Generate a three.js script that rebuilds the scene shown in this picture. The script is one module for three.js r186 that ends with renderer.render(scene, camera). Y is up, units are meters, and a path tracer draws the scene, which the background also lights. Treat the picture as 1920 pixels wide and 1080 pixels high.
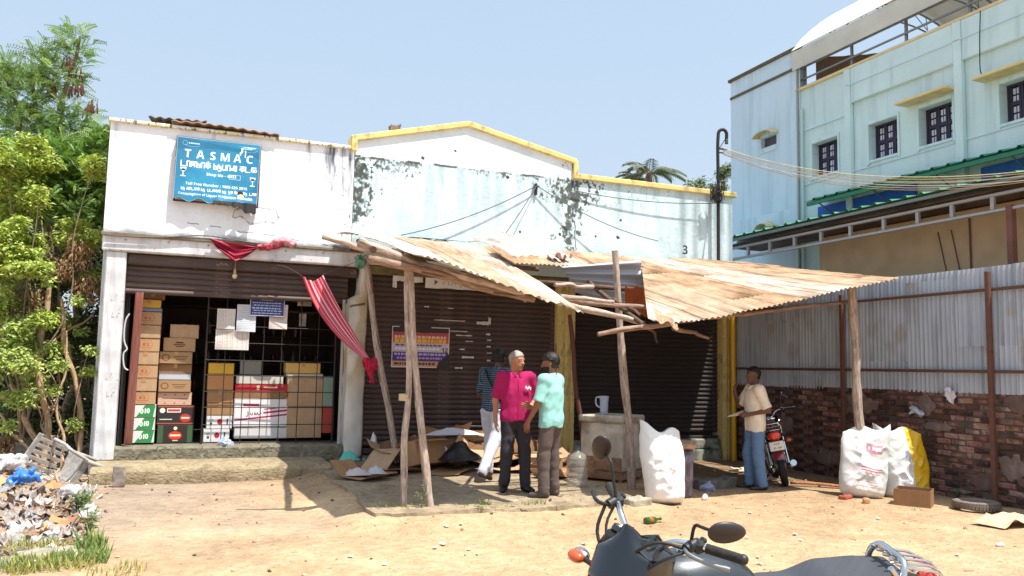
import * as THREE from 'three';
import { mergeGeometries } from 'three/addons/utils/BufferGeometryUtils.js';

// ---------------------------------------------------------------- camera, sky, sun, exposure
const scene = new THREE.Scene();
const camera = new THREE.PerspectiveCamera(38.3, 1920 / 1080, 0.05, 600);
camera.position.set(0, 1.6, 13);
camera.rotation.order = 'YXZ';
const deg = Math.PI / 180;
camera.rotation.set(5.55 * deg, -21.7 * deg, 1.2 * deg);
camera.updateMatrixWorld(true);
scene.add(camera);
const renderer = new THREE.WebGLRenderer({ antialias: true });
renderer.setSize(1024, 576);
renderer.toneMapping = THREE.LinearToneMapping;
renderer.toneMappingExposure = 1.6;
renderer.shadowMap.enabled = true;
const sunDir = new THREE.Vector3(0.22, 1, 0.36).normalize();
const sun = new THREE.DirectionalLight(new THREE.Color(1, 0.95, 0.86), 4.5);
sun.position.copy(sunDir).multiplyScalar(60).add(new THREE.Vector3(4, 0, 2));
sun.target.position.set(4, 0, 2);
sun.castShadow = true; sun.shadow.radius = 1;
sun.shadow.mapSize.set(4096, 4096);
Object.assign(sun.shadow.camera, { left: -22, right: 22, top: 22, bottom: -22, near: 1, far: 140 });
scene.add(sun, sun.target);
{ // hazy tropical midday sky, brighter round the sun and towards the horizon
  const W = 512, H = 256, d = new Float32Array(W * H * 4), v = new THREE.Vector3();
  for (let j = 0; j < H; j++) for (let i = 0; i < W; i++) {
    const el = ((j + 0.5) / H - 0.5) * Math.PI, az = ((i + 0.5) / W - 0.5) * 2 * Math.PI;
    v.set(Math.cos(el) * Math.cos(az), Math.sin(el), Math.cos(el) * Math.sin(az));
    const h = Math.max(0, v.y), k = Math.exp(-h * 2.6), c = Math.max(0, v.dot(sunDir));
    const glow = 0.7 * Math.pow(c, 10) + 0.36 * Math.pow(c, 3);
    let r = 0.275 + 0.19 * k + glow, g = 0.395 + 0.14 * k + glow * 0.97, b = 0.545 + 0.075 * k + glow * 0.92;
    if (v.y < 0) { r = 0.36; g = 0.31; b = 0.24; }
    const o = (j * W + i) * 4; d[o] = r; d[o + 1] = g; d[o + 2] = b; d[o + 3] = 1;
  }
  const t = new THREE.DataTexture(d, W, H, THREE.RGBAFormat, THREE.FloatType);
  t.mapping = THREE.EquirectangularReflectionMapping; t.magFilter = t.minFilter = THREE.LinearFilter; t.needsUpdate = true;
  scene.background = t; scene.environment = t;
}

// ---------------------------------------------------------------- helpers
const V = (x, y, z) => new THREE.Vector3(x, y, z);
let seed = 12345;
const rnd = () => { seed |= 0; seed = (seed + 0x6D2B79F5) | 0; let t = Math.imul(seed ^ (seed >>> 15), 1 | seed); t = (t + Math.imul(t ^ (t >>> 7), 61 | t)) ^ t; return ((t ^ (t >>> 14)) >>> 0) / 4294967296; };
const rr = (a, b) => a + (b - a) * rnd();
const pick = (a) => a[Math.floor(rnd() * a.length)];
const clamp = (x, a = 0, b = 1) => Math.min(b, Math.max(a, x));
const mix = (a, b, t) => a + (b - a) * t;
const sstep = (a, b, x) => { const t = clamp((x - a) / (b - a)); return t * t * (3 - 2 * t); };
// a survey of the place: where the sight line through a picture point meets a wall or the ground
const FPX = 540 / Math.tan(19.15 * deg);
function ray(px, py) { return V((px - 960) / FPX, -(py - 540) / FPX, -1).applyQuaternion(camera.quaternion); }
function hit(axis, v, px, py) { const d = ray(px, py), c = camera.position, t = (v - c[axis]) / d[axis]; return V(c.x + d.x * t, c.y + d.y * t, c.z + d.z * t); }
const atX = (x, px, py) => hit('x', x, px, py), atY = (y, px, py) => hit('y', y, px, py), atZ = (z, px, py) => hit('z', z, px, py);

// noise, periodic when per is given
function hsh(x, y, z, s) { let h = Math.imul(x, 374761393) ^ Math.imul(y, 668265263) ^ Math.imul(z, 1274126177) ^ Math.imul(s + 7, 1911520717); h = Math.imul(h ^ (h >>> 13), 1274126177); h = Math.imul(h ^ (h >>> 15), 2246822519); return ((h ^ (h >>> 16)) >>> 0) / 4294967295; }
function vn(x, y, s = 0, per = 0) {
  let xi = Math.floor(x), yi = Math.floor(y); const xf = x - xi, yf = y - yi, u = xf * xf * (3 - 2 * xf), w = yf * yf * (3 - 2 * yf);
  let x1 = xi + 1, y1 = yi + 1; if (per) { const m = (a) => ((a % per) + per) % per; xi = m(xi); x1 = m(x1); yi = m(yi); y1 = m(y1); }
  return mix(mix(hsh(xi, yi, 0, s), hsh(x1, yi, 0, s), u), mix(hsh(xi, y1, 0, s), hsh(x1, y1, 0, s), u), w);
}
function vn3(x, y, z, s = 0) {
  const xi = Math.floor(x), yi = Math.floor(y), zi = Math.floor(z), q = (t) => t * t * (3 - 2 * t), u = q(x - xi), w = q(y - yi), t = q(z - zi);
  const L = (k) => mix(mix(hsh(xi, yi, k, s), hsh(xi + 1, yi, k, s), u), mix(hsh(xi, yi + 1, k, s), hsh(xi + 1, yi + 1, k, s), u), w);
  return mix(L(zi), L(zi + 1), t);
}
function fbm(x, y, oct = 4, s = 0, per = 0) { let a = 0, n = 0, k = 1, f = 1; for (let i = 0; i < oct; i++) { a += k * vn(x * f, y * f, s + i * 13, per ? per * f : 0); n += k; k *= 0.5; f *= 2; } return a / n; }
// textures: f(u, v) -> [r, g, b, bump] with u, v in 0..1 and colours 0..255 (sRGB)
function fieldTex(w, h, f) {
  const c = document.createElement('canvas'), b = document.createElement('canvas'); c.width = b.width = w; c.height = b.height = h;
  const cx = c.getContext('2d'), bx = b.getContext('2d'), ci = cx.createImageData(w, h), bi = bx.createImageData(w, h);
  for (let j = 0; j < h; j++) for (let i = 0; i < w; i++) {
    const q = f((i + 0.5) / w, 1 - (j + 0.5) / h), o = (j * w + i) * 4;
    ci.data[o] = q[0]; ci.data[o + 1] = q[1]; ci.data[o + 2] = q[2]; ci.data[o + 3] = 255;
    const e = (q[3] ?? 0.5) * 255; bi.data[o] = bi.data[o + 1] = bi.data[o + 2] = e; bi.data[o + 3] = 255;
  }
  cx.putImageData(ci, 0, 0); bx.putImageData(bi, 0, 0);
  const fin = (k, srgb) => { const t = new THREE.CanvasTexture(k); t.wrapS = t.wrapT = THREE.RepeatWrapping; if (srgb) t.colorSpace = THREE.SRGBColorSpace; return t; };
  return { map: fin(c, true), bump: fin(b, false), canvas: c, ctx: cx };
}
function drawTex(w, h, draw) { const c = document.createElement('canvas'); c.width = w; c.height = h; const g = c.getContext('2d'); draw(g, w, h); const t = new THREE.CanvasTexture(c); t.colorSpace = THREE.SRGBColorSpace; return t; }
const scaled = (t, sx, sy = sx, ox = 0, oy = 0) => { const k = t.clone(); k.repeat.set(sx, sy); k.offset.set(ox, oy); k.needsUpdate = true; return k; };
const mat = (o) => new THREE.MeshStandardMaterial({ roughness: 0.9, metalness: 0, ...o });
const phys = (o) => new THREE.MeshPhysicalMaterial({ roughness: 0.9, metalness: 0, ...o });
const css = (s) => new THREE.Color(s);
const grainCache = {};
function tinted(r, g, b, base) { const f = (c) => Math.pow(c / 255, 2.2) / Math.pow(base / 255, 2.2); return new THREE.Color().setRGB(f(r), f(g), f(b)); }
function grained(r, g, b, { rep = 1, amp = 22, freq = 8, bump = 0.004, rough = 0.9, seed: s = 1, stain = 0, metal = 0 } = {}) {
  const A = amp <= 16 ? 13 : amp <= 26 ? 23 : 34, F = freq <= 9 ? 8 : 14, S = stain ? 0.25 : 0, key = [A, F, S].join();
  const t = grainCache[key] ??= fieldTex(384, 384, (u, v) => { const n = fbm(u * F, v * F, 6, A, F) - 0.5, m = fbm(u * 3, v * 3, 4, A + 50, 3), st = S * sstep(0.5, 0.75, m), k = (208 + n * A * 2.4) * (1 - st); return [k, k * (1 - st * 0.1), k * (1 - st * 0.2), 0.5 + n]; });
  const ox = (s * 0.37) % 1;
  return mat({ map: scaled(t.map, rep, rep, ox, ox * 2), bumpMap: scaled(t.bump, rep, rep, ox, ox * 2), bumpScale: bump, roughness: rough, metalness: metal, color: tinted(r, g, b, 208) });
}

// objects
const counts = {};
const numbered = (n) => { const k = counts[n] = (counts[n] ?? -1) + 1; return k ? n + '_' + String(k).padStart(3, '0') : n; };
function tag(o, label, category, group) { o.userData.label = label; if (category) o.userData.category = category; if (group) o.userData.group = group; return o; }
function thing(name, label, category, pos = [0, 0, 0], turn = 0, group) { const o = new THREE.Group(); o.name = numbered(name); o.position.set(...pos); o.rotation.y = turn; scene.add(o); return tag(o, label, category, group); }
function part(name, geo, m, parent, label) { if (Array.isArray(geo)) geo = merge(geo); const o = new THREE.Mesh(geo, m); o.name = name; o.castShadow = o.receiveShadow = true; parent.add(o); if (label) o.userData.label = label; return o; }
function single(name, geo, m, label, category, group) { const o = part(numbered(name), geo, m, scene); return tag(o, label, category, group); }
function struct(name, geo, m) { const o = part(numbered(name), geo, m, scene); o.userData.kind = 'structure'; return o; }
function merge(list) {
  const keep = ['position', 'normal', 'uv'], col = list.some((g) => g.attributes.color);
  return mergeGeometries(list.map((g) => { const k = g.index ? g.toNonIndexed() : g.clone(); for (const a of Object.keys(k.attributes)) if (!keep.includes(a) && !(col && a === 'color')) k.deleteAttribute(a); if (!k.attributes.normal) k.computeVertexNormals(); if (!k.attributes.uv) k.setAttribute('uv', new THREE.Float32BufferAttribute(new Float32Array(k.attributes.position.count * 2), 2)); k.morphAttributes = {}; return k; }));
}
// geometry: all centred, with uv in metres
function cbox(w, h, d, b = 0.006, x = 0, y = 0, z = 0) {
  b = Math.min(b, w * 0.3, h * 0.3, d * 0.3);
  const H = [w / 2, h / 2, d / 2], P = [], N = [], U = [], I = (s, a) => s.map((q, i) => q * (H[i] - (i === a ? 0 : b)));
  const tri = (p, q, r) => { const e = V(...q).sub(V(...p)), f = V(...r).sub(V(...p)), n = e.cross(f).normalize(), c = [(p[0] + q[0] + r[0]), (p[1] + q[1] + r[1]), (p[2] + q[2] + r[2])]; if (n.x * c[0] + n.y * c[1] + n.z * c[2] < 0) { [q, r] = [r, q]; n.negate(); } const ax = Math.abs(n.x) > 0.8 ? 0 : Math.abs(n.y) > 0.8 ? 1 : 2; for (const k of [p, q, r]) { P.push(k[0] + x, k[1] + y, k[2] + z); N.push(n.x, n.y, n.z); U.push(ax === 0 ? k[2] + w / 2 : k[0] + w / 2, ax === 1 ? k[2] + h / 2 : k[1] + h / 2); } };
  const quad = (a, c, e, g) => { tri(a, c, e); tri(a, e, g); };
  for (let a = 0; a < 3; a++) { const o = [0, 1, 2].filter((i) => i !== a); for (const s of [-1, 1]) { const m = (p, q) => { const k = [0, 0, 0]; k[a] = s; k[o[0]] = p; k[o[1]] = q; return I(k, a); }; quad(m(-1, -1), m(1, -1), m(1, 1), m(-1, 1)); } }
  if (b > 0) {
    for (let a = 0; a < 3; a++) { const o = [0, 1, 2].filter((i) => i !== a); for (const p of [-1, 1]) for (const q of [-1, 1]) { const m = (s, f) => { const k = [0, 0, 0]; k[a] = s; k[o[0]] = p; k[o[1]] = q; return I(k, f); }; quad(m(-1, o[0]), m(1, o[0]), m(1, o[1]), m(-1, o[1])); } }
    for (const p of [-1, 1]) for (const q of [-1, 1]) for (const s of [-1, 1]) tri(I([p, q, s], 0), I([p, q, s], 1), I([p, q, s], 2));
  }
  const g = new THREE.BufferGeometry(); g.setAttribute('position', new THREE.Float32BufferAttribute(P, 3)); g.setAttribute('normal', new THREE.Float32BufferAttribute(N, 3)); g.setAttribute('uv', new THREE.Float32BufferAttribute(U, 2)); return g;
}
const span = (x0, x1, y0, y1, z0, z1, b = 0.006) => cbox(Math.abs(x1 - x0), Math.abs(y1 - y0), Math.abs(z1 - z0), b, (x0 + x1) / 2, (y0 + y1) / 2, (z0 + z1) / 2);
function tube(pts, r, seg = 8, n = 0) { // r a number or a function of t; pts Vector3
  const c = pts.length === 2 ? new THREE.LineCurve3(pts[0], pts[1]) : new THREE.CatmullRomCurve3(pts); n = n || Math.max(1, (pts.length - 1) * 4);
  const g = new THREE.TubeGeometry(c, n, 1, seg, false), p = g.attributes.position, P = [];
  for (let i = 0; i <= n; i++) P.push(c.getPointAt(i / n));
  for (let i = 0; i <= n; i++) { const R = typeof r === 'function' ? r(i / n) : r; for (let j = 0; j <= seg; j++) { const k = i * (seg + 1) + j; p.setXYZ(k, P[i].x + (p.getX(k) - P[i].x) * R, P[i].y + (p.getY(k) - P[i].y) * R, P[i].z + (p.getZ(k) - P[i].z) * R); } }
  const L = c.getLength(), uv = g.attributes.uv; for (let i = 0; i < uv.count; i++) uv.setXY(i, uv.getX(i) * L, uv.getY(i) * (typeof r === 'function' ? r(0.5) : r) * 6.28);
  const caps = [0, 1].map((e) => { const R = typeof r === 'function' ? r(e) : r, s = new THREE.CircleGeometry(R, seg), t = c.getTangentAt(e); if (!e) t.negate(); s.applyQuaternion(new THREE.Quaternion().setFromUnitVectors(V(0, 0, 1), t)); s.translate(P[e * n].x, P[e * n].y, P[e * n].z); return s; });
  return merge([g, ...caps]);
}
function wobblyPole(a, b, r0, r1, amp = 0.03, s = 1) { // a crooked branch used as a pole
  const pts = [], n = 7; for (let i = 0; i <= n; i++) { const t = i / n, e = Math.sin(t * Math.PI), p = a.clone().lerp(b, t); p.x += (vn(t * 4, s, 3) - 0.5) * 2 * amp * e; p.z += (vn(t * 4, s + 20, 4) - 0.5) * 2 * amp * e; p.y += (vn(t * 3, s + 40, 5) - 0.5) * amp * e; pts.push(p); }
  return tube(pts, (t) => mix(r0, r1, t) * (0.9 + 0.25 * vn(t * 12, s, 9)), 8, 28);
}
function grid(nu, nv, f, uvs) { // f(u, v) -> [x, y, z]
  const P = [], U = [], I = []; for (let j = 0; j <= nv; j++) for (let i = 0; i <= nu; i++) { const q = f(i / nu, j / nv); P.push(q[0], q[1], q[2]); const w = uvs ? uvs(i / nu, j / nv) : [i / nu, j / nv]; U.push(w[0], w[1]); }
  for (let j = 0; j < nv; j++) for (let i = 0; i < nu; i++) { const a = j * (nu + 1) + i, b = a + 1, c = a + nu + 1, d = c + 1; I.push(a, b, d, a, d, c); }
  const g = new THREE.BufferGeometry(); g.setAttribute('position', new THREE.Float32BufferAttribute(P, 3)); g.setAttribute('uv', new THREE.Float32BufferAttribute(U, 2)); g.setIndex(I); g.computeVertexNormals(); return g;
}
function thick(g, t) { // gives a sheet its thickness, with edges
  const p = g.attributes.position, n = g.attributes.normal, u = g.attributes.uv, N = p.count, P = [], U = [], I = [], ix = g.index.array, edge = new Map();
  for (const s of [0.5, -0.5]) for (let i = 0; i < N; i++) { P.push(p.getX(i) + n.getX(i) * t * s, p.getY(i) + n.getY(i) * t * s, p.getZ(i) + n.getZ(i) * t * s); U.push(u.getX(i), u.getY(i)); }
  for (let i = 0; i < ix.length; i += 3) { const [a, b, c] = [ix[i], ix[i + 1], ix[i + 2]]; I.push(a, b, c, a + N, c + N, b + N); for (const [e, f] of [[a, b], [b, c], [c, a]]) { const k = Math.min(e, f) + '_' + Math.max(e, f); if (edge.has(k)) edge.delete(k); else edge.set(k, [e, f]); } }
  for (const [e, f] of edge.values()) I.push(e, e + N, f + N, e, f + N, f);
  const k = new THREE.BufferGeometry(); k.setAttribute('position', new THREE.Float32BufferAttribute(P, 3)); k.setAttribute('uv', new THREE.Float32BufferAttribute(U, 2)); k.setIndex(I); k.computeVertexNormals(); return k;
}
function lathe(prof, seg = 24) { return new THREE.LatheGeometry(prof.map(([r, y]) => new THREE.Vector2(r, y)), seg); }
function move(g, x = 0, y = 0, z = 0, rx = 0, ry = 0, rz = 0) { g.applyMatrix4(new THREE.Matrix4().compose(V(x, y, z), new THREE.Quaternion().setFromEuler(new THREE.Euler(rx, ry, rz, 'YXZ')), V(1, 1, 1))); return g; }
function plate(pts, depth, holes = []) { // an outline in x, y extruded towards -z from z = 0
  const s = new THREE.Shape(pts.map(([x, y]) => new THREE.Vector2(x, y))); for (const h of holes) s.holes.push(new THREE.Path(h.map(([x, y]) => new THREE.Vector2(x, y))));
  return new THREE.ExtrudeGeometry(s, { depth, bevelEnabled: false }).translate(0, 0, -depth);
}
// surfaces of signed distance fields, by surface nets
function nets(f, lo, hi, h) {
  const n = [0, 1, 2].map((i) => Math.ceil((hi[i] - lo[i]) / h) + 1), [nx, ny, nz] = n, F = new Float32Array(nx * ny * nz), id = new Int32Array(nx * ny * nz).fill(-1), P = [], I = [];
  const at = (i, j, k) => (k * ny + j) * nx + i;
  const S = 5, far = S * h * 0.87 * 1.5 + 0.012; // far from the surface a block needs only one value
  for (let k0 = 0; k0 < nz; k0 += S) for (let j0 = 0; j0 < ny; j0 += S) for (let i0 = 0; i0 < nx; i0 += S) {
    const c = f(lo[0] + (i0 + S / 2 - 0.5) * h, lo[1] + (j0 + S / 2 - 0.5) * h, lo[2] + (k0 + S / 2 - 0.5) * h), skip = Math.abs(c) > far;
    for (let k = k0; k < Math.min(nz, k0 + S); k++) for (let j = j0; j < Math.min(ny, j0 + S); j++) for (let i = i0; i < Math.min(nx, i0 + S); i++) F[at(i, j, k)] = skip ? c : f(lo[0] + i * h, lo[1] + j * h, lo[2] + k * h);
  }
  for (let k = 0; k < nz - 1; k++) for (let j = 0; j < ny - 1; j++) for (let i = 0; i < nx - 1; i++) {
    let c = 0, x = 0, y = 0, z = 0;
    const e = (a, b, d, a2, b2, d2) => { const p = F[at(i + a, j + b, k + d)], q = F[at(i + a2, j + b2, k + d2)]; if ((p < 0) !== (q < 0)) { const t = p / (p - q); x += a + (a2 - a) * t; y += b + (b2 - b) * t; z += d + (d2 - d) * t; c++; } };
    for (const a of [0, 1]) for (const b of [0, 1]) { e(0, a, b, 1, a, b); e(a, 0, b, a, 1, b); e(a, b, 0, a, b, 1); }
    if (c) { id[at(i, j, k)] = P.length / 3; P.push(lo[0] + (i + x / c) * h, lo[1] + (j + y / c) * h, lo[2] + (k + z / c) * h); }
  }
  const q = (a, b, c, d, fl) => { if (Math.min(a, b, c, d) < 0) return; if (fl) I.push(a, b, c, a, c, d); else I.push(a, c, b, a, d, c); };
  for (let k = 1; k < nz - 1; k++) for (let j = 1; j < ny - 1; j++) for (let i = 1; i < nx - 1; i++) {
    const s = F[at(i, j, k)] < 0;
    if (s !== F[at(i + 1, j, k)] < 0) q(id[at(i, j - 1, k - 1)], id[at(i, j, k - 1)], id[at(i, j, k)], id[at(i, j - 1, k)], s);
    if (s !== F[at(i, j + 1, k)] < 0) q(id[at(i - 1, j, k - 1)], id[at(i - 1, j, k)], id[at(i, j, k)], id[at(i, j, k - 1)], s);
    if (s !== F[at(i, j, k + 1)] < 0) q(id[at(i - 1, j - 1, k)], id[at(i, j - 1, k)], id[at(i, j, k)], id[at(i - 1, j, k)], s);
  }
  const g = new THREE.BufferGeometry(); g.setAttribute('position', new THREE.Float32BufferAttribute(P, 3)); g.setIndex(I); g.computeVertexNormals();
  g.setAttribute('uv', new THREE.Float32BufferAttribute(new Float32Array(P.length / 3 * 2).map((_, i) => (i % 2 ? P[(i >> 1) * 3 + 1] : P[(i >> 1) * 3] + P[(i >> 1) * 3 + 2])), 2)); return g;
}
const smin = (a, b, k) => { const h = Math.max(k - Math.abs(a - b), 0) / k; return Math.min(a, b) - h * h * k * 0.25; };
function capsule(x, y, z, a, b, ra, rb) { const bx = b[0] - a[0], by = b[1] - a[1], bz = b[2] - a[2], px = x - a[0], py = y - a[1], pz = z - a[2], t = clamp((px * bx + py * by + pz * bz) / (bx * bx + by * by + bz * bz)); return Math.hypot(px - bx * t, py - by * t, pz - bz * t) - (ra + (rb - ra) * t); }
function ellip(x, y, z, c, r) { const k0 = Math.hypot((x - c[0]) / r[0], (y - c[1]) / r[1], (z - c[2]) / r[2]), k1 = Math.hypot((x - c[0]) / (r[0] * r[0]), (y - c[1]) / (r[1] * r[1]), (z - c[2]) / (r[2] * r[2])); return k0 * (k0 - 1) / Math.max(k1, 1e-6); }
// ---------------------------------------------------------------- surfaces
const sandTex = fieldTex(768, 768, (u, v) => {
  const a = fbm(u * 6, v * 6, 5, 1, 6), b = fbm(u * 40, v * 40, 4, 2, 40), c = vn(u * 160, v * 160, 3, 160), pe = vn(u * 90, v * 90, 9, 90), st = pe > 0.93 ? (pe - 0.93) * 6 : 0;
  const k = (a - 0.5) * 34 + (b - 0.5) * 34 + (c - 0.5) * 16;
  const dk = sstep(0.9, 0.97, vn(u * 60 + 3, v * 60, 12, 60)) * 46;
  return [170 + k + st * 50 - dk, 143 + k * 0.95 + st * 54 - dk, 114 + k * 0.85 + st * 80 - dk * 0.8, 0.4 + (b - 0.5) * 0.7 + (c - 0.5) * 0.25 + st * 0.5];
});
const sandM = mat({ map: scaled(sandTex.map, 1 / 3.1), bumpMap: scaled(sandTex.bump, 1 / 3.1), bumpScale: 0.034, roughness: 1, vertexColors: true });
const concTex = fieldTex(512, 512, (u, v) => { const a = fbm(u * 5, v * 5, 6, 21, 5), b = fbm(u * 30, v * 30, 4, 22, 30), cr = Math.abs(fbm(u * 4 + 5, v * 4, 4, 27, 4) - 0.5) < 0.006 ? 1 : 0, k = (a - 0.5) * 70 + (b - 0.5) * 44; return [150 + k - cr * 40, 141 + k - cr * 40, 126 + k - cr * 38, 0.5 + (b - 0.5) + (a - 0.5) * 0.6 - cr * 0.3]; });
const concM = mat({ map: concTex.map, bumpMap: concTex.bump, bumpScale: 0.012, roughness: 0.97 });
const concDarkM = mat({ map: concTex.map, bumpMap: concTex.bump, bumpScale: 0.012, color: css('#a9a89f'), roughness: 0.97 });
const concSandM = mat({ map: concTex.map, bumpMap: concTex.bump, bumpScale: 0.014, color: css('#ffe6c0'), roughness: 0.97 });
const mossM = mat({ map: scaled(fieldTex(512, 512, (u, v) => { const a = fbm(u * 6, v * 6, 6, 31, 6), g = sstep(0.42, 0.62, fbm(u * 9, v * 9, 4, 33, 9)), k = (a - 0.5) * 80; return [mix(146, 84, g) + k, mix(146, 104, g) + k, mix(136, 84, g) + k]; }).map, 0.8), roughness: 1 });
const rustTex = fieldTex(640, 640, (u, v) => {
  const a = fbm(u * 4, v * 3, 5, 41, 0), b = fbm(u * 40, v * 14, 4, 42, 0), r = sstep(0.46, 0.72, fbm(u * 5 + 9, v * 4, 5, 43)), st = sstep(0.58, 0.8, fbm(u * 46, v * 2, 3, 44)), k = (b - 0.5) * 36 + (a - 0.5) * 30;
  return [mix(190, 160, r) + k * 1.8 - st * 34, mix(175, 136, r) + k * 1.8 - st * 36, mix(160, 115, r) + k * 1.8 - st * 36, 0.5 + b * 0.3];
});
const rustM = mat({ map: scaled(rustTex.map, 0.4), bumpMap: scaled(rustTex.bump, 0.4), bumpScale: 0.004, roughness: 0.86, side: THREE.DoubleSide });
const rustM2 = mat({ map: scaled(rustTex.map, 0.33, 0.33, 0.37, 0.61), bumpMap: scaled(rustTex.bump, 0.33), bumpScale: 0.004, color: css('#f2e2cf'), roughness: 0.85 });
const rustM3 = mat({ map: scaled(rustTex.map, 0.45, 0.45, 0.71, 0.13), color: css('#e9d2b6'), roughness: 0.88 });
const darkIronM = grained(78, 66, 60, { freq: 16, amp: 26, rough: 0.8, stain: 0.3, rep: 1.2 });
const paleSheetM = grained(208, 204, 198, { freq: 10, amp: 14, rough: 0.7, stain: 0.2, rep: 0.8, seed: 4 });
const greyZincM = mat({ map: scaled(fieldTex(512, 512, (u, v) => { const a = fbm(u * 5, v * 3, 5, 51, 0), s = sstep(0.5, 0.85, fbm(u * 50, v * 2, 3, 52)), r = sstep(0.6, 0.85, fbm(u * 6, v * 5, 4, 53)), k = (a - 0.5) * 40; return [172 + k * 0.8 - s * 26 - r * 14, 180 + k * 0.8 - s * 26 - r * 24, 192 + k * 0.8 - s * 28 - r * 36]; }).map, 0.5), roughness: 0.62, metalness: 0.15 });
const barkTex = fieldTex(256, 512, (u, v) => { const a = fbm(u * 10, v * 18, 5, 61, 0), k = (a - 0.5) * 90, kn = sstep(0.72, 0.85, vn(u * 4, v * 14, 63)) * 50; return [170 + k - kn, 153 + k - kn, 142 + k - kn, a]; });
const poleM = mat({ map: scaled(barkTex.map, 1.2, 3), bumpMap: scaled(barkTex.bump, 1.2, 3), bumpScale: 0.006, roughness: 0.9 });
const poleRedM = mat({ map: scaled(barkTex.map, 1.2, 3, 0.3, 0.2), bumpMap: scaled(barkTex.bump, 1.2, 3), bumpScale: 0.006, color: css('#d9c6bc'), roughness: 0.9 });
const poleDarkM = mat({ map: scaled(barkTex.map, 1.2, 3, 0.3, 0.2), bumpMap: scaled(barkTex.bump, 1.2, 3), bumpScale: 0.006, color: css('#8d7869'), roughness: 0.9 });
const brownSteelM = grained(98, 66, 54, { freq: 14, amp: 24, rough: 0.75, rep: 1.5 });
const blackM = mat({ color: css('#1d1b1c'), roughness: 0.6 });

// ---------------------------------------------------------------- the ground
const slabEdge = (x) => 4.62 + 0.22 * (vn(x * 1.7, 3, 5) - 0.5) - 0.10 * (x > 4.3 ? 1 : 0) * 0 ;
function groundY(x, z) {
  let y = (fbm(x * 0.8, z * 0.8, 3, 71) - 0.5) * 0.05 + (fbm(x * 4, z * 4, 2, 72) - 0.5) * 0.014;
  y += 0.26 * sstep(-1.15, -2.1, x + 0.15 * (z - 1)) * sstep(6.2, 3.2, z);     // the rubbish bank
  if (z < 0.6) y *= 0.4;
  const s = sstep(1.3, 2.0, x) * sstep(5.6, 5.0, x) * sstep(5.3, 4.55, z + 0.3 * (vn(x * 2.5, 4, 77) - 0.5)); y = mix(y, 0.088 + y * 0.4 + 0.03 * (vn(x * 5, z * 5, 73) - 0.5), s); // sand banked up to the slab
  return y;
}
{
  const axis = (lo, hi, step, far) => { const a = []; let s = step; for (let x = lo; x > -far; s *= 1.35, x -= s) a.unshift(x); for (let x = lo + step; x < hi; x += step) a.push(x); s = step; for (let x = hi; x < far; s *= 1.35, x += s) a.push(x); return a; };
  const xs = axis(-5, 12, 0.07, 240), zs = axis(-3, 12.5, 0.07, 240), P = [], U = [], C = [], I = [];
  for (const z of zs) for (const x of xs) {
    P.push(x, groundY(x, z), z); U.push(x, z);
    const n = fbm(x * 0.7 + 4, z * 0.7, 4, 75), grey = clamp(sstep(2.6, -0.6, x + (n - 0.5) * 2.4) * sstep(6.6, 3.4, z + (n - 0.5) * 2) * 0.9), pale = (fbm(x * 0.45, z * 0.9, 4, 78) - 0.5) * 0.5, rut = 0.10 * sstep(0.05, 0.0, Math.abs(z - 7.6 - 0.25 * x + 0.3 * Math.sin(x * 0.8)) - 0.12) * vn(x * 9, z * 9, 74) + 0.10 * sstep(0.05, 0.0, Math.abs(z - 8.9 - 0.22 * x + 0.3 * Math.sin(x * 0.8)) - 0.12) * vn(x * 9, z * 9, 70);
    const dk = sstep(0.62, 0.72, fbm(x * 2.1, z * 2.1, 4, 79)) * 0.12, darkRight = sstep(6.6, 7.6, x) * sstep(4.0, 3.2, z) * 0.45;  // ground colour gets darker towards the right rear
    const k = (1 - dk) * (1 + pale) * (1 - darkRight) * (1 - rut) * mix(1, 0.86, grey) * (0.9 + 0.2 * fbm(x * 1.3, z * 1.3, 4, 76));
    C.push(k * mix(1.0, 0.90, grey), k * mix(0.985, 0.99, grey), k * mix(0.93, 1.2, grey));
  }
  const nx = xs.length; for (let j = 0; j < zs.length - 1; j++) for (let i = 0; i < nx - 1; i++) { const a = j * nx + i, b = a + 1, c = a + nx, d = c + 1; I.push(a, c, b, b, c, d); }
  const g = new THREE.BufferGeometry(); g.setAttribute('position', new THREE.Float32BufferAttribute(P, 3)); g.setAttribute('uv', new THREE.Float32BufferAttribute(U, 2)); g.setAttribute('color', new THREE.Float32BufferAttribute(C, 3)); g.setIndex(I); g.computeVertexNormals();
  struct('ground', g, sandM);
}
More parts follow.
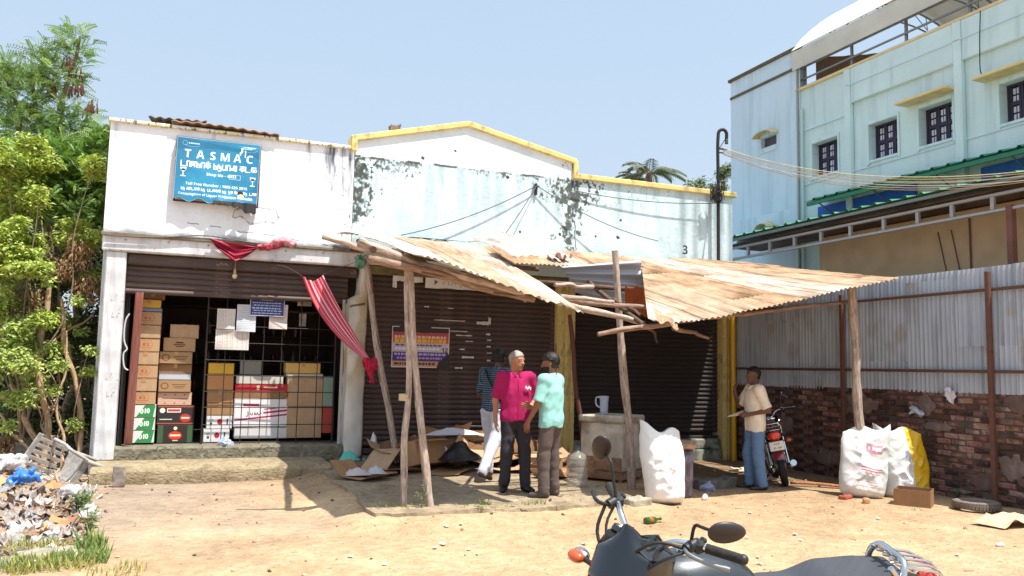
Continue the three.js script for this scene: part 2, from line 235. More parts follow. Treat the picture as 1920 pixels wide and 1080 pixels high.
{ // the broken concrete floor under the lean-to
  const N = 150, M = 96, x0 = 1.95, x1 = 5.25, edgeL = (z) => x0 + 0.12 * (vn(z * 2, 1, 6) - 0.5), edgeR = (z) => x1 - 0.5 * sstep(2.2, 4.4, z) * 0.4 + 0.16 * (vn(z * 2.3, 8, 6) - 0.5);
  const g = grid(N, M, (u, v) => {
    const z0 = -0.02, e = clamp(v * 1.06), x = mix(edgeL(z0 + v * 4.6), edgeR(z0 + v * 4.6), clamp((u - 0.03) / 0.94)), ze = slabEdge(x) + 0.07 * (vn(x * 9, 2, 8) - 0.5), z = mix(z0, ze, e);
    let y = 0.12 + (fbm(x * 3, z * 3, 3, 81) - 0.5) * 0.02; if (Math.abs(fbm(x * 1.1 + 3, z * 1.6, 3, 83) - 0.52) < 0.006) y -= 0.012; if (v > 0.95 || u < 0.02 || u > 0.98) y = -0.06; return [x, y, z + (v > 0.95 ? 0.02 * (v - 0.95) : 0)];
  }, (u, v) => [u * 3.3 + v * 0.2, v * 4.6 + (v > 0.93 ? (v - 0.93) * 3 : 0)]);
  const ix = g.index.array; for (let i = 0; i < ix.length; i += 3) [ix[i + 1], ix[i + 2]] = [ix[i + 2], ix[i + 1]]; g.computeVertexNormals();
  struct('pavement', g, mat({ map: scaled(concTex.map, 0.6), bumpMap: scaled(concTex.bump, 0.6), bumpScale: 0.02, color: css('#fff2e0'), roughness: 1 }));
}
// the front step of the left shop and the low footings of the shops
{
  const t = thing('front_step', 'worn concrete step along the front of the white shop', 'step', [0.6, 0, 0.55]);
  const tread = (x0, x1, z0, z1, y) => { const w = x1 - x0, d = z1 - z0; const g = grid(60, 14, (u, v) => { let zz = z1 - 0.0; const e = 0.05 * (vn(u * w * 4, 5, 91) - 0.5) + 0.03 * (vn(u * w * 14, 5, 92) - 0.5), V2 = v < 0.5 ? v / 0.5 : 1, dn = v < 0.5 ? 0 : Math.min(1, (v - 0.5) / 0.42); zz = z0 + (d + e * 0.7) * V2 + 0.018 * Math.sin(dn * 3.1) + dn * 0.012; return [x0 + u * w, y - dn * (y + 0.1) + (fbm(u * w * 3, zz * 3, 3, 93) - 0.5) * 0.02 - 0.008 * Math.pow(V2, 12), zz]; }, (u, v) => [u * w, v * (d + y)]); const ix = g.index.array; for (let i = 0; i < ix.length; i += 3) [ix[i + 1], ix[i + 2]] = [ix[i + 2], ix[i + 1]]; g.computeVertexNormals(); return g; };
  part('tread', tread(-0.98 - 0.6, 2.08 - 0.6, -0.56, 0.42, 0.205), mat({ map: concTex.map, bumpMap: concTex.bump, bumpScale: 0.014, color: css('#fff4dc'), roughness: 0.97 }), t);
  part('end_face', [span(-1.58, -1.55, -0.05, 0.19, -0.56, 0.4), span(1.45, 1.49, -0.05, 0.19, -0.56, 0.4)], concSandM, t);
}
// ---------------------------------------------------------------- the white shop
const whiteTex = fieldTex(896, 512, (u, v) => {
  const x = -1.12 + u * 3.57, y = 3.1 + v * 2.0, a = fbm(u * 20, v * 12, 4, 101), b = fbm(u * 80, v * 46, 3, 102);
  let k = 241 + (a - 0.5) * 16 + (b - 0.5) * 10; let r = k - 5, g = k - 1, bl = k + 5;
  const run = (cx, w, top, len, s) => { const d = Math.abs(x - cx + (vn(y * 6, cx * 9, 103) - 0.5) * 0.05) / w, t = (top - y) / len; if (t > 0 && t < 1 && d < 1) { const q = s * (1 - t) * (1 - d) * (0.4 + 0.9 * vn(x * 60, y * 6, 104)); r -= q; g -= q; bl -= q * 0.95; } };
  for (const [cx, w, l, s] of [[1.72, 0.05, 0.5, 120], [2.02, 0.11, 0.75, 150], [2.1, 0.05, 1.1, 120], [2.26, 0.07, 1.3, 120], [0.3, 0.04, 0.2, 60], [-1.0, 0.06, 0.6, 60], [2.36, 0.05, 1.6, 140]]) run(cx, w, 5.02, l, s);
  const sp = vn(x * 26, y * 26, 105); if (x > 1.6 && sp > 0.86) { const q = (sp - 0.86) * 900 * sstep(1.6, 2.4, x); r -= q; g -= q; bl -= q; }
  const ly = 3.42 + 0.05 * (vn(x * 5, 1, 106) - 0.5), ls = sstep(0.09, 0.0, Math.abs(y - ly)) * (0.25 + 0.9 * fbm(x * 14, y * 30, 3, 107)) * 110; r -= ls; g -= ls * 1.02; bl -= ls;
  const pl = Math.hypot((x - 1.0) / 0.32, (y - 3.84) / 0.12) + (fbm(x * 9, y * 9, 3, 108) - 0.5) * 0.9; if (Math.abs(pl - 1) < 0.05) { r -= 70; g -= 74; bl -= 72; } else if (pl < 1) { r -= 10; g -= 12; bl -= 8; }
  const cr = Math.abs(y - (3.62 - 0.09 * (x - 0.2) + 0.05 * (fbm(x * 6, 2, 3, 109) - 0.5))); if (cr < 0.008 && x > 0.0 && vn(x * 9, 7, 110) > 0.45) { r -= 80; g -= 84; bl -= 84; }
  return [r, g, bl, 0.5 + (a - 0.5) * 0.4 + (b - 0.5) * 0.3 - (pl < 1 ? 0.15 : 0)];
});
{ const k = (t) => { const q = t.clone(); q.repeat.set(1 / 3.57, 1 / 2.0); q.offset.set(1.12 / 3.57, -3.1 / 2.0); q.wrapS = q.wrapT = THREE.ClampToEdgeWrapping; q.needsUpdate = true; return q; }; var whiteWallM = mat({ map: k(whiteTex.map), bumpMap: k(whiteTex.bump), bumpScale: 0.012, roughness: 0.95 }); }
const whiteColM = mat({ map: scaled(fieldTex(512, 512, (u, v) => { const a = fbm(u * 6, v * 6, 5, 111, 6), sp = sstep(0.72, 0.85, fbm(u * 26, v * 20, 3, 112, 0)), st = sstep(0.5, 0.8, fbm(u * 22, v * 2, 3, 114)); const k = 214 + (a - 0.5) * 50 - sp * 60 - st * 16; return [k, k, k + 4, 0.5 + a * 0.4 - sp * 0.5]; }).map, 0.9), roughness: 0.95 });
const yellowEdge = mat({ map: scaled(fieldTex(512, 128, (u, v) => { const w = sstep(0.42, 0.56, fbm(u * 30, v * 5, 4, 121, 0)), s = sstep(0.56, 0.75, fbm(u * 60, v * 10, 3, 122)), k = (fbm(u * 90, v * 20, 2, 123) - 0.5) * 30; return [mix(222, 226, w) + k - s * 110, mix(212, 224, w) + k - s * 110, mix(170, 218, w) + k - s * 95]; }).map, 0.5, 1), roughness: 0.9 });
const yellowM = mat({ map: scaled(fieldTex(512, 256, (u, v) => { const k = (fbm(u * 40, v * 20, 4, 131) - 0.5) * 44, s = sstep(0.6, 0.85, fbm(u * 26, v * 9, 4, 132)) * 50; return [222 + k * 0.6 - s, 200 + k * 0.6 - s, 130 + k * 0.6 - s * 0.5]; }).map, 0.31, 0.57), roughness: 0.85 });
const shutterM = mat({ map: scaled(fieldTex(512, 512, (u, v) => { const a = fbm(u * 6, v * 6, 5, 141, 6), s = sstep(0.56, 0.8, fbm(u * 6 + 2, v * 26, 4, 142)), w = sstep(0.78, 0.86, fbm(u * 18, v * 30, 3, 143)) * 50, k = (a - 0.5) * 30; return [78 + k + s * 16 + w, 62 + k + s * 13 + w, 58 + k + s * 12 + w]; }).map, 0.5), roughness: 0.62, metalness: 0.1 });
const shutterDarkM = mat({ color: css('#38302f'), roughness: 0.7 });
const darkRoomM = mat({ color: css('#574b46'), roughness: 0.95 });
const slatGeo = {};
function slats(parent, x0, x1, y0, y1, z, m, pitch = 0.082) { // rolling shutter laths, one by one
  const prof = []; for (let i = 0; i <= 6; i++) { const t = i / 6; prof.push([0.018 * Math.sin(t * Math.PI), -pitch / 2 + 0.006 + (pitch - 0.012) * t]); } prof.push([0.0, pitch / 2 - 0.003], [0.0, pitch / 2]);
  const w = x1 - x0, key = w.toFixed(3) + pitch; const g = slatGeo[key] ??= (() => { const k = grid(1, prof.length - 1, (u, v) => { const p = prof[Math.round(v * (prof.length - 1))]; return [(u - 0.5) * w, p[1], p[0]]; }, (u, v) => [u * w, v * pitch]); k.setAttribute('uv', k.attributes.uv); return k; })();
  const n = Math.floor((y1 - y0) / pitch); for (let i = 0; i < n; i++) { const o = part('slat', g, m, parent); o.position.set((x0 + x1) / 2, y1 - (i + 0.5) * pitch, z); o.rotation.x = (hsh(i, 3, 1, 5) - 0.5) * 0.02; }
}
{
  const b = thing('shop_building', 'white plastered flat fronted shop with an open front full of cartons', 'building', [0, 0, 0]);
  part('wall', plate([[-1.1, 3.405], [2.42, 3.405], [2.42, 5.02], [-1.1, 5.02]], 0.22), whiteWallM, b);
  part('side_wall', [span(-1.1, -0.88, -0.1, 5.02, -5.5, -0.225, 0.01)], whiteColM, b);
  part('beam', [span(-1.1, 2.66, 3.15, 3.4, -0.24, 0.06, 0.02)], whiteColM, b);
  part('ledge', [span(-1.12, 2.62, 3.36, 3.42, 0.004, 0.1, 0.014)], mat({ map: scaled(concTex.map, 0.8), color: css('#d8d6d2'), roughness: 1 }), b);
  part('coping', [span(-1.13, 2.36, 5.02, 5.075, -0.26, 0.05, 0.014)], yellowEdge, b);
  part('column', [span(-1.04, -0.775, 0.205, 3.148, -0.26, 0.02, 0.016)], whiteColM, b);
  { // the right column, its plaster broken away near the top
    const m = 34, g = grid(8, m, (u, v) => { const y = 0.2 + v * 2.95, bite = 0.16 * sstep(2.62, 2.74, y) + 0.03 * (vn(y * 5, 1, 151) - 0.5); const ang = [[2.42 + bite, -0.25], [2.42 + bite, 0.05], [2.72, 0.055], [2.72, -0.25]]; const s = u * 3, i = Math.min(2, Math.floor(s)), t = s - i; return [mix(ang[i][0], ang[i + 1][0], t) + (vn(y * 8, u * 5, 152) - 0.5) * 0.02, y, mix(ang[i][1], ang[i + 1][1], t) + (vn(y * 7, u * 6, 153) - 0.5) * 0.015]; }, (u, v) => [u * 0.9, v * 2.95]);
    const ix = g.index.array; part('column', g, mat({ map: scaled(fieldTex(512, 512, (u, v) => { const a = fbm(u * 6, v * 10, 5, 154, 0), p = sstep(0.4, 0.6, fbm(u * 5, v * 8, 4, 155)) * sstep(0.3, 0.5, v), k = (a - 0.5) * 50, c = Math.abs(v - 0.79 - 0.06 * (u - 0.4)) < 0.006 && u > 0.3 && u < 0.6 ? 90 : 0; return [212 + k - p * 14 - c, 206 + k - p * 24 - c, 198 + k - p * 46 - c, a]; }).map, 1.1, 1 / 2.95), roughness: 1, side: THREE.DoubleSide }), b);
  }
  part('threshold', [span(-0.9, 2.72, 0.05, 0.385, -0.5, 0.0, 0.03)], mat({ map: scaled(concTex.map, 0.7), bumpMap: scaled(concTex.bump, 0.7), bumpScale: 0.02, color: css('#cfd3cc'), roughness: 1 }), b);
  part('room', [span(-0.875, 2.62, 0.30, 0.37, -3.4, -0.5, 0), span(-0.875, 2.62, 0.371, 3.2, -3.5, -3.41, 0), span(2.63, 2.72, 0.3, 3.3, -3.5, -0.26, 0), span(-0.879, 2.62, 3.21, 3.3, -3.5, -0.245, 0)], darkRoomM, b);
  part('roof', [span(-0.87, 2.4, 4.55, 4.65, -5.5, -0.23, 0.01)], concDarkM, b);
  const sh = part('shutter_box', [span(-0.77, 2.55, 2.98, 3.14, -0.2, -0.05, 0.02)], shutterM, b);
  slats(b, -0.77, 2.42, 2.52, 2.985, -0.13, shutterM, 0.085);
}
// ---------------------------------------------------------------- the gabled shops
const gable = [[2.43, 5.16], [2.5, 5.22], [4.32, 5.66], [6.26, 5.25], [6.28, 4.98], [9.68, 4.98]];
const blueTex = fieldTex(1408, 500, (u, v) => {
  const x = 2.43 + u * 7.27, y = 3.1 + v * 2.6, a = fbm(x * 3, y * 3, 5, 161), b = fbm(x * 18, y * 18, 3, 162), st = fbm(x * 9, y * 1.1, 4, 163);
  let k = (a - 0.5) * 26 + (b - 0.5) * 12, r = 203 + k, g = 223 + k, bl = 230 + k, h = 0.5 + (b - 0.5) * 0.5;
  const line = 4.93, white = y > line && x < 6.3 ? 1 : 0; if (white) { r += 16; g += 6; bl += 5; } else { const q = sstep(0.45, 0.7, st) * 22 * sstep(3.3, 4.6, y); r -= q; g -= q; bl -= q; }
  const mould = (m, c = 0.6) => { if (m <= 0) return; m = clamp(m); r = mix(r, 66, m * c); g = mix(g, 70, m * c); bl = mix(bl, 66, m * c); };
  const n = fbm(x * 13, y * 13, 4, 165), n2 = fbm(x * 34, y * 26, 3, 166), up = line - y;
  if (x < 6.3) { mould(sstep(0.028, 0.0, Math.abs(up + 0.03 * (n - 0.5))) * sstep(0.34, 0.6, vn(x * 5, 2, 167)) * 1.4, 0.85); if (up > 0) mould((n2 * 1.4 + n * 0.6 - 0.72 - up * (1.4 + 4 * sstep(3.0, 4.6, x))) * 3.2 * sstep(0.25, 0.6, fbm(x * 1.6, 3, 3, 168)), 0.75); else mould((n2 - 0.72 - Math.abs(up) * 0.3) * 5 * sstep(4.6, 2.8, x), 0.5); }
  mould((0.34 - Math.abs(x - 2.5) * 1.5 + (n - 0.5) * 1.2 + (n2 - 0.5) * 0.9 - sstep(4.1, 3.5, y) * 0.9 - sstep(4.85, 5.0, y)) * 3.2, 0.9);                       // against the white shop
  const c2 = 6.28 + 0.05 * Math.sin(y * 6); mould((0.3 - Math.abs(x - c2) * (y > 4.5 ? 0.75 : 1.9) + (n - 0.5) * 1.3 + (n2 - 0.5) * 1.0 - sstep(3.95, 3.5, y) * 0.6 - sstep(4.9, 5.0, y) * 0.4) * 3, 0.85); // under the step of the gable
  if (x > 6.3) mould((n2 * 1.1 + n * 0.5 - 0.86 - (4.95 - y) * 0.55) * 3 * sstep(9.4, 7.2, x), 0.45);
  mould((n2 - 0.88) * 6, 0.3);
  const cr = Math.abs(x - (6.33 + 0.05 * (fbm(y * 9, 3, 3, 169) - 0.5) + 0.1 * (4.1 - y))); if (cr < 0.009 && y < 4.2 && y > 3.5) { r -= 110; g -= 110; bl -= 105; h -= 0.4; }
  for (const [px, py, pr] of [[5.05, 4.86, 0.03], [6.05, 3.95, 0.025], [7.2, 3.98, 0.03], [6.75, 3.97, 0.02], [3.55, 5.02, 0.025], [4.1, 5.2, 0.02], [7.25, 4.3, 0.02], [5.3, 3.93, 0.02]]) if (Math.hypot(x - px, (y - py)) < pr * (0.6 + n2)) { r = 70; g = 74; bl = 74; h -= 0.3; }
  return [r, g, bl, h];
});
{ const g = blueTex.ctx; const X = (x) => (x - 2.43) / 7.27 * 1408, Y = (y) => (1 - (y - 3.1) / 2.6) * 500; g.save(); g.translate(X(8.62), Y(3.86)); g.fillStyle = '#33404c'; g.font = 'bold 44px sans-serif'; g.textAlign = 'center'; g.textBaseline = 'middle'; g.fillText('3', 0, 0); g.restore(); }
{
  const k = (t) => { const q = t.clone(); q.repeat.set(1 / 7.27, 1 / 2.6); q.offset.set(-2.43 / 7.27, -3.1 / 2.6); q.wrapS = q.wrapT = THREE.ClampToEdgeWrapping; q.needsUpdate = true; return q; };
  const blueM = mat({ map: k(blueTex.map), bumpMap: k(blueTex.bump), bumpScale: 0.01, roughness: 0.95 });
  const b = thing('shop_building', 'pale blue gabled shop row with yellow coping and mould stained front', 'building', [0, 0, 0]);
  part('wall', plate([[2.43, 3.2], [9.68, 3.2], [9.68, 4.98], [6.28, 4.98], [6.26, 5.25], [4.32, 5.66], [2.5, 5.22], [2.43, 5.16]], 0.24), blueM, b);
  part('side_wall', [span(9.44, 9.68, -0.1, 4.97, -6, -0.245, 0.01)], mat({ color: css('#c9dde0'), roughness: 0.95 }), b);
  // yellow coping following the stepped gable, one run per slope
  const cope = (p, q, w = 0.095) => { const L = Math.hypot(q[0] - p[0], q[1] - p[1]); return move(cbox(L + 0.02, w, 0.32, 0.012), (p[0] + q[0]) / 2, (p[1] + q[1]) / 2 + 0.0, -0.105, 0, 0, Math.atan2(q[1] - p[1], q[0] - p[0])); };
  for (const [p, q] of [[[2.37, 5.2], [4.32, 5.69]], [[4.32, 5.688], [6.33, 5.27]], [[6.36, 5.01], [9.74, 5.0]]]) part('coping', cope(p, q), yellowM, b);
  part('coping', span(2.36, 2.455, 5.0, 5.19, -0.24, 0.06, 0.01), yellowM, b); part('coping', span(6.28, 6.37, 4.96, 5.28, -0.24, 0.062, 0.01), yellowM, b);
  part('beam', span(2.74, 9.44, 3.05, 3.19, -0.24, -0.004, 0.01), mat({ map: scaled(concTex.map, 0.6), color: css('#cfc6a4'), roughness: 1 }), b);
  // fluted yellow piers
  const pier = (x0, x1, y0, z) => { const o = part('pier', span(x0, x1, y0, 3.045, z - 0.3, z, 0.012), yellowM, b); const n = 3, w = (x1 - x0); for (let i = 0; i < n; i++) { const c = x0 + w * (i + 0.5) / n; part('pier_flute', span(c - w / n * 0.32, c + w / n * 0.32, y0 + 0.01, 3.03, z + 0.003, z + 0.03, 0.012), yellowM, o); } };
  pier(6.02, 6.36, 0.05, 0.04); pier(9.44, 9.68, -0.05, 0.02);
  { const g = tube([V(9.58, -0.02, 0.15), V(9.56, 3.35, 0.15)], 0.05, 12); part('drain_pipe', g, mat({ color: css('#e0b020'), roughness: 0.35, metalness: 0.1 }), b); }
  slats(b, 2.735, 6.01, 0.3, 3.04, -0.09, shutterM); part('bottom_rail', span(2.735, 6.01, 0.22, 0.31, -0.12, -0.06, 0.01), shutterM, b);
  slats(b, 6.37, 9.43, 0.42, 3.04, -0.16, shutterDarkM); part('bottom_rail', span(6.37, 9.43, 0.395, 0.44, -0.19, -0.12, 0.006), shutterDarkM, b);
  part('footing', [span(2.73, 9.43, -0.05, 0.2, -0.3, 0.0, 0.02), span(6.38, 9.42, 0.2, 0.385, -0.3, -0.02, 0.02)], mossM, b);
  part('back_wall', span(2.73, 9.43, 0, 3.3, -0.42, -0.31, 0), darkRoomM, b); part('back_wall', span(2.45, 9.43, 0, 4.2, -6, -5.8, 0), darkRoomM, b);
  part('roof', [move(cbox(7.1, 0.06, 6, 0.01), 6.05, 4.6, -3.2, 0.06)], concDarkM, b);
}
{ // torn remains of a white banner on the lintel
  const o = thing('paper_notice', 'torn white strip of paper along the top of the brown shutter', 'notice', [3.0, 3.0, -0.06]);
  const torn = (x0, x1, y0, y1) => thick(grid(24, 6, (u, v) => [mix(x0, x1, u), mix(y0 + 0.03 * (vn(u * 9, 2, 171) - 0.5), y1, v), 0.012 * Math.sin(u * 9 + v)]), 0.003);
  const white = mat({ color: css('#e6e6e4'), roughness: 0.9 });
  const p = part('strip', [torn(0.0, 0.5, -0.06, 0.05), torn(0.0, 0.07, -0.16, -0.05)], white, o); p.position.set(0.12, 0.02, 0.03);
  const q = part('strip', torn(0.0, 1.7, -0.12, 0.06), mat({ map: drawTex(512, 64, (g, w, h) => { g.fillStyle = '#e8e8e6'; g.fillRect(0, 0, w, h); g.fillStyle = '#6b6b70'; g.font = 'bold 40px serif'; g.beginPath(); g.moveTo(46, 14); g.lineTo(66, 24); g.lineTo(46, 44); g.fill(); g.fillStyle = '#a9a9b0'; for (const [x, y, w, h] of [[90, 26, 4, 16], [94, 24, 12, 4], [116, 22, 4, 20], [116, 38, 14, 4], [136, 18, 4, 24], [152, 24, 4, 18], [150, 24, 16, 4], [182, 40, 5, 14]]) g.fillRect(x, y, w, h); }), roughness: 0.9 }), o); q.position.set(0.66, 0.0, 0.03);
}
// ---------------------------------------------------------------- the tall building on the right
const BX = 11.5;
const aquaTex = fieldTex(1024, 1024, (u, v) => { const a = fbm(u * 6, v * 6, 5, 201, 6), b = fbm(u * 50, v * 50, 3, 202, 50), s = sstep(0.52, 0.82, fbm(u * 44, v * 3, 4, 203)), k = (a - 0.5) * 24 + (b - 0.5) * 8 - s * 22; return [197 + k * 0.6, 222 + k * 0.6, 227 + k * 0.6, 0.5 + (b - 0.5) * 0.6]; });
const aquaM = mat({ map: scaled(aquaTex.map, 0.22), bumpMap: scaled(aquaTex.bump, 0.22), bumpScale: 0.006, roughness: 0.92 });
const aquaGreyM = mat({ map: scaled(aquaTex.map, 0.2), color: new THREE.Color().setRGB(1.02, 1.0, 1.12), roughness: 0.95 });
const creamM = grained(214, 196, 150, { freq: 10, amp: 14, rep: 0.6 });
const greyMetalM = mat({ color: css('#8b949a'), roughness: 0.5, metalness: 0.5 });
const winFrameM = mat({ color: css('#2a2440'), roughness: 0.5 });
const winPaneM = mat({ color: css('#c8cede'), roughness: 0.15, metalness: 0.0 });
function wallX(x, z0, z1, y0, y1, depth, m, parent, name, holes = []) { // an upright wall facing -x with openings [z0, z1, y0, y1]
  const g = plate([[z0, y0], [z1, y0], [z1, y1], [z0, y1]], depth, holes.map(([a, b, c, d]) => [[a, c], [b, c], [b, d], [a, d]])); g.rotateY(-Math.PI / 2); g.translate(x, 0, 0); return part(name, g, m, parent);
}
{
  const b = thing('apartment_building', 'tall pale aqua building with dark shuttered windows and a canopied roof', 'building', [0, 0, 0]);
  const zF = atX(BX, 1370, 155).z, zC = atX(BX, 1495, 174).z, yT = atX(BX, 1490, 95).y, yP = atX(BX, 1495, 174).y, zN = 9.5;
  const W = []; for (const [x0, x1, yt, yb] of [[1524, 1571, 271, 333], [1630, 1683, 235, 302], [1724, 1786, 205, 276], [1875, 1950, 159, 234]]) { const a = atX(BX, x0, yt), c = atX(BX, x0, yb), d = atX(BX, x1, yt); W.push([a.z, d.z, c.y, a.y]); }
  const last = W[3]; W.push([last[1] + 0.9, last[1] + 1.9, last[2], last[3]]);
  const ve = (() => { const a = atX(BX, 1427, 262), c = atX(BX, 1427, 290), d = atX(BX, 1456, 262); return [a.z, d.z, c.y, a.y + 0.02]; })();
  wallX(BX, zF, zC, -0.1, yT, 0.24, aquaGreyM, b, 'wall', [ve]);
  const wl = wallX(BX, zC, zN, -0.1, yP, 0.3, aquaM, b, 'wall', W);
  part('end_wall', [span(BX + 0.3, BX + 8, -0.1, yT, zF - 0.02, zF + 0.2, 0.01), span(BX + 0.3, BX + 8, -0.1, yP, zN - 0.2, zN, 0.01)], aquaGreyM, b);
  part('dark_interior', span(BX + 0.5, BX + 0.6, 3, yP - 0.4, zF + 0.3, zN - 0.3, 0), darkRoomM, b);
  part('roof', span(BX + 0.3, BX + 8, yP - 0.9, yP - 0.8, zC, zN, 0.01), concM, b);
  part('coping', span(BX - 0.05, BX + 0.3, yT, yT + 0.07, zF - 0.05, zC, 0.01), concDarkM, b);
  part('ledge', span(BX - 0.03, BX - 0.002, yT - 0.42, yT - 0.36, zF, zC, 0.01), concDarkM, b);
  part('coping', span(BX - 0.06, BX + 0.34, yP + 0.001, yP + 0.06, zC - 0.02, zN, 0.012), creamM, b);
  part('corner_pier', span(BX - 0.03, BX - 0.002, -0.1, yT - 0.43, zC - 0.06, zC + 0.1, 0.012), aquaM, b);
  // pilasters and the proud upper band between them
  const zp = [atX(BX, 1596, 300).z, atX(BX, 1803, 200).z, atX(BX, 1803, 200).z + (atX(BX, 1803, 200).z - atX(BX, 1596, 300).z)];
  for (const z of zp) part('pilaster', span(BX - 0.1, BX - 0.003, 3.4, yP - 0.01, z - 0.06, z + 0.09, 0.012), aquaM, b);
  const yB = atX(BX, 1700, 156).y;
  for (const [z0, z1] of [[zp[0] + 0.092, zp[1] - 0.062], [zp[1] + 0.092, zp[2] - 0.062]]) part('upper_band', span(BX - 0.08, BX - 0.003, yB, yP - 0.012, z0, z1, 0.012), aquaM, b);
  part('band_line', [span(BX - 0.1, BX - 0.081, yB + 0.34, yB + 0.355, zp[0], zp[2], 0.003), span(BX - 0.03, BX - 0.003, atX(BX, 1560, 228).y, atX(BX, 1560, 228).y + 0.03, zC + 0.1, zp[0] - 0.07, 0.004), span(BX - 0.02, BX - 0.003, W[0][2] - 0.12, W[0][2] - 0.1, zC + 0.12, zN, 0.004)], aquaGreyM, b);
  const ink = mat({ color: css('#7fa59c'), roughness: 1 });
  // windows: frame, three leaves, panes
  W.forEach(([z0, z1, y0, y1], i) => {
    const w = z1 - z0, h = y1 - y0, f = part('window', [span(BX + 0.14, BX + 0.2, y0 + 0.001, y0 + 0.04, z0, z1, 0.004), span(BX + 0.14, BX + 0.2, y1 - 0.04, y1 - 0.001, z0, z1, 0.004), span(BX + 0.142, BX + 0.198, y0 + 0.04, y1 - 0.04, z0 + 0.001, z0 + 0.035, 0.004), span(BX + 0.142, BX + 0.198, y0 + 0.04, y1 - 0.04, z1 - 0.035, z1 - 0.001, 0.004), span(BX + 0.19, BX + 0.24, y0 + 0.01, y1 - 0.01, z0 + 0.01, z1 - 0.01, 0.002)], winFrameM, b);
    for (let k = 0; k < 3; k++) { const c = z0 + 0.035 + (w - 0.07) * (k + 0.5) / 3, lw = (w - 0.07) / 3; part('leaf', [span(BX + 0.15, BX + 0.186, y0 + 0.042, y1 - 0.042, c - lw * 0.48, c - lw * 0.3, 0.003), span(BX + 0.15, BX + 0.186, y0 + 0.042, y1 - 0.042, c + lw * 0.3, c + lw * 0.48, 0.003), span(BX + 0.15, BX + 0.186, y0 + h * 0.46, y0 + h * 0.56, c - lw * 0.3, c + lw * 0.3, 0.003)], winFrameM, f);
      for (let r = 0; r < 4; r++) for (const s of [-1, 1]) { const yy = y0 + h * (0.1 + [0.0, 0.19, 0.46, 0.65][r]); part('pane', span(BX + 0.176, BX + 0.183, yy, yy + h * 0.145, c + s * lw * 0.16 - lw * 0.11, c + s * lw * 0.16 + lw * 0.11, 0), winPaneM, f); } }
    part('window_surround', [span(BX - 0.025, BX - 0.002, y0 - 0.08, y1 + 0.06, z0 - 0.07, z0 - 0.005, 0.006), span(BX - 0.025, BX - 0.002, y0 - 0.08, y1 + 0.06, z1 + 0.005, z1 + 0.05, 0.006), span(BX - 0.026, BX - 0.003, y1 + 0.005, y1 + 0.07, z0 - 0.004, z1 + 0.004, 0.006), span(BX - 0.03, BX + 0.12, y0 - 0.05, y0 - 0.003, z0 - 0.003, z1 + 0.003, 0.006)], aquaM, f);
    if (i > 1) part('sunshade', span(BX - 0.3, BX - 0.003, y1 + 0.1, y1 + 0.15, z0 - 0.26, z1 + 0.12, 0.01), creamM, f);
  });
  { const [z0, z1, y0, y1] = ve; const f = part('window', [span(BX + 0.1, BX + 0.14, y0 + 0.12, y1, z0, z1, 0.003)], mat({ color: css('#4a4c58'), roughness: 0.5 }), b); part('sill', span(BX - 0.02, BX + 0.1, y0, y0 + 0.115, z0 + 0.002, z1 - 0.002, 0.004), aquaM, f);
    const hood = (z, y, w) => thick(grid(14, 4, (u, v) => { const a = Math.PI * u; return [BX - 0.002 - 0.2 * v, y + 0.14 * Math.sin(a) * (1 - 0.25 * v) - 0.03 * v, z - Math.cos(a) * w / 2]; }), 0.02);
    part('hood', hood((z0 + z1) / 2, y1 + 0.0, z1 - z0 + 0.1).scale(1, 1, 1), creamM, f); const q = atX(BX, 1440, 428); part('hood', hood(q.z, q.y, 0.4), creamM, b); }
  const rod = (px, y0, y1, r) => { const z = atX(BX, px, 300).z; return tube([V(BX - 0.06, y0, z), V(BX - 0.06, y1, z)], r, 8); };
  part('down_pipe', rod(1501, 3.6, yT - 0.1, 0.024), mat({ color: css('#8d9aa0'), roughness: 0.6 }), b);
  part('down_pipe', rod(1509, 3.6, atX(BX, 1509, 205).y, 0.028), mat({ color: css('#b4cfd0'), roughness: 0.6 }), b);
  part('cable', tube([atX(BX - 0.13, 1838, 20), atX(BX - 0.13, 1837, 90), atX(BX - 0.13, 1840, 140), atX(BX - 0.13, 1850, 150)], 0.008, 6), blackM, b);
  // roof railing
  for (const h of [0.25, 0.5]) part('rail', span(BX + 0.06, BX + 0.1, yP + h, yP + h + 0.035, zC, zN, 0.008), greyMetalM, b);
  for (let z = zC + 0.06; z < zN; z += 1.28) part('rail_post', span(BX + 0.11, BX + 0.16, yP + 0.062, yP + 0.75, z, z + 0.05, 0.008), greyMetalM, b);
  // barrel roof over the terrace: hanging fascia, ribs, sheets
  const fasT = atX(BX - 0.1, 1497, 93).y, fasB = atX(BX - 0.1, 1500, 127).y;
  const shW = grained(196, 198, 190, { freq: 8, amp: 16, rep: 0.4, sy: 0.4, rough: 0.7 });
  part('fascia', thick(grid(2, 1, (u, v) => [BX - 0.1, mix(fasB, fasT, v), mix(zC - 0.02, zN, u)], (u, v) => [u * 9, v * 0.4]), 0.012), shW, b);
  const arc = (t) => [BX - 0.12 + 6.4 * t, fasT + 0.02 + 1.55 * Math.sin(Math.PI * Math.pow(t, 0.86))];
  const vault = (za, zb, t0, t1, off) => thick(grid(2, 24, (u, v) => { const p = arc(mix(t0, t1, v)); return [p[0], p[1] + off, mix(za, zb, u)]; }, (u, v) => [u * (zb - za), v * 7]), 0.014);
  const vaultM = grained(226, 220, 202, { freq: 8, amp: 16, rep: 0.3, rough: 0.7 });
  part('roof_sheet', vault(zC - 0.02, zC + 2.2, 0, 1, 0), vaultM, b);
  part('roof_sheet', vault(zC + 2.22, zN, 0, 1, 0.004), vaultM, b);
  part('ceiling_lining', vault(zC + 2.5, zN, 0.03, 0.97, -0.05), grained(206, 126, 86, { freq: 10, amp: 20, rep: 0.5 }), b);
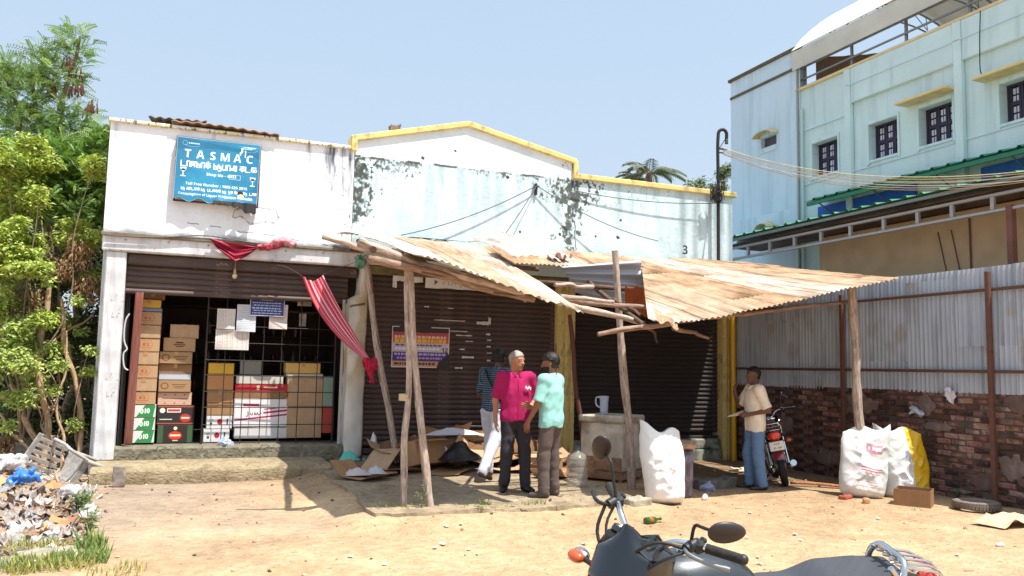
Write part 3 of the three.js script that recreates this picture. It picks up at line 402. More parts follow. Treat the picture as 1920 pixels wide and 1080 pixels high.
  for (let z = zC + 0.1; z < zN; z += 1.28) { const pts = []; for (let i = 0; i <= 14; i++) { const p = arc(0.02 + 0.96 * i / 14); pts.push(V(p[0], p[1] - 0.1, z)); } part('rib', [tube(pts, 0.022, 6), tube(pts.map((p) => V(p.x + 0.04, p.y - 0.22 - 0.14 * Math.sin((p.x - BX) / 6.4 * 3.14), p.z)), 0.018, 6)], greyMetalM, b); for (let i = 1; i < 13; i++) { const p = pts[i]; part('strut', tube([V(p.x, p.y, z), V(pts[i + (i % 2 ? 1 : 0)].x + 0.04, pts[i + (i % 2 ? 1 : 0)].y - 0.3, z)], 0.01, 5), greyMetalM, b); } }
  // dark sheeting hung inside the far bay of the terrace
  part('tarpaulin', thick(grid(14, 6, (u, v) => [BX + 0.45 + 0.03 * Math.sin(u * 20), yP - 0.2 + v * (1.0 - u * 0.55), mix(zC + 0.05, zC + 1.9, u)]), 0.008), mat({ color: css('#77604f'), roughness: 0.9 }), b);
}
// ---------------------------------------------------------------- roofed yard between the building and the fence
{
  const SX = 10.35;
  const s = thing('shed', 'long open shed with green sheet roof and grey steel truss', 'shed', [0, 0, 0]);
  const e0 = atX(SX - 0.25, 1376, 447), e1 = atX(SX - 0.25, 1920, 325), zA = -1.3, zB = 8.5, yE = atX(SX - 0.25, 1650, 383).y;
  const greenM = grained(52, 128, 96, { freq: 8, amp: 12, rep: 0.5, rough: 0.55 }), under = grained(96, 80, 66, { freq: 8, amp: 16, rep: 0.6, stain: 0.3 });
  const ribbed = (xa, ya, xb, yb, za, zb, m, parent, name) => { const n = Math.round((zb - za) / 0.9), w = (zb - za) / n; const g = grid(30, 1, (u, v) => { const k = (u * 3) % 1, h = k > 0.78 || u === 1 && 0 ? 0.035 : 0; return [mix(xa, xb, v), mix(ya, yb, v) + h, u * w]; }, (u, v) => [u * w, v * 1.4]), T = thick(g, 0.006); for (let i = 0; i < n; i++) { const o = part(name, T, m, parent); o.position.z = za + i * w; } };
  ribbed(SX - 0.28, yE, BX - 0.11, yE + 0.16, zA, zB, greenM, s, 'roof_sheet');
  part('purlin', [span(SX - 0.2, SX - 0.15, yE - 0.062, yE - 0.01, zA, zB, 0.004), span(SX + 0.4, SX + 0.45, yE + 0.02, yE + 0.07, zA, zB, 0.004)], greyMetalM, s);
  part('soffit', span(SX + 0.03, BX - 0.12, yE - 0.1, yE - 0.07, zA, zB, 0), under, s);
  const yT = atX(SX, 1650, 407).y, yb = atX(SX, 1650, 433).y, steel = mat({ color: css('#a3a6ad'), roughness: 0.5, metalness: 0.3 });
  part('chord', span(SX - 0.03, SX + 0.03, yT - 0.045, yT, zA, zB, 0.006), steel, s); part('chord', span(SX - 0.03, SX + 0.03, yb - 0.045, yb, zA, zB, 0.006), steel, s);
  for (const px of [1403, 1444, 1490, 1540, 1595, 1658, 1722, 1787, 1864, 1950, 2060]) { const z = atX(SX, px, 440).z; part('truss_post', span(SX - 0.026, SX + 0.026, yb + 0.001, yT - 0.046, z - 0.03, z + 0.03, 0.005), steel, s); }
  const zp = atX(SX, 1897, 440).z; part('post', span(SX - 0.05, SX + 0.05, -0.1, yb + 0.02, zp - 0.045, zp + 0.045, 0.008), grained(120, 84, 74, { freq: 9, amp: 24 }), s); part('post', span(SX - 0.05, SX + 0.05, -0.1, yb - 0.05, zA + 0.3, zA + 0.4, 0.008), steel, s);
  // the plastered wall under its roof
  const zw = atX(BX - 0.4, 1536, 490).z; const w = thing('yard_wall', 'plain beige plastered wall in shade under the long shed', 'wall', [BX - 0.3, 0, zw]);
  part('wall_face', span(-0.1, 0.1, -0.1, yE - 0.12, 0, 8.4 - zw, 0.012), grained(186, 162, 130, { freq: 8, amp: 14, rep: 0.5, bump: 0.004 }), w); part('conduit', [tube([V(-0.12, 2.6, atX(BX - 0.4, 1822, 470).z - zw), V(-0.12, yE - 0.2, atX(BX - 0.4, 1820, 440).z - zw)], 0.014, 6), tube([V(-0.115, 3.9, atX(BX - 0.4, 1760, 450).z - zw), V(-0.115, 2.6, atX(BX - 0.4, 1790, 500).z - zw)], 0.008, 6), tube([V(-0.115, 3.9, atX(BX - 0.4, 1785, 450).z - zw), V(-0.115, 2.6, atX(BX - 0.4, 1815, 500).z - zw)], 0.008, 6)], mat({ color: css('#5d4c40'), roughness: 0.8 }), w);
  // upper green awning with blue boarding
  const a = thing('green_awning', 'upper green sheet awning over blue boards on the aqua building', 'awning', [0, 0, 0]);
  const UX = BX - 0.55, yU = atX(UX, 1700, 330).y, zu = atX(UX, 1508, 380).z; ribbed(UX, yU, BX - 0.005, yU + 0.12, zu, 8.5, greenM, a, 'awning_sheet');
  part('edge_beam', span(UX + 0.03, UX + 0.07, yU - 0.085, yU - 0.012, zu + 0.02, 8.5, 0.005), mat({ color: css('#2f7d60'), roughness: 0.6 }), a);
  part('bracket', [0.3, 1.6, 2.9, 4.2].map((d) => tube([V(UX + 0.06, yU - 0.05, zu + d), V(BX - 0.01, yU - 0.3, zu + d)], 0.014, 6)), greyMetalM, a);
  const za = atX(BX - 0.06, 1533, 400).z, zb = atX(BX - 0.06, 1716, 380).z; part('blue_board', span(BX - 0.06, BX - 0.004, yE + 0.3, yU - 0.02, za, zb, 0.006), grained(40, 96, 190, { freq: 9, amp: 14, rough: 0.7 }), a); part('blue_board', span(BX - 0.06, BX - 0.004, yE + 0.3, yU - 0.02, zb + 1.25, 8.4, 0.006), grained(52, 110, 200, { freq: 9, amp: 14, rough: 0.7 }), a);
}
// ---------------------------------------------------------------- the boundary fence: bricks below, corrugated sheets above
const FX = 9.7;
{
  const f = thing('boundary_fence', 'long boundary fence of grey corrugated sheets on a mouldy brick wall', 'fence', [0, 0, 0]);
  const zA = -0.2, zB = 7.4, yW = 1.43;
  const mortarM = grained(96, 88, 82, { freq: 12, amp: 40, rep: 0.9, bump: 0.02, stain: 0.4 });
  part('mortar', span(FX - 0.012, FX + 0.2, -0.1, yW - 0.02, zA, zB, 0.004), mortarM, f);
  const bt = fieldTex(512, 512, (u, v) => { const a = fbm(u * 8, v * 8, 5, 211, 8), b = fbm(u * 50, v * 50, 3, 212, 50), p = sstep(0.58, 0.66, fbm(u * 10, v * 10, 4, 213, 10)), m = sstep(0.5, 0.66, fbm(u * 6, v * 6, 5, 214, 6)), k = (a - 0.5) * 60 + (b - 0.5) * 40; let r = 150 + k, g = 112 + k * 0.9, bl = 100 + k * 0.8; r = mix(r, 180, p * 0.6); g = mix(g, 164, p * 0.6); bl = mix(bl, 156, p * 0.6); r = mix(r, 66, m * 0.6); g = mix(g, 60, m * 0.6); bl = mix(bl, 56, m * 0.6); return [r, g, bl, 0.5 + k / 150]; });
  const mats = ['#ffffff', '#e8d0d4', '#d8cfc4', '#b5a6a8', '#9a8f92', '#f4e2cc', '#8a7c74', '#c4b6ba'].map((c, i) => mat({ map: scaled(bt.map, 1.1, 1.1, i * 0.13, i * 0.37), bumpMap: scaled(bt.bump, 1.1, 1.1, i * 0.13, i * 0.37), bumpScale: 0.012, color: css(c), roughness: 1 }));
  const geos = [0, 1, 2, 3].map((i) => { const g = cbox(0.05, 0.072, 0.219, 0.012); const p = g.attributes.position, uv = g.attributes.uv; for (let k = 0; k < p.count; k++) { const x = p.getX(k), y = p.getY(k), z = p.getZ(k); p.setXYZ(k, x + (vn3(x * 30, y * 30, z * 22, i) - 0.5) * 0.014, y + (vn3(x * 30, y * 30, z * 22, i + 5) - 0.5) * 0.012, z + (vn3(x * 30, y * 30, z * 22, i + 9) - 0.5) * 0.012); uv.setXY(k, uv.getX(k) + i * 0.7, uv.getY(k) + i * 0.3); } g.computeVertexNormals(); return g; });
  const list = []; for (let r = 0; r < 18; r++) for (let z = zA + (r % 2 ? 0.0 : 0.115); z < zB; z += 0.229) { const y = 0.03 + r * 0.0795; if (y > yW - 0.03) continue; list.push([y, z + (rnd() - 0.5) * 0.012, Math.hypot(FX, z - 13) + (z > 6.2 ? 50 : 0) - y]); }
  list.sort((a, b) => a[2] - b[2]); const rest = [];
  list.forEach(([y, z], i) => { const g = geos[i % 4], m = mats[Math.floor(clamp(fbm(y * 3, z * 1.4, 3, 217) * 1.6 - 0.3 + (rnd() - 0.5) * 0.7, 0, 0.999) * 8)], dx = (rnd() - 0.5) * 0.016, rz = (rnd() - 0.5) * 0.03; if (rnd() < 0.03) return; if (i < 296) { const o = part('brick', g, m, f); o.position.set(FX + dx, y, z); o.rotation.set((rnd() - 0.5) * 0.03, (rnd() - 0.5) * 0.04, rz); } else rest.push(move(g.clone(), FX + dx, y, z, 0, (rnd() - 0.5) * 0.04, rz)); });
  const rs = part('brick', rest, mats[3], f); rs.userData.kind = 'stuff';
  // sheets, each with its own set
  const n = 9, w = (zB - zA) / n; for (let i = 0; i < n; i++) { const yb = yW - 0.03 + rr(-0.02, 0.015), yt = 3.05 + rr(-0.012, 0.014), g = thick(grid(108, 5, (u, v) => [0.017 * Math.sin(u * 12.2 * 2 * Math.PI) + 0.012 * vn(v * 3, i, 221), mix(yb, yt, v), u * (w + 0.05)], (u, v) => [u * w + i * 1.7, v * 1.6 + i * 0.9]), 0.003); const o = part('corrugated_sheet', g, greyZincM, f); o.position.set(FX - 0.03 - (i % 2) * 0.008, 0, zA + i * w); }
  for (const [y, r] of [[1.69, 0.02], [2.74, 0.02]]) part('fence_rail', span(FX - 0.1, FX - 0.06, y - 0.02, y + 0.02, zA, zB, 0.006), brownSteelM, f);
  for (const px of [1590, 1868]) { const z = px === 1590 ? 2.9 : 5.44, o = part('fence_post', span(FX - 0.16, FX - 0.102, -0.1, px === 1590 ? 2.86 : 2.97, z - 0.03, z + 0.03, 0.006), brownSteelM, f); o.rotation.z = 0; }
}
// ---------------------------------------------------------------- the makeshift lean-to: rusty sheets on crooked poles
const yBack = (() => { const a = atZ(0.08, 660, 441), b = atZ(0.08, 1000, 470), c = atZ(0.08, 1370, 489); return (x) => (x < b.x ? mix(a.y, b.y, (x - a.x) / (b.x - a.x)) : mix(b.y, c.y, (x - b.x) / (c.x - b.x))); })();
const corr = (x, k = 0.076, a = 0.011) => a * Math.sin(x / k * 2 * Math.PI);
function corrSheet(x0, x1, za, zb, yf, m, parent, label, n = 7, rough = 1) { // ridges run along z; za, zb functions of x
  const nu = Math.max(8, Math.round((x1 - x0) / 0.0152));
  const g = grid(nu, n, (u, v) => { const x = mix(x0, x1, u), z = mix(za(x), zb(x), v); return [x, yf(x, z) + corr(x) + 0.03 * rough * (vn(x * 1.6, z * 1.2, 301) - 0.5) + 0.012 * rough * (vn(x * 6, z * 5, 302) - 0.5), z]; }, (u, v) => [mix(x0, x1, u) * 1.0 + x0 * 3.1, mix(za(mix(x0, x1, u)), zb(mix(x0, x1, u)), v)]);
  return part('roof_sheet', thick(g, 0.003), m, parent, label);
}
{
  const a = thing('lean_to', 'makeshift lean-to of rusty corrugated sheets on crooked wooden poles', 'lean-to', [0, 0, 0]);
  // right half
  const F = [[1232, 606], [1330, 601], [1400, 588], [1550, 552], [1690, 524]].map(([x, y]) => atZ(4.75, x, y));
  const yFront = (x) => { for (let i = 0; i < F.length - 1; i++) if (x < F[i + 1].x || i === F.length - 2) return mix(F[i].y, F[i + 1].y, (x - F[i].x) / (F[i + 1].x - F[i].x)); };
  const yr = (x, z) => mix(yBack(x), yFront(x), z / 4.75) - 0.05 * Math.sin(clamp(z / 4.75) * Math.PI);
  const L0 = F[0].x, L1 = L0 + 1.75, xEnd = 9.62;
  const startZ = (x) => (x < L1 ? 4.55 - (x - L0) / (L1 - L0) * 3.1 : 0.06), endZ = (x) => 4.72 * (x > F[4].x ? clamp((9.66 - x) / (9.66 - F[4].x)) : 1) + 0.03 * (vn(x * 9, 1, 303) - 0.5) + 0.06 * sstep(L0 + 1.0, L0, x) * (vn(x * 13, 5, 304) - 0.3) - 0.5 * sstep(8.9, 9.62, x) * 0;
  const ms = [rustM, rustM2, rustM3]; let i = 0;
  for (let x = L0; x < xEnd - 0.05; x += 0.74) { const k = i++; corrSheet(x - (k ? 0.06 : 0), Math.min(x + 0.74, xEnd), (q) => Math.max(startZ(q), 0.06), endZ, (q, z) => yr(q, z) + 0.006 + (k % 2) * 0.007, ms[k % 3], a); }
  for (let x = 3.9, k = 0; x < L1 + 0.1; x += 0.72, k++) corrSheet(x, Math.min(x + 0.76, L1 + 0.1), () => 0.06, (q) => 1.3 + 0.08 * vn(q * 5, 3, 305), (q, z) => yr(q, z) + 0.03 + (k % 2) * 0.008, ms[(k + 1) % 3], a);
  { // zinc sheet hanging down inside the gap, its ridges level
    const A = atZ(1.6, 1052, 500), B = atZ(1.6, 1200, 488), C = atZ(1.25, 1080, 548), D = atZ(1.25, 1222, 596);
    const g = grid(20, 60, (u, v) => { const p = A.clone().lerp(B, u), q = C.clone().lerp(D, u); p.lerp(q, v); p.z += corr(v * 0.62, 0.125, 0.034) + 0.04 * (vn(u * 3, v * 2, 306) - 0.5); return [p.x, p.y, p.z]; }, (u, v) => [u, v * 0.6]);
    part('hanging_sheet', thick(g, 0.003), mat({ color: css('#aab0bc'), roughness: 0.55, metalness: 0.2 }), a, 'grey zinc sheet hanging in the gap of the roof');
    const g2 = grid(24, 10, (u, v) => { const p = atZ(2.6 - v * 0.4, mix(1172, 1216, u), mix(535, mix(575, 592, u), v) + 6 * vn(u * 6, v * 3, 307)); return [p.x, p.y, p.z + corr(u * 0.5)]; });
    part('rusted_scrap', thick(g2, 0.003), grained(150, 84, 56, { freq: 12, amp: 34, rep: 2 }), a);
    // torn sheet corner folded down at the eave
    const g3 = grid(14, 10, (u, v) => { const p = atZ(4.72 + 0.04 * v, mix(1224, mix(1268, 1266, v), u) + 4 * v, mix(mix(575, 601, u), mix(596, 615, u) + 12 * u * (1 - u) + 6 * Math.sin(u * 9), v)); return [p.x, p.y, p.z + corr(u * 0.3) + 0.03 * v]; });
    part('torn_sheet', thick(g3, 0.003), rustM2, a);
  }
  // left half: flat at its left end, hanging low at its right
  const LF = [[690, 462], [760, 474], [832, 496], [900, 522], [960, 546], [1020, 566], [1066, 580]].map(([x, y]) => atZ(5.05, x, y));
  const yFl = (x) => { if (x <= LF[0].x) return LF[0].y + (LF[0].x - x) * 0.12; for (let k = 0; k < LF.length - 1; k++) if (x < LF[k + 1].x || k === LF.length - 2) return mix(LF[k].y, LF[k + 1].y, (x - LF[k].x) / (LF[k + 1].x - LF[k].x)); };
  const yl = (x, z) => mix(yBack(x) + 0.02, yFl(x), Math.pow(clamp(z / 5.05), 1.25)) + 0.05 * Math.sin(clamp(z / 5.05) * 3.14) * sstep(2.8, 4, x);
  const jag = (x) => 5.05 + 0.26 * (vn(x * 7, 2, 308) - 0.5) + 0.07 * (vn(x * 24, 2, 309) - 0.5) - 0.22 * sstep(3.68, 3.72, x) * sstep(3.9, 3.84, x) + 0.16 * sstep(3.4, 3.6, x) * sstep(3.75, 3.7, x);
  const xs = [2.22, 2.86, 3.46, 4.0];
  for (let k = 0; k < 3; k++) corrSheet(xs[k] - 0.05, xs[k + 1], () => 0.06, (x) => (k ? jag(x) : 5.05 + 0.2 * vn(x * 5, 3, 310)), (x, z) => yl(x, z) + (k % 2) * 0.01, [paleSheetM, rustM2, rustM][k], a, k ? undefined : 'pale sheet lying almost flat', 14, 1.3);
  { // the loose pale sheet thrown on top
    const P0 = atZ(0.7, 876, 452), P1 = atZ(0.7, 950, 440), P2 = atZ(3.2, 960, 484), P3 = atZ(3.0, 1052, 490);
    const g = grid(56, 16, (u, v) => { const p = P0.clone().lerp(P1, u), q = P2.clone().lerp(P3, u); p.lerp(q, v); p.y += 0.05 * Math.sin(u * 3.1) + 0.07 * Math.sin(v * 3.0) + corr(u * 0.9, 0.15, 0.012) + 0.06 * (vn(u * 3, v * 3, 311) - 0.5); return [p.x, p.y, p.z]; });
    part('loose_sheet', thick(g, 0.004), grained(214, 208, 200, { freq: 9, amp: 22, rep: 1.2, rough: 0.7, stain: 0.15 }), a, 'loose bent pale sheet on top of the roof');
  }
  { // flat black patches on the sheets, standing in for the dark of ragged holes
    const scrap = (cx, cy, rx, ry, s, rot) => { const c = Math.cos(rot), n = Math.sin(rot); const g = grid(40, 4, (u, v) => { const t = u * 2 * Math.PI, R = v * (0.72 + 0.28 * Math.cos(t * 5 + s) + 0.3 * (vn(Math.cos(t) * 3 + 5, Math.sin(t) * 3 + 5, s) - 0.5)), ex = Math.cos(t) * R * rx, ey = Math.sin(t) * R * ry, px = cx + ex * c - ey * n, pz = cy + ex * n + ey * c; return [px, yl(px, pz) + 0.032, pz]; }); return thick(g, 0.004); };
    const q = (px, py) => { let z = 2; for (let k = 0; k < 30; k++) { const p = atZ(z, px, py); z += (p.y - yl(p.x, z)) * 3; z = clamp(z, 0.2, 4.4); } const p = atZ(z, px, py); return p; };
    for (const [px, py, rx, ry, s] of [[792, 461, 0.22, 0.85, 1], [838, 484, 0.16, 0.5, 5]]) { const p = q(px, py); part('dark_hole_patch', scrap(p.x, p.z, rx, ry, s, -0.25), mat({ color: css('#1b191a'), roughness: 0.8 }), a); }
  }
  // rafters and purlins
  const P = (z, x, y) => atZ(z, x, y);
  { const q = P(1.0, 1050, 468); const s = part('roof_litter', thick(grid(16, 10, (u, v) => [q.x + (u - 0.5) * 0.34, yr(q.x, 1.0) + 0.06 + 0.12 * vn(u * 7, v * 6, 331), 1.0 + (v - 0.5) * 0.3]), 0.004), mat({ color: css('#c8a8a4'), roughness: 0.6 }), a); }
  const poles = [
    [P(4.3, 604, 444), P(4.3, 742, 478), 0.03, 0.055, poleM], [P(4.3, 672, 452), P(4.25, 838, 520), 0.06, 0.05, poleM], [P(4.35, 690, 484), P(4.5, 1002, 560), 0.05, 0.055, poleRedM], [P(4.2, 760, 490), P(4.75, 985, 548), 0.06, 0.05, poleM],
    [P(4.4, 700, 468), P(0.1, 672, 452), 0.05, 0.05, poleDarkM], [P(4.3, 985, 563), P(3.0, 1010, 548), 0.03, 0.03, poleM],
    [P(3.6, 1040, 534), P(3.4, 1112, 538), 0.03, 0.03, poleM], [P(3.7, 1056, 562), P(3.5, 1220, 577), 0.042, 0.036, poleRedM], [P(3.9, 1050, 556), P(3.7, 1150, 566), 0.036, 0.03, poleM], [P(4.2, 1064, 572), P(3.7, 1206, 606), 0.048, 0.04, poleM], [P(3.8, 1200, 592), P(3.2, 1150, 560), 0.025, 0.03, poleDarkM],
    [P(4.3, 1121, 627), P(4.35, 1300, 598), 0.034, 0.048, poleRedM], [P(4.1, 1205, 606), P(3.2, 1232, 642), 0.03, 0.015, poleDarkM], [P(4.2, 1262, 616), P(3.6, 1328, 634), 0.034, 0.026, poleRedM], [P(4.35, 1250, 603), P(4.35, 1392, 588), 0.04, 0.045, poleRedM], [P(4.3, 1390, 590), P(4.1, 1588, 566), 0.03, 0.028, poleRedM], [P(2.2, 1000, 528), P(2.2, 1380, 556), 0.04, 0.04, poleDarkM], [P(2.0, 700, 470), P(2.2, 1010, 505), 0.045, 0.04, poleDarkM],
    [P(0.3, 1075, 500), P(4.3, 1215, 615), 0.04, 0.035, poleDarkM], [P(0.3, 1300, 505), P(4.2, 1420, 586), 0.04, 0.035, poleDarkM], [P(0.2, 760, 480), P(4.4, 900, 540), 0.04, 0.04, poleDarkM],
  ];
  poles.forEach(([p, q, r0, r1, m], k) => part('rafter', wobblyPole(p, q, r0 * 0.82, r1 * 0.82, 0.05, k * 7 + 1), m, a));
  // posts
  const g1 = atY(0.11, 757, 950), g2 = atY(0.11, 808, 951), g4 = atY(0.0, 1185, 918);
  part('post', wobblyPole(V(g1.x, 0.05, g1.z), atZ(g1.z, 763, 470), 0.036, 0.036, 0.05, 401), poleM, a);
  part('post', wobblyPole(V(g2.x, 0.05, g2.z), atZ(g1.z + 0.02, 768, 486), 0.044, 0.034, 0.05, 402), poleM, a);
  part('post', wobblyPole(V(3.05, 0.2, 0.95), atZ(0.95, 684, 480), 0.05, 0.045, 0.07, 405), poleM, a);
  part('post', wobblyPole(V(g4.x, -0.05, g4.z), atZ(g4.z + 0.2, 1153, 470), 0.062, 0.04, 0.05, 409), poleM, a);
  part('post', wobblyPole(atY(0.0, 1625, 932).add(V(0.05, -0.05, -0.1)), atZ(4.3, 1597, 540), 0.06, 0.055, 0.03, 413), poleM, a);
  part('post', wobblyPole(V(6.3, 0.2, 0.55), atZ(0.5, 1068, 590), 0.04, 0.035, 0.03, 417), mat({ color: css('#6b4238'), roughness: 0.8 }), a);
  // rope lashings
  const lash = (p, r) => { const pts = []; for (let i = 0; i <= 26; i++) { const t = i / 26; pts.push(V(p.x + r * Math.cos(t * 31), p.y + (t - 0.5) * 0.07, p.z + r * Math.sin(t * 31))); } return tube(pts, 0.006, 5, 70); };
  part('lashing', lash(atZ(g1.z, 757, 745), 0.052), mat({ color: css('#d9c3a0'), roughness: 1 }), a); part('lashing', lash(atZ(g1.z, 763, 500), 0.07), mat({ color: css('#b9a78a'), roughness: 1 }), a);
}
// small things up on the roofs and the front
{
  const o = thing('loose_roof_sheet', 'brown weathered sheet lying on top of the white shop', 'roof sheet', [0, 5.08, 0]);
  const q = (px, py, z) => { const p = atZ(z, px, py); return [p.x, p.y - 5.08, p.z]; };
  const c = [q(322, 232, 0.09), q(523, 253, 0.09), q(525, 249, -1.4), q(330, 220, -1.4)];
  part('sheet', thick(grid(50, 6, (u, v) => { const p = [0, 1, 2].map((k) => mix(mix(c[0][k], c[1][k], u), mix(c[3][k], c[2][k], u), v)); p[1] = 0.03 + v * 0.12 + 0.012 * Math.sin(u * 60) + 0.02 * Math.sin(u * 4); return p; }, (u, v) => [u * 1.5, v]), 0.025), grained(150, 122, 100, { freq: 9, amp: 22, rep: 0.8 }), o);
  const d = [q(278, 226, -0.3), q(388, 226, -0.3), q(380, 217, -1.6), q(300, 221, -1.6)];
  part('sheet', thick(grid(30, 6, (u, v) => { const p = [0, 1, 2].map((k) => mix(mix(d[0][k], d[1][k], u), mix(d[3][k], d[2][k], u), v)); p[1] = 0.16 + v * 0.1 + 0.03 * u + 0.014 * Math.sin(u * 40); return p; }), 0.02), grained(104, 92, 84, { freq: 9, amp: 22, rep: 0.8 }), o);
  const e = thing('loose_roof_sheet', 'dark corrugated cement sheet beside the pole on the low parapet', 'roof sheet', [0, 0, 0]);
  part('sheet', thick(grid(70, 4, (u, v) => { const p = atZ(-0.28 - v * 0.9, mix(1252, 1340, u), mix(347, 335, v)); return [p.x, 5.02 + v * 0.2 + 0.035 * Math.sin(u * 44), p.z]; }), 0.014), grained(112, 86, 70, { freq: 9, amp: 26, rep: 1 }), e);
  const s = thing('stone', 'grey brown stone block sitting on the gable coping', 'stone', [0, 0, 0]);
  const p = atZ(-0.1, 740, 232); part('block', nets((x, y, z) => Math.max(Math.abs(x) - 0.1, Math.abs(y) - 0.075, Math.abs(z) - 0.1) * 0.8 + 0.03 * vn3(x * 12 + 3, y * 12, z * 12, 1), [-0.16, -0.14, -0.16], [0.16, 0.14, 0.16], 0.012), grained(128, 108, 94, { freq: 7, amp: 34, rep: 3 }), s); s.position.set(p.x, 5.55 - 0.19 + 0.12 + (p.x - 3.1) * 0.24, -0.1);
}
{ // service pole with its hook, and the wires
  const z = 0.14, p = atZ(z, 1347, 480), t = atZ(z, 1348, 250);
  const o = thing('service_pole', 'black bent steel service pole clamped to the blue wall with wires', 'pole', [p.x, 0, z]);
  const y1 = t.y; part('tube', tube([V(0, 3.3, 0), V(0, 4.2, 0), V(0, 5.2, 0), V(0, y1 - 0.1, 0), V(0.03, y1 + 0.05, 0.0), V(0.12, y1 + 0.08, 0.02), V(0.17, y1 + 0.02, 0.03), V(0.17, y1 - 0.1, 0.03)], 0.032, 10, 60), blackM, o);
  part('insulator', [lathe([[0.001, 0], [0.03, 0.005], [0.035, 0.03], [0.02, 0.045], [0.034, 0.06], [0.03, 0.09], [0.001, 0.095]], 14).translate(0.17, y1 - 0.2, 0.03), span(0.02, 0.2, y1 - 0.31, y1 - 0.28, -0.02, 0.02, 0.004), span(0.02, 0.12, y1 - 0.38, y1 - 0.36, -0.02, 0.02, 0.004)], mat({ color: css('#4c4a4c'), roughness: 0.5 }), o);
  part('stay', [tube([V(0.02, y1 - 0.3, 0), V(0.16, y1 - 0.08, 0.03)], 0.008, 5), tube([V(-0.02, y1 - 0.04, 0), V(-0.025, 4.0, 0.02), V(-0.02, 3.4, 0.0)], 0.006, 5, 30)], blackM, o);
  const tang = []; for (let k = 0; k < 14; k++) { const pts = []; for (let i = 0; i < 7; i++) pts.push(V(-0.1 + rr(-0.14, 0.14), 4.92 + rr(-0.2, 0.2), 0.03 + rr(0, 0.1))); tang.push(tube(pts, 0.006, 5, 24)); }
  part('wire_tangle', tang, mat({ color: css('#2b2827'), roughness: 0.7 }), o);
  const W0 = V(p.x + 0.1, y1 - 0.28, z + 0.02);
  for (let i = 0; i < 7; i++) {
    const e = atX(10.0, 2040, 306 + i * 3), pts = [], sag = 0.24 + 0.2 * hsh(i, 4, 2, 9); for (let k = 0; k <= 14; k++) { const u = k / 14, q = V(W0.x, W0.y - i * 0.022, W0.z).lerp(e, u); q.y -= sag * 4 * u * (1 - u); pts.push(q); }
    single('service_wire', tube(pts, 0.0055, 5, 40), mat({ color: css(['#d9c79a', '#cdb98c', '#c9c4bc', '#d6b684', '#bfb8b0', '#c2a070', '#cfc9c0'][i]), roughness: 0.7 }), `${['topmost', 'second', 'third', 'fourth', 'fifth', 'sixth', 'lowest'][i]} of seven pale wires sagging from the black pole past the aqua building`, 'wire', 'service wires across the aqua building');
  }
  const J = atZ(0.05, 1006, 348);
  const br = thing('wire_bracket', 'small black iron bracket holding wires on the blue wall', 'bracket', [J.x, J.y, 0.0]); part('stem', [span(-0.02, 0.02, -0.16, 0.04, 0.002, 0.05, 0.004), span(-0.05, 0.05, -0.02, 0.0, 0.003, 0.07, 0.004)], blackM, br);
  const wr = (a, z1, x1, y1b, sag, lb) => { const b = atZ(z1, x1, y1b), pts = []; for (let k = 0; k <= 10; k++) { const u = k / 10, q = a.clone().lerp(b, u); q.y -= sag * 4 * u * (1 - u); pts.push(q); } single('wall_wire', tube(pts, 0.0085, 5, 24), mat({ color: css('#5f6466'), roughness: 0.7 }), lb, 'wire'); };
  const J2 = V(J.x, J.y, 0.06);
  wr(J2, 0.12, 752, 441, 0.1, 'thin wire running from the wall bracket down to the left'); wr(J2, 0.3, 940, 448, 0.03, 'thin wire dropping steeply from the wall bracket'); wr(J2, 0.3, 1234, 452, 0.12, 'thin wire running from the wall bracket down to the right'); wr(atZ(0.05, 1075, 357), 0.12, 1342, 381, 0.08, 'thin wire stretched under the low parapet to the pole');
}
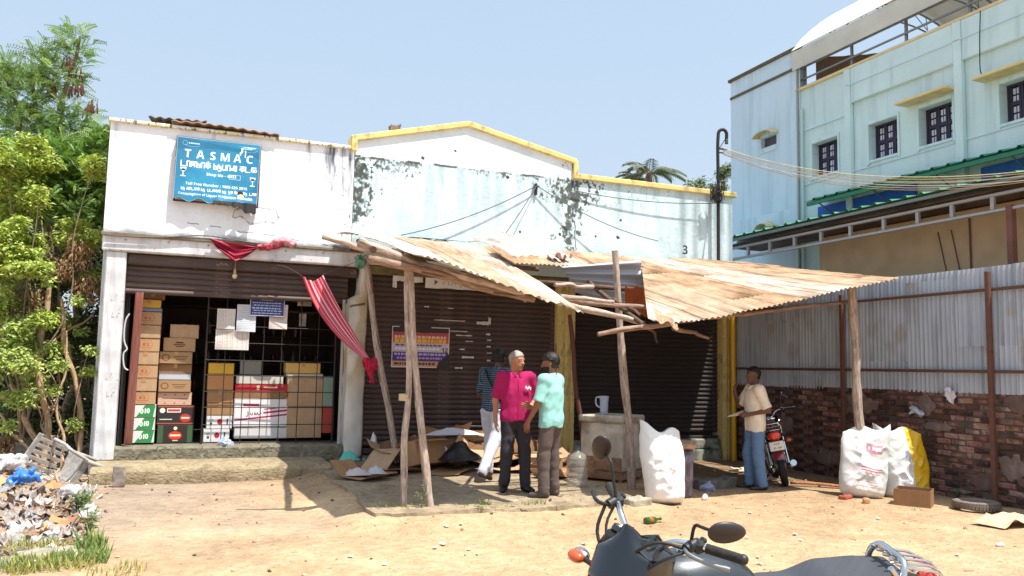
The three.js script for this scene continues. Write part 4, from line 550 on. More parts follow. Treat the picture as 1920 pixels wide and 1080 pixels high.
// ---------------------------------------------------------------- sign of the white shop
{
  const TL = atZ(0.1, 331, 262), BR = atZ(0.1, 488, 398), w = 1.17, h = 0.93, cx = atZ(0.1, 409, 322);
  const s = thing('shop_sign', 'torn blue printed shop sign on the white front wall', 'sign', [cx.x, cx.y, 0.1]);
  const tex = drawTex(1280, 1024, (g, W, H) => {
    const gr = g.createLinearGradient(0, 0, W, H); gr.addColorStop(0, '#1f6f96'); gr.addColorStop(0.5, '#2488b2'); gr.addColorStop(1, '#1a6c98'); g.fillStyle = gr; g.fillRect(0, 0, W, H);
    for (let i = 0; i < 60; i++) { g.fillStyle = `rgba(${40 + rnd() * 60},${140 + rnd() * 60},${185 + rnd() * 40},${rnd() * 0.16})`; g.beginPath(); g.ellipse(rnd() * W, rnd() * H, 60 + rnd() * 240, 20 + rnd() * 90, rnd() * 3, 0, 7); g.fill(); }
    g.fillStyle = 'rgba(20,90,130,0.5)'; g.beginPath(); g.moveTo(0, 210); g.quadraticCurveTo(700, 60, W, 250); g.lineTo(W, 130); g.lineTo(0, 0); g.fill();
    g.fillStyle = '#f4f8fa'; g.strokeStyle = '#f4f8fa'; g.lineCap = 'round'; g.lineJoin = 'round';
    g.textAlign = 'center'; g.font = 'bold 186px sans-serif'; 'TASMAC'.split('').forEach((c, i) => g.fillText(c, 170 + i * 190, 330));
    // the Tamil lines, drawn stroke by stroke
    const ta = (x, y, s, seq, lw) => { g.lineWidth = lw; let cx = x; for (const ch of seq) { const q = (pts) => { g.beginPath(); pts.forEach(([a, b], k) => (k ? g.lineTo(cx + a * s, y - b * s) : g.moveTo(cx + a * s, y - b * s))); g.stroke(); }, arc = (a, b, r, t0, t1) => { g.beginPath(); g.arc(cx + a * s, y - b * s, r * s, t0, t1); g.stroke(); };
      if (ch === 't') { q([[0, 1], [0, 0], [0.8, 0]]); cx += 1.05 * s; }                                                                  // ta (hard)
      else if (ch === 'A') { q([[0, 0], [0, 0.98]]); arc(0.26, 0.78, 0.26, Math.PI, 2 * Math.PI); q([[0.52, 0.8], [0.52, 0]]); cx += 0.76 * s; }   // long a
      else if (ch === 's') { q([[0, 0.98], [0, 0]]); arc(0.3, 0.5, 0.22, 0, 6.3); q([[0.02, 0.98], [0.85, 0.98]]); q([[0.62, 0.98], [0.62, 0]]); cx += 1.0 * s; }
      else if (ch === 'm') { q([[0, 0.98], [0, 0], [0.62, 0], [0.62, 0.6]]); arc(0.4, 0.66, 0.22, -0.3, 3.4); cx += 0.86 * s; }
      else if (ch === 'k') { q([[0, 0.98], [0.8, 0.98]]); q([[0.42, 0.98], [0.42, -0.02]]); arc(0.2, 0.42, 0.2, 0, 6.3); arc(0.62, 0.42, 0.22, -1.5, 1.8); cx += 1.05 * s; }
      else if (ch === 'K') { q([[0, 0.98], [0.8, 0.98]]); q([[0.42, 0.98], [0.42, -0.02]]); arc(0.2, 0.42, 0.2, 0, 6.3); arc(0.62, 0.42, 0.22, -1.5, 1.8); arc(0.42, 1.25, 0.05, 0, 6.3); cx += 1.05 * s; }
      else if (ch === 'u') { q([[0, 0.98], [0, 0.5]]); arc(0.22, 0.45, 0.22, 0, 6.3); q([[0.44, 0.5], [0.44, -0.25], [0.0, -0.3]]); cx += 0.72 * s; }
      else if (ch === 'p') { q([[0, 0.98], [0, 0], [0.62, 0], [0.62, 0.98]]); cx += 0.9 * s; }
      else if (ch === 'n') { arc(0.2, 0.3, 0.2, 0, 6.3); q([[0.4, 0.3], [0.4, 0.98], [0.66, 0.98], [0.66, 0], [0.92, 0], [0.92, 0.98]]); cx += 1.16 * s; }
      else if (ch === 'd') { arc(0.26, 0.36, 0.24, 0, 6.3); arc(0.76, 0.36, 0.24, 0, 6.3); q([[0, 0.4], [0.1, 0.98], [0.9, 0.98]]); cx += 1.2 * s; }
      else cx += 0.42 * s; } return cx; };
    ta(80, 478, 84, 'tAsmAK mupAn ktd', 17);
    g.font = 'bold 66px sans-serif'; g.fillText('Shop No - 4033', 700, 600);
    g.lineWidth = 5; g.strokeRect(822, 548, 172, 74);
    g.font = 'bold 60px sans-serif'; g.fillText('Toll Free Number : 1800 425 2015', 640, 780);
    ta(108, 862, 40, 'mu nAtkK mu, ptdkK mu, ukrKu kdu, tAk', 9);
    g.font = 'bold 53px sans-serif'; g.fillText('Consumption of Liquor is injurious to Health', 636, 946);
    const cup = (x, y) => { g.fillStyle = '#f2f6f8'; g.beginPath(); g.moveTo(x - 46, y); g.lineTo(x + 46, y); g.quadraticCurveTo(x + 40, y + 70, x, y + 74); g.quadraticCurveTo(x - 40, y + 70, x - 46, y); g.fill(); g.fillStyle = '#15465f'; g.beginPath(); g.ellipse(x, y + 40, 34, 20, 0, 0, 7); g.fill(); g.fillStyle = '#f2f6f8'; g.fillRect(x - 6, y + 70, 12, 66); g.fillRect(x - 38, y + 134, 76, 16); }; cup(120, 500); cup(1188, 560);
    g.font = '34px sans-serif'; g.fillStyle = '#bfe2ee'; for (let k = 0; k < 7; k++) { g.fillRect(176 + k * 24, 78, 17, 22); g.fillRect(990 + k * 24, 80, 17, 22); } g.lineWidth = 4; g.strokeStyle = '#9fd0e2'; g.beginPath(); g.arc(120, 92, 36, 0, 7); g.moveTo(116, 124); g.quadraticCurveTo(270, 170, 350, 116); g.stroke(); g.beginPath(); g.moveTo(950, 60); g.lineTo(1230, 60); g.moveTo(1230, 110); g.quadraticCurveTo(1180, 170, 980, 128); g.stroke();
    g.fillStyle = 'rgba(240,248,250,0.85)'; for (const [x, y, a, b] of [[1010, 60, 200, 10], [980, 80, 30, 90], [1040, 120, 20, 120], [960, 150, 24, 60], [1080, 66, 120, 14]]) g.fillRect(x, y, a, b);
    g.fillStyle = '#2c211a'; g.beginPath(); g.ellipse(1010, 850, 46, 44, 0, 0, 7); g.fill(); g.fillStyle = '#d8c8a0'; g.beginPath(); g.ellipse(1020, 905, 52, 50, 0.3, 0, 7); g.fill(); g.strokeStyle = '#dde6e8'; g.lineWidth = 4; g.strokeRect(3, 3, W - 6, H - 6);
  });
  const face = grid(40, 30, (u, v) => { const sag = v < 0.14 && u > 0.5 ? (0.14 - v) / 0.14 : 0; return [(u - 0.5) * w - (1 - v) * 0.012, (v - 0.5) * h + sag * 0.0 + (v < 0.1 ? (0.1 - v) * 0.3 * Math.sin(u * 26) : 0), 0.02 + 0.012 * Math.sin(u * 5 + v * 3) + 0.02 * sag + 0.012 * (1 - v)]; });
  part('banner', thick(face, 0.003), mat({ map: tex, roughness: 0.55 }), s);
  part('frame', [span(-w / 2 - 0.012, w / 2 + 0.012, h / 2 - 0.012, h / 2 + 0.012, -0.09, 0.0, 0.003), span(-w / 2 - 0.012, -w / 2 + 0.012, -h / 2, h / 2 - 0.013, -0.05, -0.005, 0.003), span(w / 2 - 0.012, w / 2 + 0.012, -h / 2, h / 2 - 0.013, -0.05, -0.005, 0.003), span(-w / 2 - 0.012, w / 2 + 0.012, -h / 2 - 0.024, -h / 2 - 0.001, -0.05, -0.005, 0.003)], darkIronM, s);
  part('torn_flap', thick(grid(20, 8, (u, v) => [0.22 + u * 0.34, -h / 2 + 0.02 - v * (0.07 + 0.07 * sstep(0.4, 0.55, u) + 0.03 * vn(u * 9, 1, 321)), 0.06 + 0.03 * v + 0.02 * Math.sin(u * 12)]), 0.004), mat({ color: css('#241f20'), roughness: 0.8 }), s);
  part('torn_flap', thick(grid(30, 4, (u, v) => [-0.05 + u * 0.3, -h / 2 + 0.02 - v * (0.03 + 0.05 * vn(u * 14, 1, 322)), 0.055 + 0.01 * v]), 0.004), mat({ color: css('#3b3b38'), roughness: 0.9 }), s);
}
// ---------------------------------------------------------------- goods in the open shop
const cartonTex = fieldTex(256, 256, (u, v) => { const a = fbm(u * 5, v * 5, 4, 401, 5), l = vn(u * 90, 2, 402, 90), k = (a - 0.5) * 26 + (l - 0.5) * 10; return [182 + k, 150 + k, 118 + k, 0.5 + (l - 0.5) * 0.4]; });
const cartonM = mat({ map: scaled(cartonTex.map, 1.6), roughness: 0.92 }), cartonM2 = mat({ map: scaled(cartonTex.map, 1.6), color: css('#e6d6c4'), roughness: 0.92 }), cartonDarkM = mat({ map: scaled(cartonTex.map, 1.6), color: css('#c9b8a4'), roughness: 0.92 });
const tapeM = mat({ color: css('#b98a58'), roughness: 0.4 }), paperM = mat({ color: css('#d9d6d2'), roughness: 0.9 });
const solidCache = {}, solid = (c, r = 0.8) => (solidCache[c + r] ??= mat({ color: css(c), roughness: r }));
function printTex(w, h, bg, draw) { return mat({ map: drawTex(w, h, (g) => { g.fillStyle = bg; g.fillRect(0, 0, w, h); draw(g, w, h); }), roughness: 0.85 }); }
const PR = {
  redText: printTex(160, 96, '#b9946f', (g, w, h) => { g.fillStyle = '#b25a3c'; g.font = 'bold 30px sans-serif'; g.textAlign = 'center'; g.fillRect(w / 2 - 22, 34, 16, 22); g.fillRect(w / 2 + 2, 34, 18, 6); g.fillRect(w / 2 + 2, 46, 18, 10); g.fillRect(w / 2 - 26, 64, 52, 5); g.strokeStyle = '#b25a3c'; g.lineWidth = 3; g.beginPath(); g.arc(w / 2, 46, 38, 0, 7); g.stroke(); }),
  emblem: printTex(240, 110, '#b08c68', (g, w, h) => { g.fillStyle = '#4b3020'; g.beginPath(); g.moveTo(w / 2, 18); g.lineTo(w / 2 + 40, 44); g.lineTo(w / 2 - 40, 44); g.fill(); g.fillRect(w / 2 - 46, 52, 92, 9); g.fillRect(w / 2 - 30, 68, 60, 7); }),
  round: printTex(240, 100, '#a4825f', (g, w, h) => { g.strokeStyle = '#5a3c28'; g.lineWidth = 7; g.beginPath(); g.arc(44, 50, 26, 0, 7); g.stroke(); g.fillStyle = '#5a3c28'; g.fillRect(100, 34, 110, 6); g.fillRect(110, 50, 90, 5); g.fillRect(120, 64, 70, 5); }),
  green: printTex(240, 110, '#dfe4e0', (g, w, h) => { g.fillStyle = '#2f8a4a'; g.beginPath(); g.moveTo(60, h); g.lineTo(140, 0); g.lineTo(w, 0); g.lineTo(w - 20, h); g.fill(); g.fillStyle = '#eef4ec'; g.beginPath(); g.ellipse(112, 56, 17, 24, 0, 0, 7); g.fill(); g.fillRect(138, 30, 14, 46); g.beginPath(); g.ellipse(172, 52, 16, 24, 0, 0, 7); g.fill(); g.fillStyle = '#2f8a4a'; g.fillRect(108, 44, 8, 26); g.fillRect(168, 38, 7, 28); g.fillStyle = '#c55'; g.fillRect(10, 20, 30, 10); g.fillRect(8, 60, 24, 24); }),
  dark: printTex(260, 140, '#2e2a2a', (g, w, h) => { g.fillStyle = '#e8e0dc'; g.beginPath(); g.arc(34, 34, 20, 0, 7); g.fill(); g.fillRect(66, 16, 100, 34); g.fillStyle = '#c4362e'; g.fillRect(72, 24, 88, 18); g.beginPath(); g.ellipse(200, 92, 40, 32, 0, 0, 7); g.fill(); g.fillStyle = '#eec'; g.fillRect(172, 86, 56, 12); g.fillStyle = '#b5543e'; g.fillRect(0, 0, w, 8); g.fillRect(0, h - 9, w, 9); g.fillStyle = '#ddd'; g.fillRect(16, 100, 90, 7); }),
  dark2: printTex(260, 140, '#302824', (g, w, h) => { g.fillStyle = '#d13c2c'; g.beginPath(); g.ellipse(130, 82, 50, 34, 0, 0, 7); g.fill(); g.fillStyle = '#f0e6c0'; g.fillRect(92, 74, 76, 14); g.beginPath(); g.arc(130, 24, 14, 0, 7); g.fill(); g.fillRect(112, 120, 40, 6); g.fillStyle = '#3e5c3a'; g.fillRect(0, 0, 40, h); g.fillRect(w - 40, 0, 40, h); }),
  redDot: printTex(240, 110, '#dedcdf', (g, w, h) => { g.fillStyle = '#b3202c'; g.beginPath(); g.arc(124, 52, 26, 0, 7); g.fill(); g.fillStyle = '#3a3a44'; g.fillRect(24, 30, 34, 4); g.fillRect(24, 44, 34, 4); g.fillRect(30, 58, 22, 24); g.fillRect(190, 24, 14, 60); }),
  pink: printTex(400, 220, '#e6e3e8', (g, w, h) => { g.fillStyle = '#b52a52'; g.fillRect(60, 36, 120, 20); g.save(); g.translate(0, 190); g.rotate(-0.12); g.fillRect(-20, -24, w + 60, 14); g.fillRect(220, -60, 200, 16); g.fillRect(230, -86, 160, 10); g.restore(); g.fillStyle = '#6b3b48'; g.font = 'italic 40px serif'; g.lineWidth = 6; g.strokeStyle = '#6b3b48'; g.beginPath(); g.moveTo(96, 100); g.quadraticCurveTo(104, 150, 84, 140); g.moveTo(116, 112); g.quadraticCurveTo(116, 134, 130, 128); g.lineTo(134, 110); g.moveTo(144, 132); g.lineTo(150, 112); g.lineTo(158, 130); g.lineTo(168, 112); g.lineTo(176, 130); g.lineTo(200, 112); g.stroke(); }),
  red: printTex(300, 60, '#b82f38', (g, w, h) => { g.fillStyle = '#e8c8a8'; g.fillRect(120, 10, 16, 40); g.fillRect(160, 20, 80, 12); }),
  pinkBox: printTex(240, 110, '#cba58e', (g, w, h) => { g.fillStyle = '#7c4034'; for (const y of [16, h - 20]) for (const x of [50, 120, 190]) { g.beginPath(); g.moveTo(x - 8, y + 8); g.lineTo(x, y - 6); g.lineTo(x + 8, y + 8); g.fill(); } g.fillRect(30, 50, 180, 5); }),
};
function carton(label, x0, x1, y0, y1, z, depth, { m = cartonM, front = null, tape = true, turn = 0, group = 'cartons in the open shop', lid = null, cat = 'carton' } = {}) {
  const a = atZ(z, x0, (y0 + y1) / 2), b = atZ(z, x1, (y0 + y1) / 2), t = atZ(z, (x0 + x1) / 2, y0), u = atZ(z, (x0 + x1) / 2, y1), w = b.x - a.x, h = t.y - u.y - 0.004;
  const o = thing('carton', label, cat, [(a.x + b.x) / 2, u.y, z - depth / 2], turn, group);
  part('box', cbox(w, h, depth, 0.006, 0, h / 2, 0), m, o);
  if (front) { const g = new THREE.PlaneGeometry(w * 0.97, h * 0.94); g.translate(0, h / 2, depth / 2 + 0.003); part('print', g, front, o); }
  if (tape) part('tape', [cbox(0.05, 0.001, depth, 0, 0, h + 0.001, 0), cbox(0.05, 0.06, 0.001, 0, 0, h - 0.03, depth / 2 + 0.0035)], tapeM, o);
  part('flap_seam', cbox(w * 0.98, 0.004, 0.002, 0, 0, h - 0.004, depth / 2 + 0.002), solid('#6d5138'), o);
  return o;
}
const zA = -0.34;
const ord = ['topmost', 'second', 'third', 'fourth', 'fifth', 'sixth', 'seventh', 'eighth', 'ninth'];
for (let i = 0; i < 7; i++) carton(`plain brown carton with faint red print, ${ord[i]} of seven in the left stack`, 252 - i * 1.5, 303 - i * 1.9, 584 + i * 24.9, 584 + (i + 1) * 24.9, zA + (i % 2) * 0.012, 0.36, { front: i % 2 ? null : PR.redText, tape: true });
carton('flat blue-edged carton directly on the seven brown cartons', 256, 304, 577, 583.5, zA, 0.34, { m: solid('#8188a4'), tape: false });
carton('yellow carton on the blue-edged one near the top of the left stack', 258, 302, 561, 577, zA, 0.34, { m: solid('#d6a648') });
carton('crushed grey-brown carton at the very top of the left stack', 262, 308, 548, 561, zA - 0.04, 0.3, { m: cartonDarkM, turn: 0.1 });
for (let i = 0; i < 3; i++) carton(`white carton with slanting green print, ${['upper', 'middle', 'lowest'][i]} of three at the foot of the left stack`, 243 - i * 1.4, 292 - i * 1.6, 758.5 + i * 24, 758.5 + (i + 1) * 24, zA, 0.36, { m: solid('#cfd2cd'), front: PR.green, tape: false });
[['light brown taped carton, topmost of the second stack', 319, 373, 608, 634, cartonM, PR.emblem && null], ['brown carton with a dark roof emblem, second of its stack', 306, 366, 633, 659, cartonM, PR.emblem], ['brown carton with a round dark emblem, third of its stack', 299, 361, 659, 682, cartonDarkM, PR.round], ['plain dull brown carton below the round emblem one', 298, 360, 682, 700, cartonDarkM, null], ['low pale grey carton in the middle of the second stack', 298, 358, 700, 712, solid('#b9bec9'), null], ['dull carton with a round mark under the pale grey one', 297, 358, 712, 735, cartonDarkM, PR.round], ['pinkish carton with small dark triangles along its edges', 295, 359, 735, 760, cartonM2, PR.pinkBox], ['black carton with a white patch and red oval print', 294, 364, 760, 796, solid('#2c2727'), PR.dark], ['black carton with a single red oval, bottom of the second stack', 294, 362, 796, 831, solid('#2c2727'), PR.dark2]].forEach(([l, a, b, c, d, m, f], i) => carton(l, a, b, c, d, -0.5 + (i % 3) * 0.02, 0.32, { m, front: f, tape: i < 4, turn: (hsh(i, 2, 3, 4) - 0.5) * 0.05 }));
const zC = -0.52;
[['yellow carton on top of the narrow stack behind the grille', 391, 439, 680, 701, solid('#e0b23e'), null], ['orange brown carton under the yellow one behind the grille', 389, 438, 701, 731, solid('#c08a58'), null], ['upper plain carton of the narrow stack behind the grille', 388.5, 437.5, 731, 755, cartonM2, null], ['lower plain carton of the narrow stack behind the grille', 388, 437, 755, 778.5, cartonM2, null], ['white carton with a red disc behind the grille', 387, 435, 778.5, 803.5, solid('#d2d0d4'), PR.redDot], ['white carton with a red disc standing on the floor', 381, 430, 804, 829, solid('#d2d0d4'), PR.redDot]].forEach(([l, a, b, c, d, m, f], i) => carton(l, a, b, c, d, zC + (i === 5 ? 0.02 : 0), 0.3, { m, front: f, tape: i > 1 && i < 4 }));
[['low white carton on top of the red one behind the grille', 443, 531, 704, 720, solid('#c9c4bc'), null], ['flat red carton behind the grille', 441, 540, 720, 734, solid('#a82c34'), PR.red], ['brown tray with raised flaps behind the grille', 440, 541, 734, 747, cartonDarkM, null], ['big white carton with dark pink lettering behind the grille', 438, 541, 747, 800, solid('#dcdade'), PR.pink], ['white carton at floor level under the pink lettered one', 439, 538, 801, 822, solid('#d4d2d2'), null]].forEach(([l, a, b, c, d, m, f], i) => carton(l, a, b, c, d, zC, 0.36, { m, front: f, tape: false, turn: i === 3 ? 0.02 : 0 }));
[['taped yellow parcel on the tall brown cartons', 536, 601, 680, 700, solid('#d8ae62'), null], ['white edged flat carton on the tall brown cartons', 537, 606, 700, 708, solid('#bdb6ae'), null], ['tall plain brown carton, upper of two behind the grille', 538, 605, 708, 762, cartonM, null], ['tall plain brown carton, lower of two behind the grille', 537, 603, 762, 821, cartonM, null], ['small white and green carton at the right end behind the grille', 606, 627, 705, 762, solid('#8ea394'), null], ['small red and white carton at the right end behind the grille', 605, 626, 762, 812, solid('#b84a40'), null]].forEach(([l, a, b, c, d, m, f], i) => carton(l, a, b, c, d, zC, 0.34, { m, front: f, tape: i === 0 || i === 2 }));
{ // the grille, its bars one by one
  const z = -0.28, ironM = solid('#2b211e', 0.6), y0 = 0.388, y1 = atZ(z, 480, 548).y, xl = atZ(z, 384, 700).x, xr = atZ(z, 627, 700).x;
  const g = thing('shop_grille', 'rusty dark iron grille closing the right part of the shop front', 'grille', [(xl + xr) / 2, y0, z]); const cx = (xl + xr) / 2;
  for (let i = 0; i <= 7; i++) { const x = mix(xl, xr, i / 7) - cx; part('upright_bar', tube([V(x, 0, 0), V(x + (hsh(i, 1, 1, 1) - 0.5) * 0.01, y1 - y0, 0)], i % 7 ? 0.0075 : 0.016, 6), ironM, g); }
  for (const py of [583, 614, 645, 677, 705, 735, 764, 796, 828]) { const y = atZ(z, 500, py).y - y0; if (y > 0.005) part('cross_bar', tube([V(xl - cx, y, 0.012), V(xr - cx, y, 0.012)], 0.0075, 6), ironM, g); }
}
function sheet(name, label, cat, x0, x1, y0, y1, z, m, bow = 0.012, group) { const a = atZ(z, (x0 + x1) / 2, (y0 + y1) / 2), w = atZ(z, x1, y0).x - atZ(z, x0, y0).x, h = atZ(z, x0, y0).y - atZ(z, x0, y1).y; const o = single(name, thick(grid(10, 10, (u, v) => [(u - 0.5) * w, (v - 0.5) * h, bow * Math.sin(u * 3 + v * 5) + bow * 0.6 * (vn(u * 4, v * 4, w * 100) - 0.5)]), 0.002), m, label, cat, group); o.position.set(a.x, a.y, z); return o; }
const notice = (bg, ink, n, box) => drawTex(256, 320, (g, w, h) => { g.fillStyle = bg; g.fillRect(0, 0, w, h); g.fillStyle = ink; g.strokeStyle = ink; for (let i = 0; i < n; i++) { const y = 26 + i * (h - 40) / n; if (box) { g.lineWidth = 2; g.strokeRect(14, y, w - 28, (h - 40) / n); for (let k = 1; k < 6; k++) g.fillRect(14 + k * 38, y, 2, (h - 40) / n); g.fillRect(22, y + 4, 20 + 12 * hsh(i, 1, 2, 3), 3); g.fillRect(66, y + 4, 22, 3); g.fillRect(108, y + 4, 14, 3); } else { let x = 20 + (i < 2 ? 50 : 0); while (x < w - 40 - (i < 2 ? 40 : 0)) { const l = 8 + 26 * hsh(i, x, 2, 3); g.fillRect(x, y, l, 4); x += l + 7; } } } });
sheet('price_list', 'ruled price list hung high on the grille, above the lower list', 'notice', 407, 441, 579, 617, -0.24, mat({ map: notice('#d8d0cc', '#7d6d70', 14, true), roughness: 0.9 }));
sheet('price_list', 'ruled price list at the bottom left of the hung notices', 'notice', 404, 467, 618, 656, -0.245, mat({ map: notice('#d2cbc6', '#7a6c68', 12, true), roughness: 0.9 }));
sheet('paper_notice', 'grey white printed notice beside the blue board', 'notice', 444, 480, 571, 622, -0.225, mat({ map: notice('#c6cad2', '#6f7480', 13), roughness: 0.9 }));
sheet('paper_notice', 'pinkish paper notice half hidden below the blue board', 'notice', 505, 539, 571, 617, -0.245, mat({ map: notice('#d9cbc8', '#8d7a78', 12), roughness: 0.9 }));
sheet('notice_board', 'dark blue printed board with a white edge on the grille', 'notice board', 469, 534, 553, 593, -0.21, mat({ map: drawTex(384, 230, (g, w, h) => { g.fillStyle = '#2a3c7c'; g.fillRect(0, 0, w, h); g.strokeStyle = '#cfd4e4'; g.lineWidth = 7; g.strokeRect(4, 4, w - 8, h - 8); g.fillStyle = '#d8ccd4'; g.fillRect(124, 20, 130, 38); g.fillStyle = '#b04050'; for (let k = 0; k < 6; k++) g.fillRect(138 + k * 18, 30, 12, 18); g.fillStyle = '#b9c2de'; for (let i = 0; i < 5; i++) { let x = 26 + (i % 2) * 14; while (x < w - 50) { const l = 12 + 34 * hsh(i, x, 5, 3); g.fillRect(x, 82 + i * 28, l, i === 2 ? 14 : 10); x += l + 8; } } }), roughness: 0.5 }), 0.003);
sheet('poster', 'orange white and purple torn poster on the brown shutter', 'poster', 735, 843, 612, 690, -0.045, mat({ map: drawTex(640, 440, (g, w, h) => {
  g.fillStyle = '#3a3034'; g.fillRect(0, 0, w, h); const band = (y0, y1, c) => { g.fillStyle = c; g.fillRect(0, y0 * h, w, (y1 - y0) * h); };
  band(0.14, 0.27, '#b8505a'); band(0.27, 0.40, '#d4622c'); band(0.40, 0.62, '#cfc0d2'); band(0.62, 0.84, '#4a3c86'); band(0.84, 1, '#c99a7a');
  const row = (y, hh, c, s, x0 = 30, x1 = 600) => { g.fillStyle = c; let x = x0; while (x < x1) { const l = 14 + 40 * hsh(s, x, 5, 3); g.fillRect(x, y, Math.min(l, x1 - x), hh); g.fillRect(x + l * 0.3, y - 6, 5, hh + 10); x += l + 9; } };
  row(100, 26, '#e8c8b0', 1); row(134, 38, '#f0c04a', 2); row(192, 16, '#6b5a78', 3, 40, 560); row(228, 20, '#f2f2f4', 4, 40, 540); row(286, 22, '#c6b0e0', 5); row(328, 20, '#b89cd4', 6, 60, 560); row(388, 22, '#5b3426', 7, 30, 480);
  g.fillStyle = '#39302f'; g.beginPath(); g.moveTo(220, 0); g.lineTo(430, 0); g.lineTo(420, 62); g.quadraticCurveTo(340, 76, 230, 52); g.fill(); g.beginPath(); g.moveTo(w, h * 0.66); g.lineTo(w, h); g.lineTo(500, h); g.lineTo(520, h * 0.86); g.fill(); g.beginPath(); g.moveTo(80, 0); g.lineTo(220, 0); g.lineTo(240, 60); g.lineTo(60, 44); g.fill();
  g.strokeStyle = '#dcd8dc'; g.lineWidth = 9; g.beginPath(); g.moveTo(430, 6); g.lineTo(w - 6, 6); g.lineTo(w - 6, h * 0.66); g.moveTo(80, 6); g.lineTo(6, 6); g.lineTo(6, h - 6); g.lineTo(500, h - 6); g.stroke(); g.fillStyle = '#2c2430'; g.font = 'bold 64px sans-serif'; g.fillText('12', 556, 270);
}), roughness: 0.7 }), 0.006);
{ // remains of old posters on the brown shutter
  const o = thing('poster_remains', 'white shreds of a torn off poster on the brown shutter', 'paper scraps', [0, 0, 0]); const wm = solid('#cfcac8');
  for (const [px, py, w, h] of [[843, 601, 58, 4], [905, 606, 22, 7], [918, 602, 4, 14], [856, 621, 40, 3], [870, 629, 30, 3], [915, 627, 8, 3], [917, 638, 7, 3], [916, 650, 7, 3], [877, 670, 22, 4], [860, 690, 14, 3], [916, 676, 6, 3], [880, 640, 14, 2], [866, 655, 10, 3], [917, 662, 8, 2], [800, 575, 8, 3], [845, 578, 10, 2]]) { const a = atZ(-0.06, px - w / 2, py - h / 2), b = atZ(-0.06, px + w / 2, py + h / 2); const W = b.x - a.x, H = a.y - b.y; const g = thick(grid(8, 2, (u, v) => [(a.x + b.x) / 2 + (u - 0.5) * W, (a.y + b.y) / 2 + (v - 0.5) * H * (0.5 + vn(u * 7, px, 441)), -0.062 + 0.004 * Math.sin(u * 8)]), 0.002); part('shred', g, wm, o); }
}
{ // bare bulb, plank frame, cords
  const p = atZ(0.02, 440, 518), o = thing('light_bulb', 'bare unlit light bulb hanging under the shop beam', 'bulb', [p.x, p.y, 0.02]);
  part('glass', new THREE.SphereGeometry(0.038, 18, 12), phys({ color: css('#e6d6a8'), roughness: 0.2, transmission: 0.2 }), o); part('holder', lathe([[0.001, 0.03], [0.02, 0.03], [0.022, 0.06], [0.016, 0.1], [0.004, 0.12], [0.003, 0.3]], 14), solid('#b59a6a', 0.5), o);
  const f = thing('wooden_door_frame', 'old red brown door plank leaning at the left of the shop opening', 'plank', [0, 0, 0]); const a = atZ(-0.12, 240, 832), b = atZ(-0.12, 262, 548);
  part('board', thick(grid(3, 14, (u, v) => { const q = a.clone().lerp(b, v); return [q.x + (u - 0.5) * 0.11, q.y, -0.12 + 0.01 * vn(v * 6, u, 1)]; }), 0.03), grained(124, 76, 66, { freq: 8, amp: 30, rep: 1.5, sy: 0.3 }), f); part('post', span(-0.76, -0.7, 0.386, 2.9, -0.3, -0.24, 0.005), solid('#2a2523'), f);
  const c = single('frayed_wire', tube([[243, 588], [236, 600], [233, 640], [238, 655], [232, 662], [234, 690], [240, 694]].map(([x, y]) => atZ(-0.03, x, y)), 0.012, 6, 40), solid('#c3c6cc'), 'white frayed wire hanging at the left of the shop opening', 'wire');
  single('door_angle', span(atZ(0, 640, 700).x - 0.02, atZ(0, 640, 700).x + 0.02, 0.386, 2.62, -0.03, 0.0, 0.004), solid('#b7b2ac', 0.6), 'pale upright steel strip beside the right column of the shop', 'steel strip');
  const bg = thing('plastic_bag', 'crumpled pale blue plastic bag on the shop threshold', 'bag', atZ(-0.1, 421, 838).toArray()); part('film', nets((x, y, z) => Math.hypot(x / 1.2, (y - 0.06), z) - 0.075 + 0.09 * (vn3(x * 16, y * 16, z * 16, 4) - 0.5) + 0.03 * (vn3(x * 40, y * 40, z * 40, 5) - 0.5), [-0.17, -0.03, -0.15], [0.17, 0.2, 0.15], 0.008), phys({ color: css('#b8c4d8'), roughness: 0.35, transmission: 0.25 }), bg);
  // dim shelves at the back
  const sh = thing('shelf_rack', 'dim rack with bottles and packets at the back of the shop', 'rack', [1.0, 0.37, -2.9]); for (const y of [0.7, 1.2, 1.7, 2.2]) part('shelf', span(-1.6, 1.4, y, y + 0.03, -0.3, 0.1, 0.004), solid('#4a3c34'), sh); for (const x of [-1.6, -0.1, 1.4]) part('upright', span(x - 0.02, x + 0.02, 0, 2.5, -0.3, -0.26, 0.003), solid('#4a3c34'), sh);
  for (let i = 0; i < 46; i++) { const r = 0.03 + rnd() * 0.01, h = 0.2 + rnd() * 0.06; const b2 = part('bottle', lathe([[0.001, 0], [r, 0.004], [r, h * 0.6], [r * 0.4, h * 0.78], [r * 0.4, h], [0.001, h]], 10), pick([solid('#5a3418', 0.2), solid('#7a5a30', 0.2), solid('#3c4a30', 0.2), solid('#8d8478', 0.4)]), sh); b2.position.set(-1.5 + (i % 16) * 0.19 + rnd() * 0.04, [0.73, 1.23, 1.73][Math.floor(i / 16)], -0.05 + rnd() * 0.08); }
  const lamp = sheet('packet', 'small pale packet hung near the top of the grille', 'packet', 412, 432, 546, 554, -0.24, solid('#b6b8a4')); sheet('packet', 'pale packet pair hung behind the red cloth', 'packet', 558, 585, 555, 574, -0.3, solid('#a79a8c')); sheet('packet', 'lower pale packet hung behind the red cloth', 'packet', 561, 574, 588, 612, -0.3, solid('#8d847c')); sheet('grey_cloth', 'grey sheet of paper propped above the white cartons', 'paper', 450, 490, 676, 702, -0.6, solid('#8b8a84'));
}
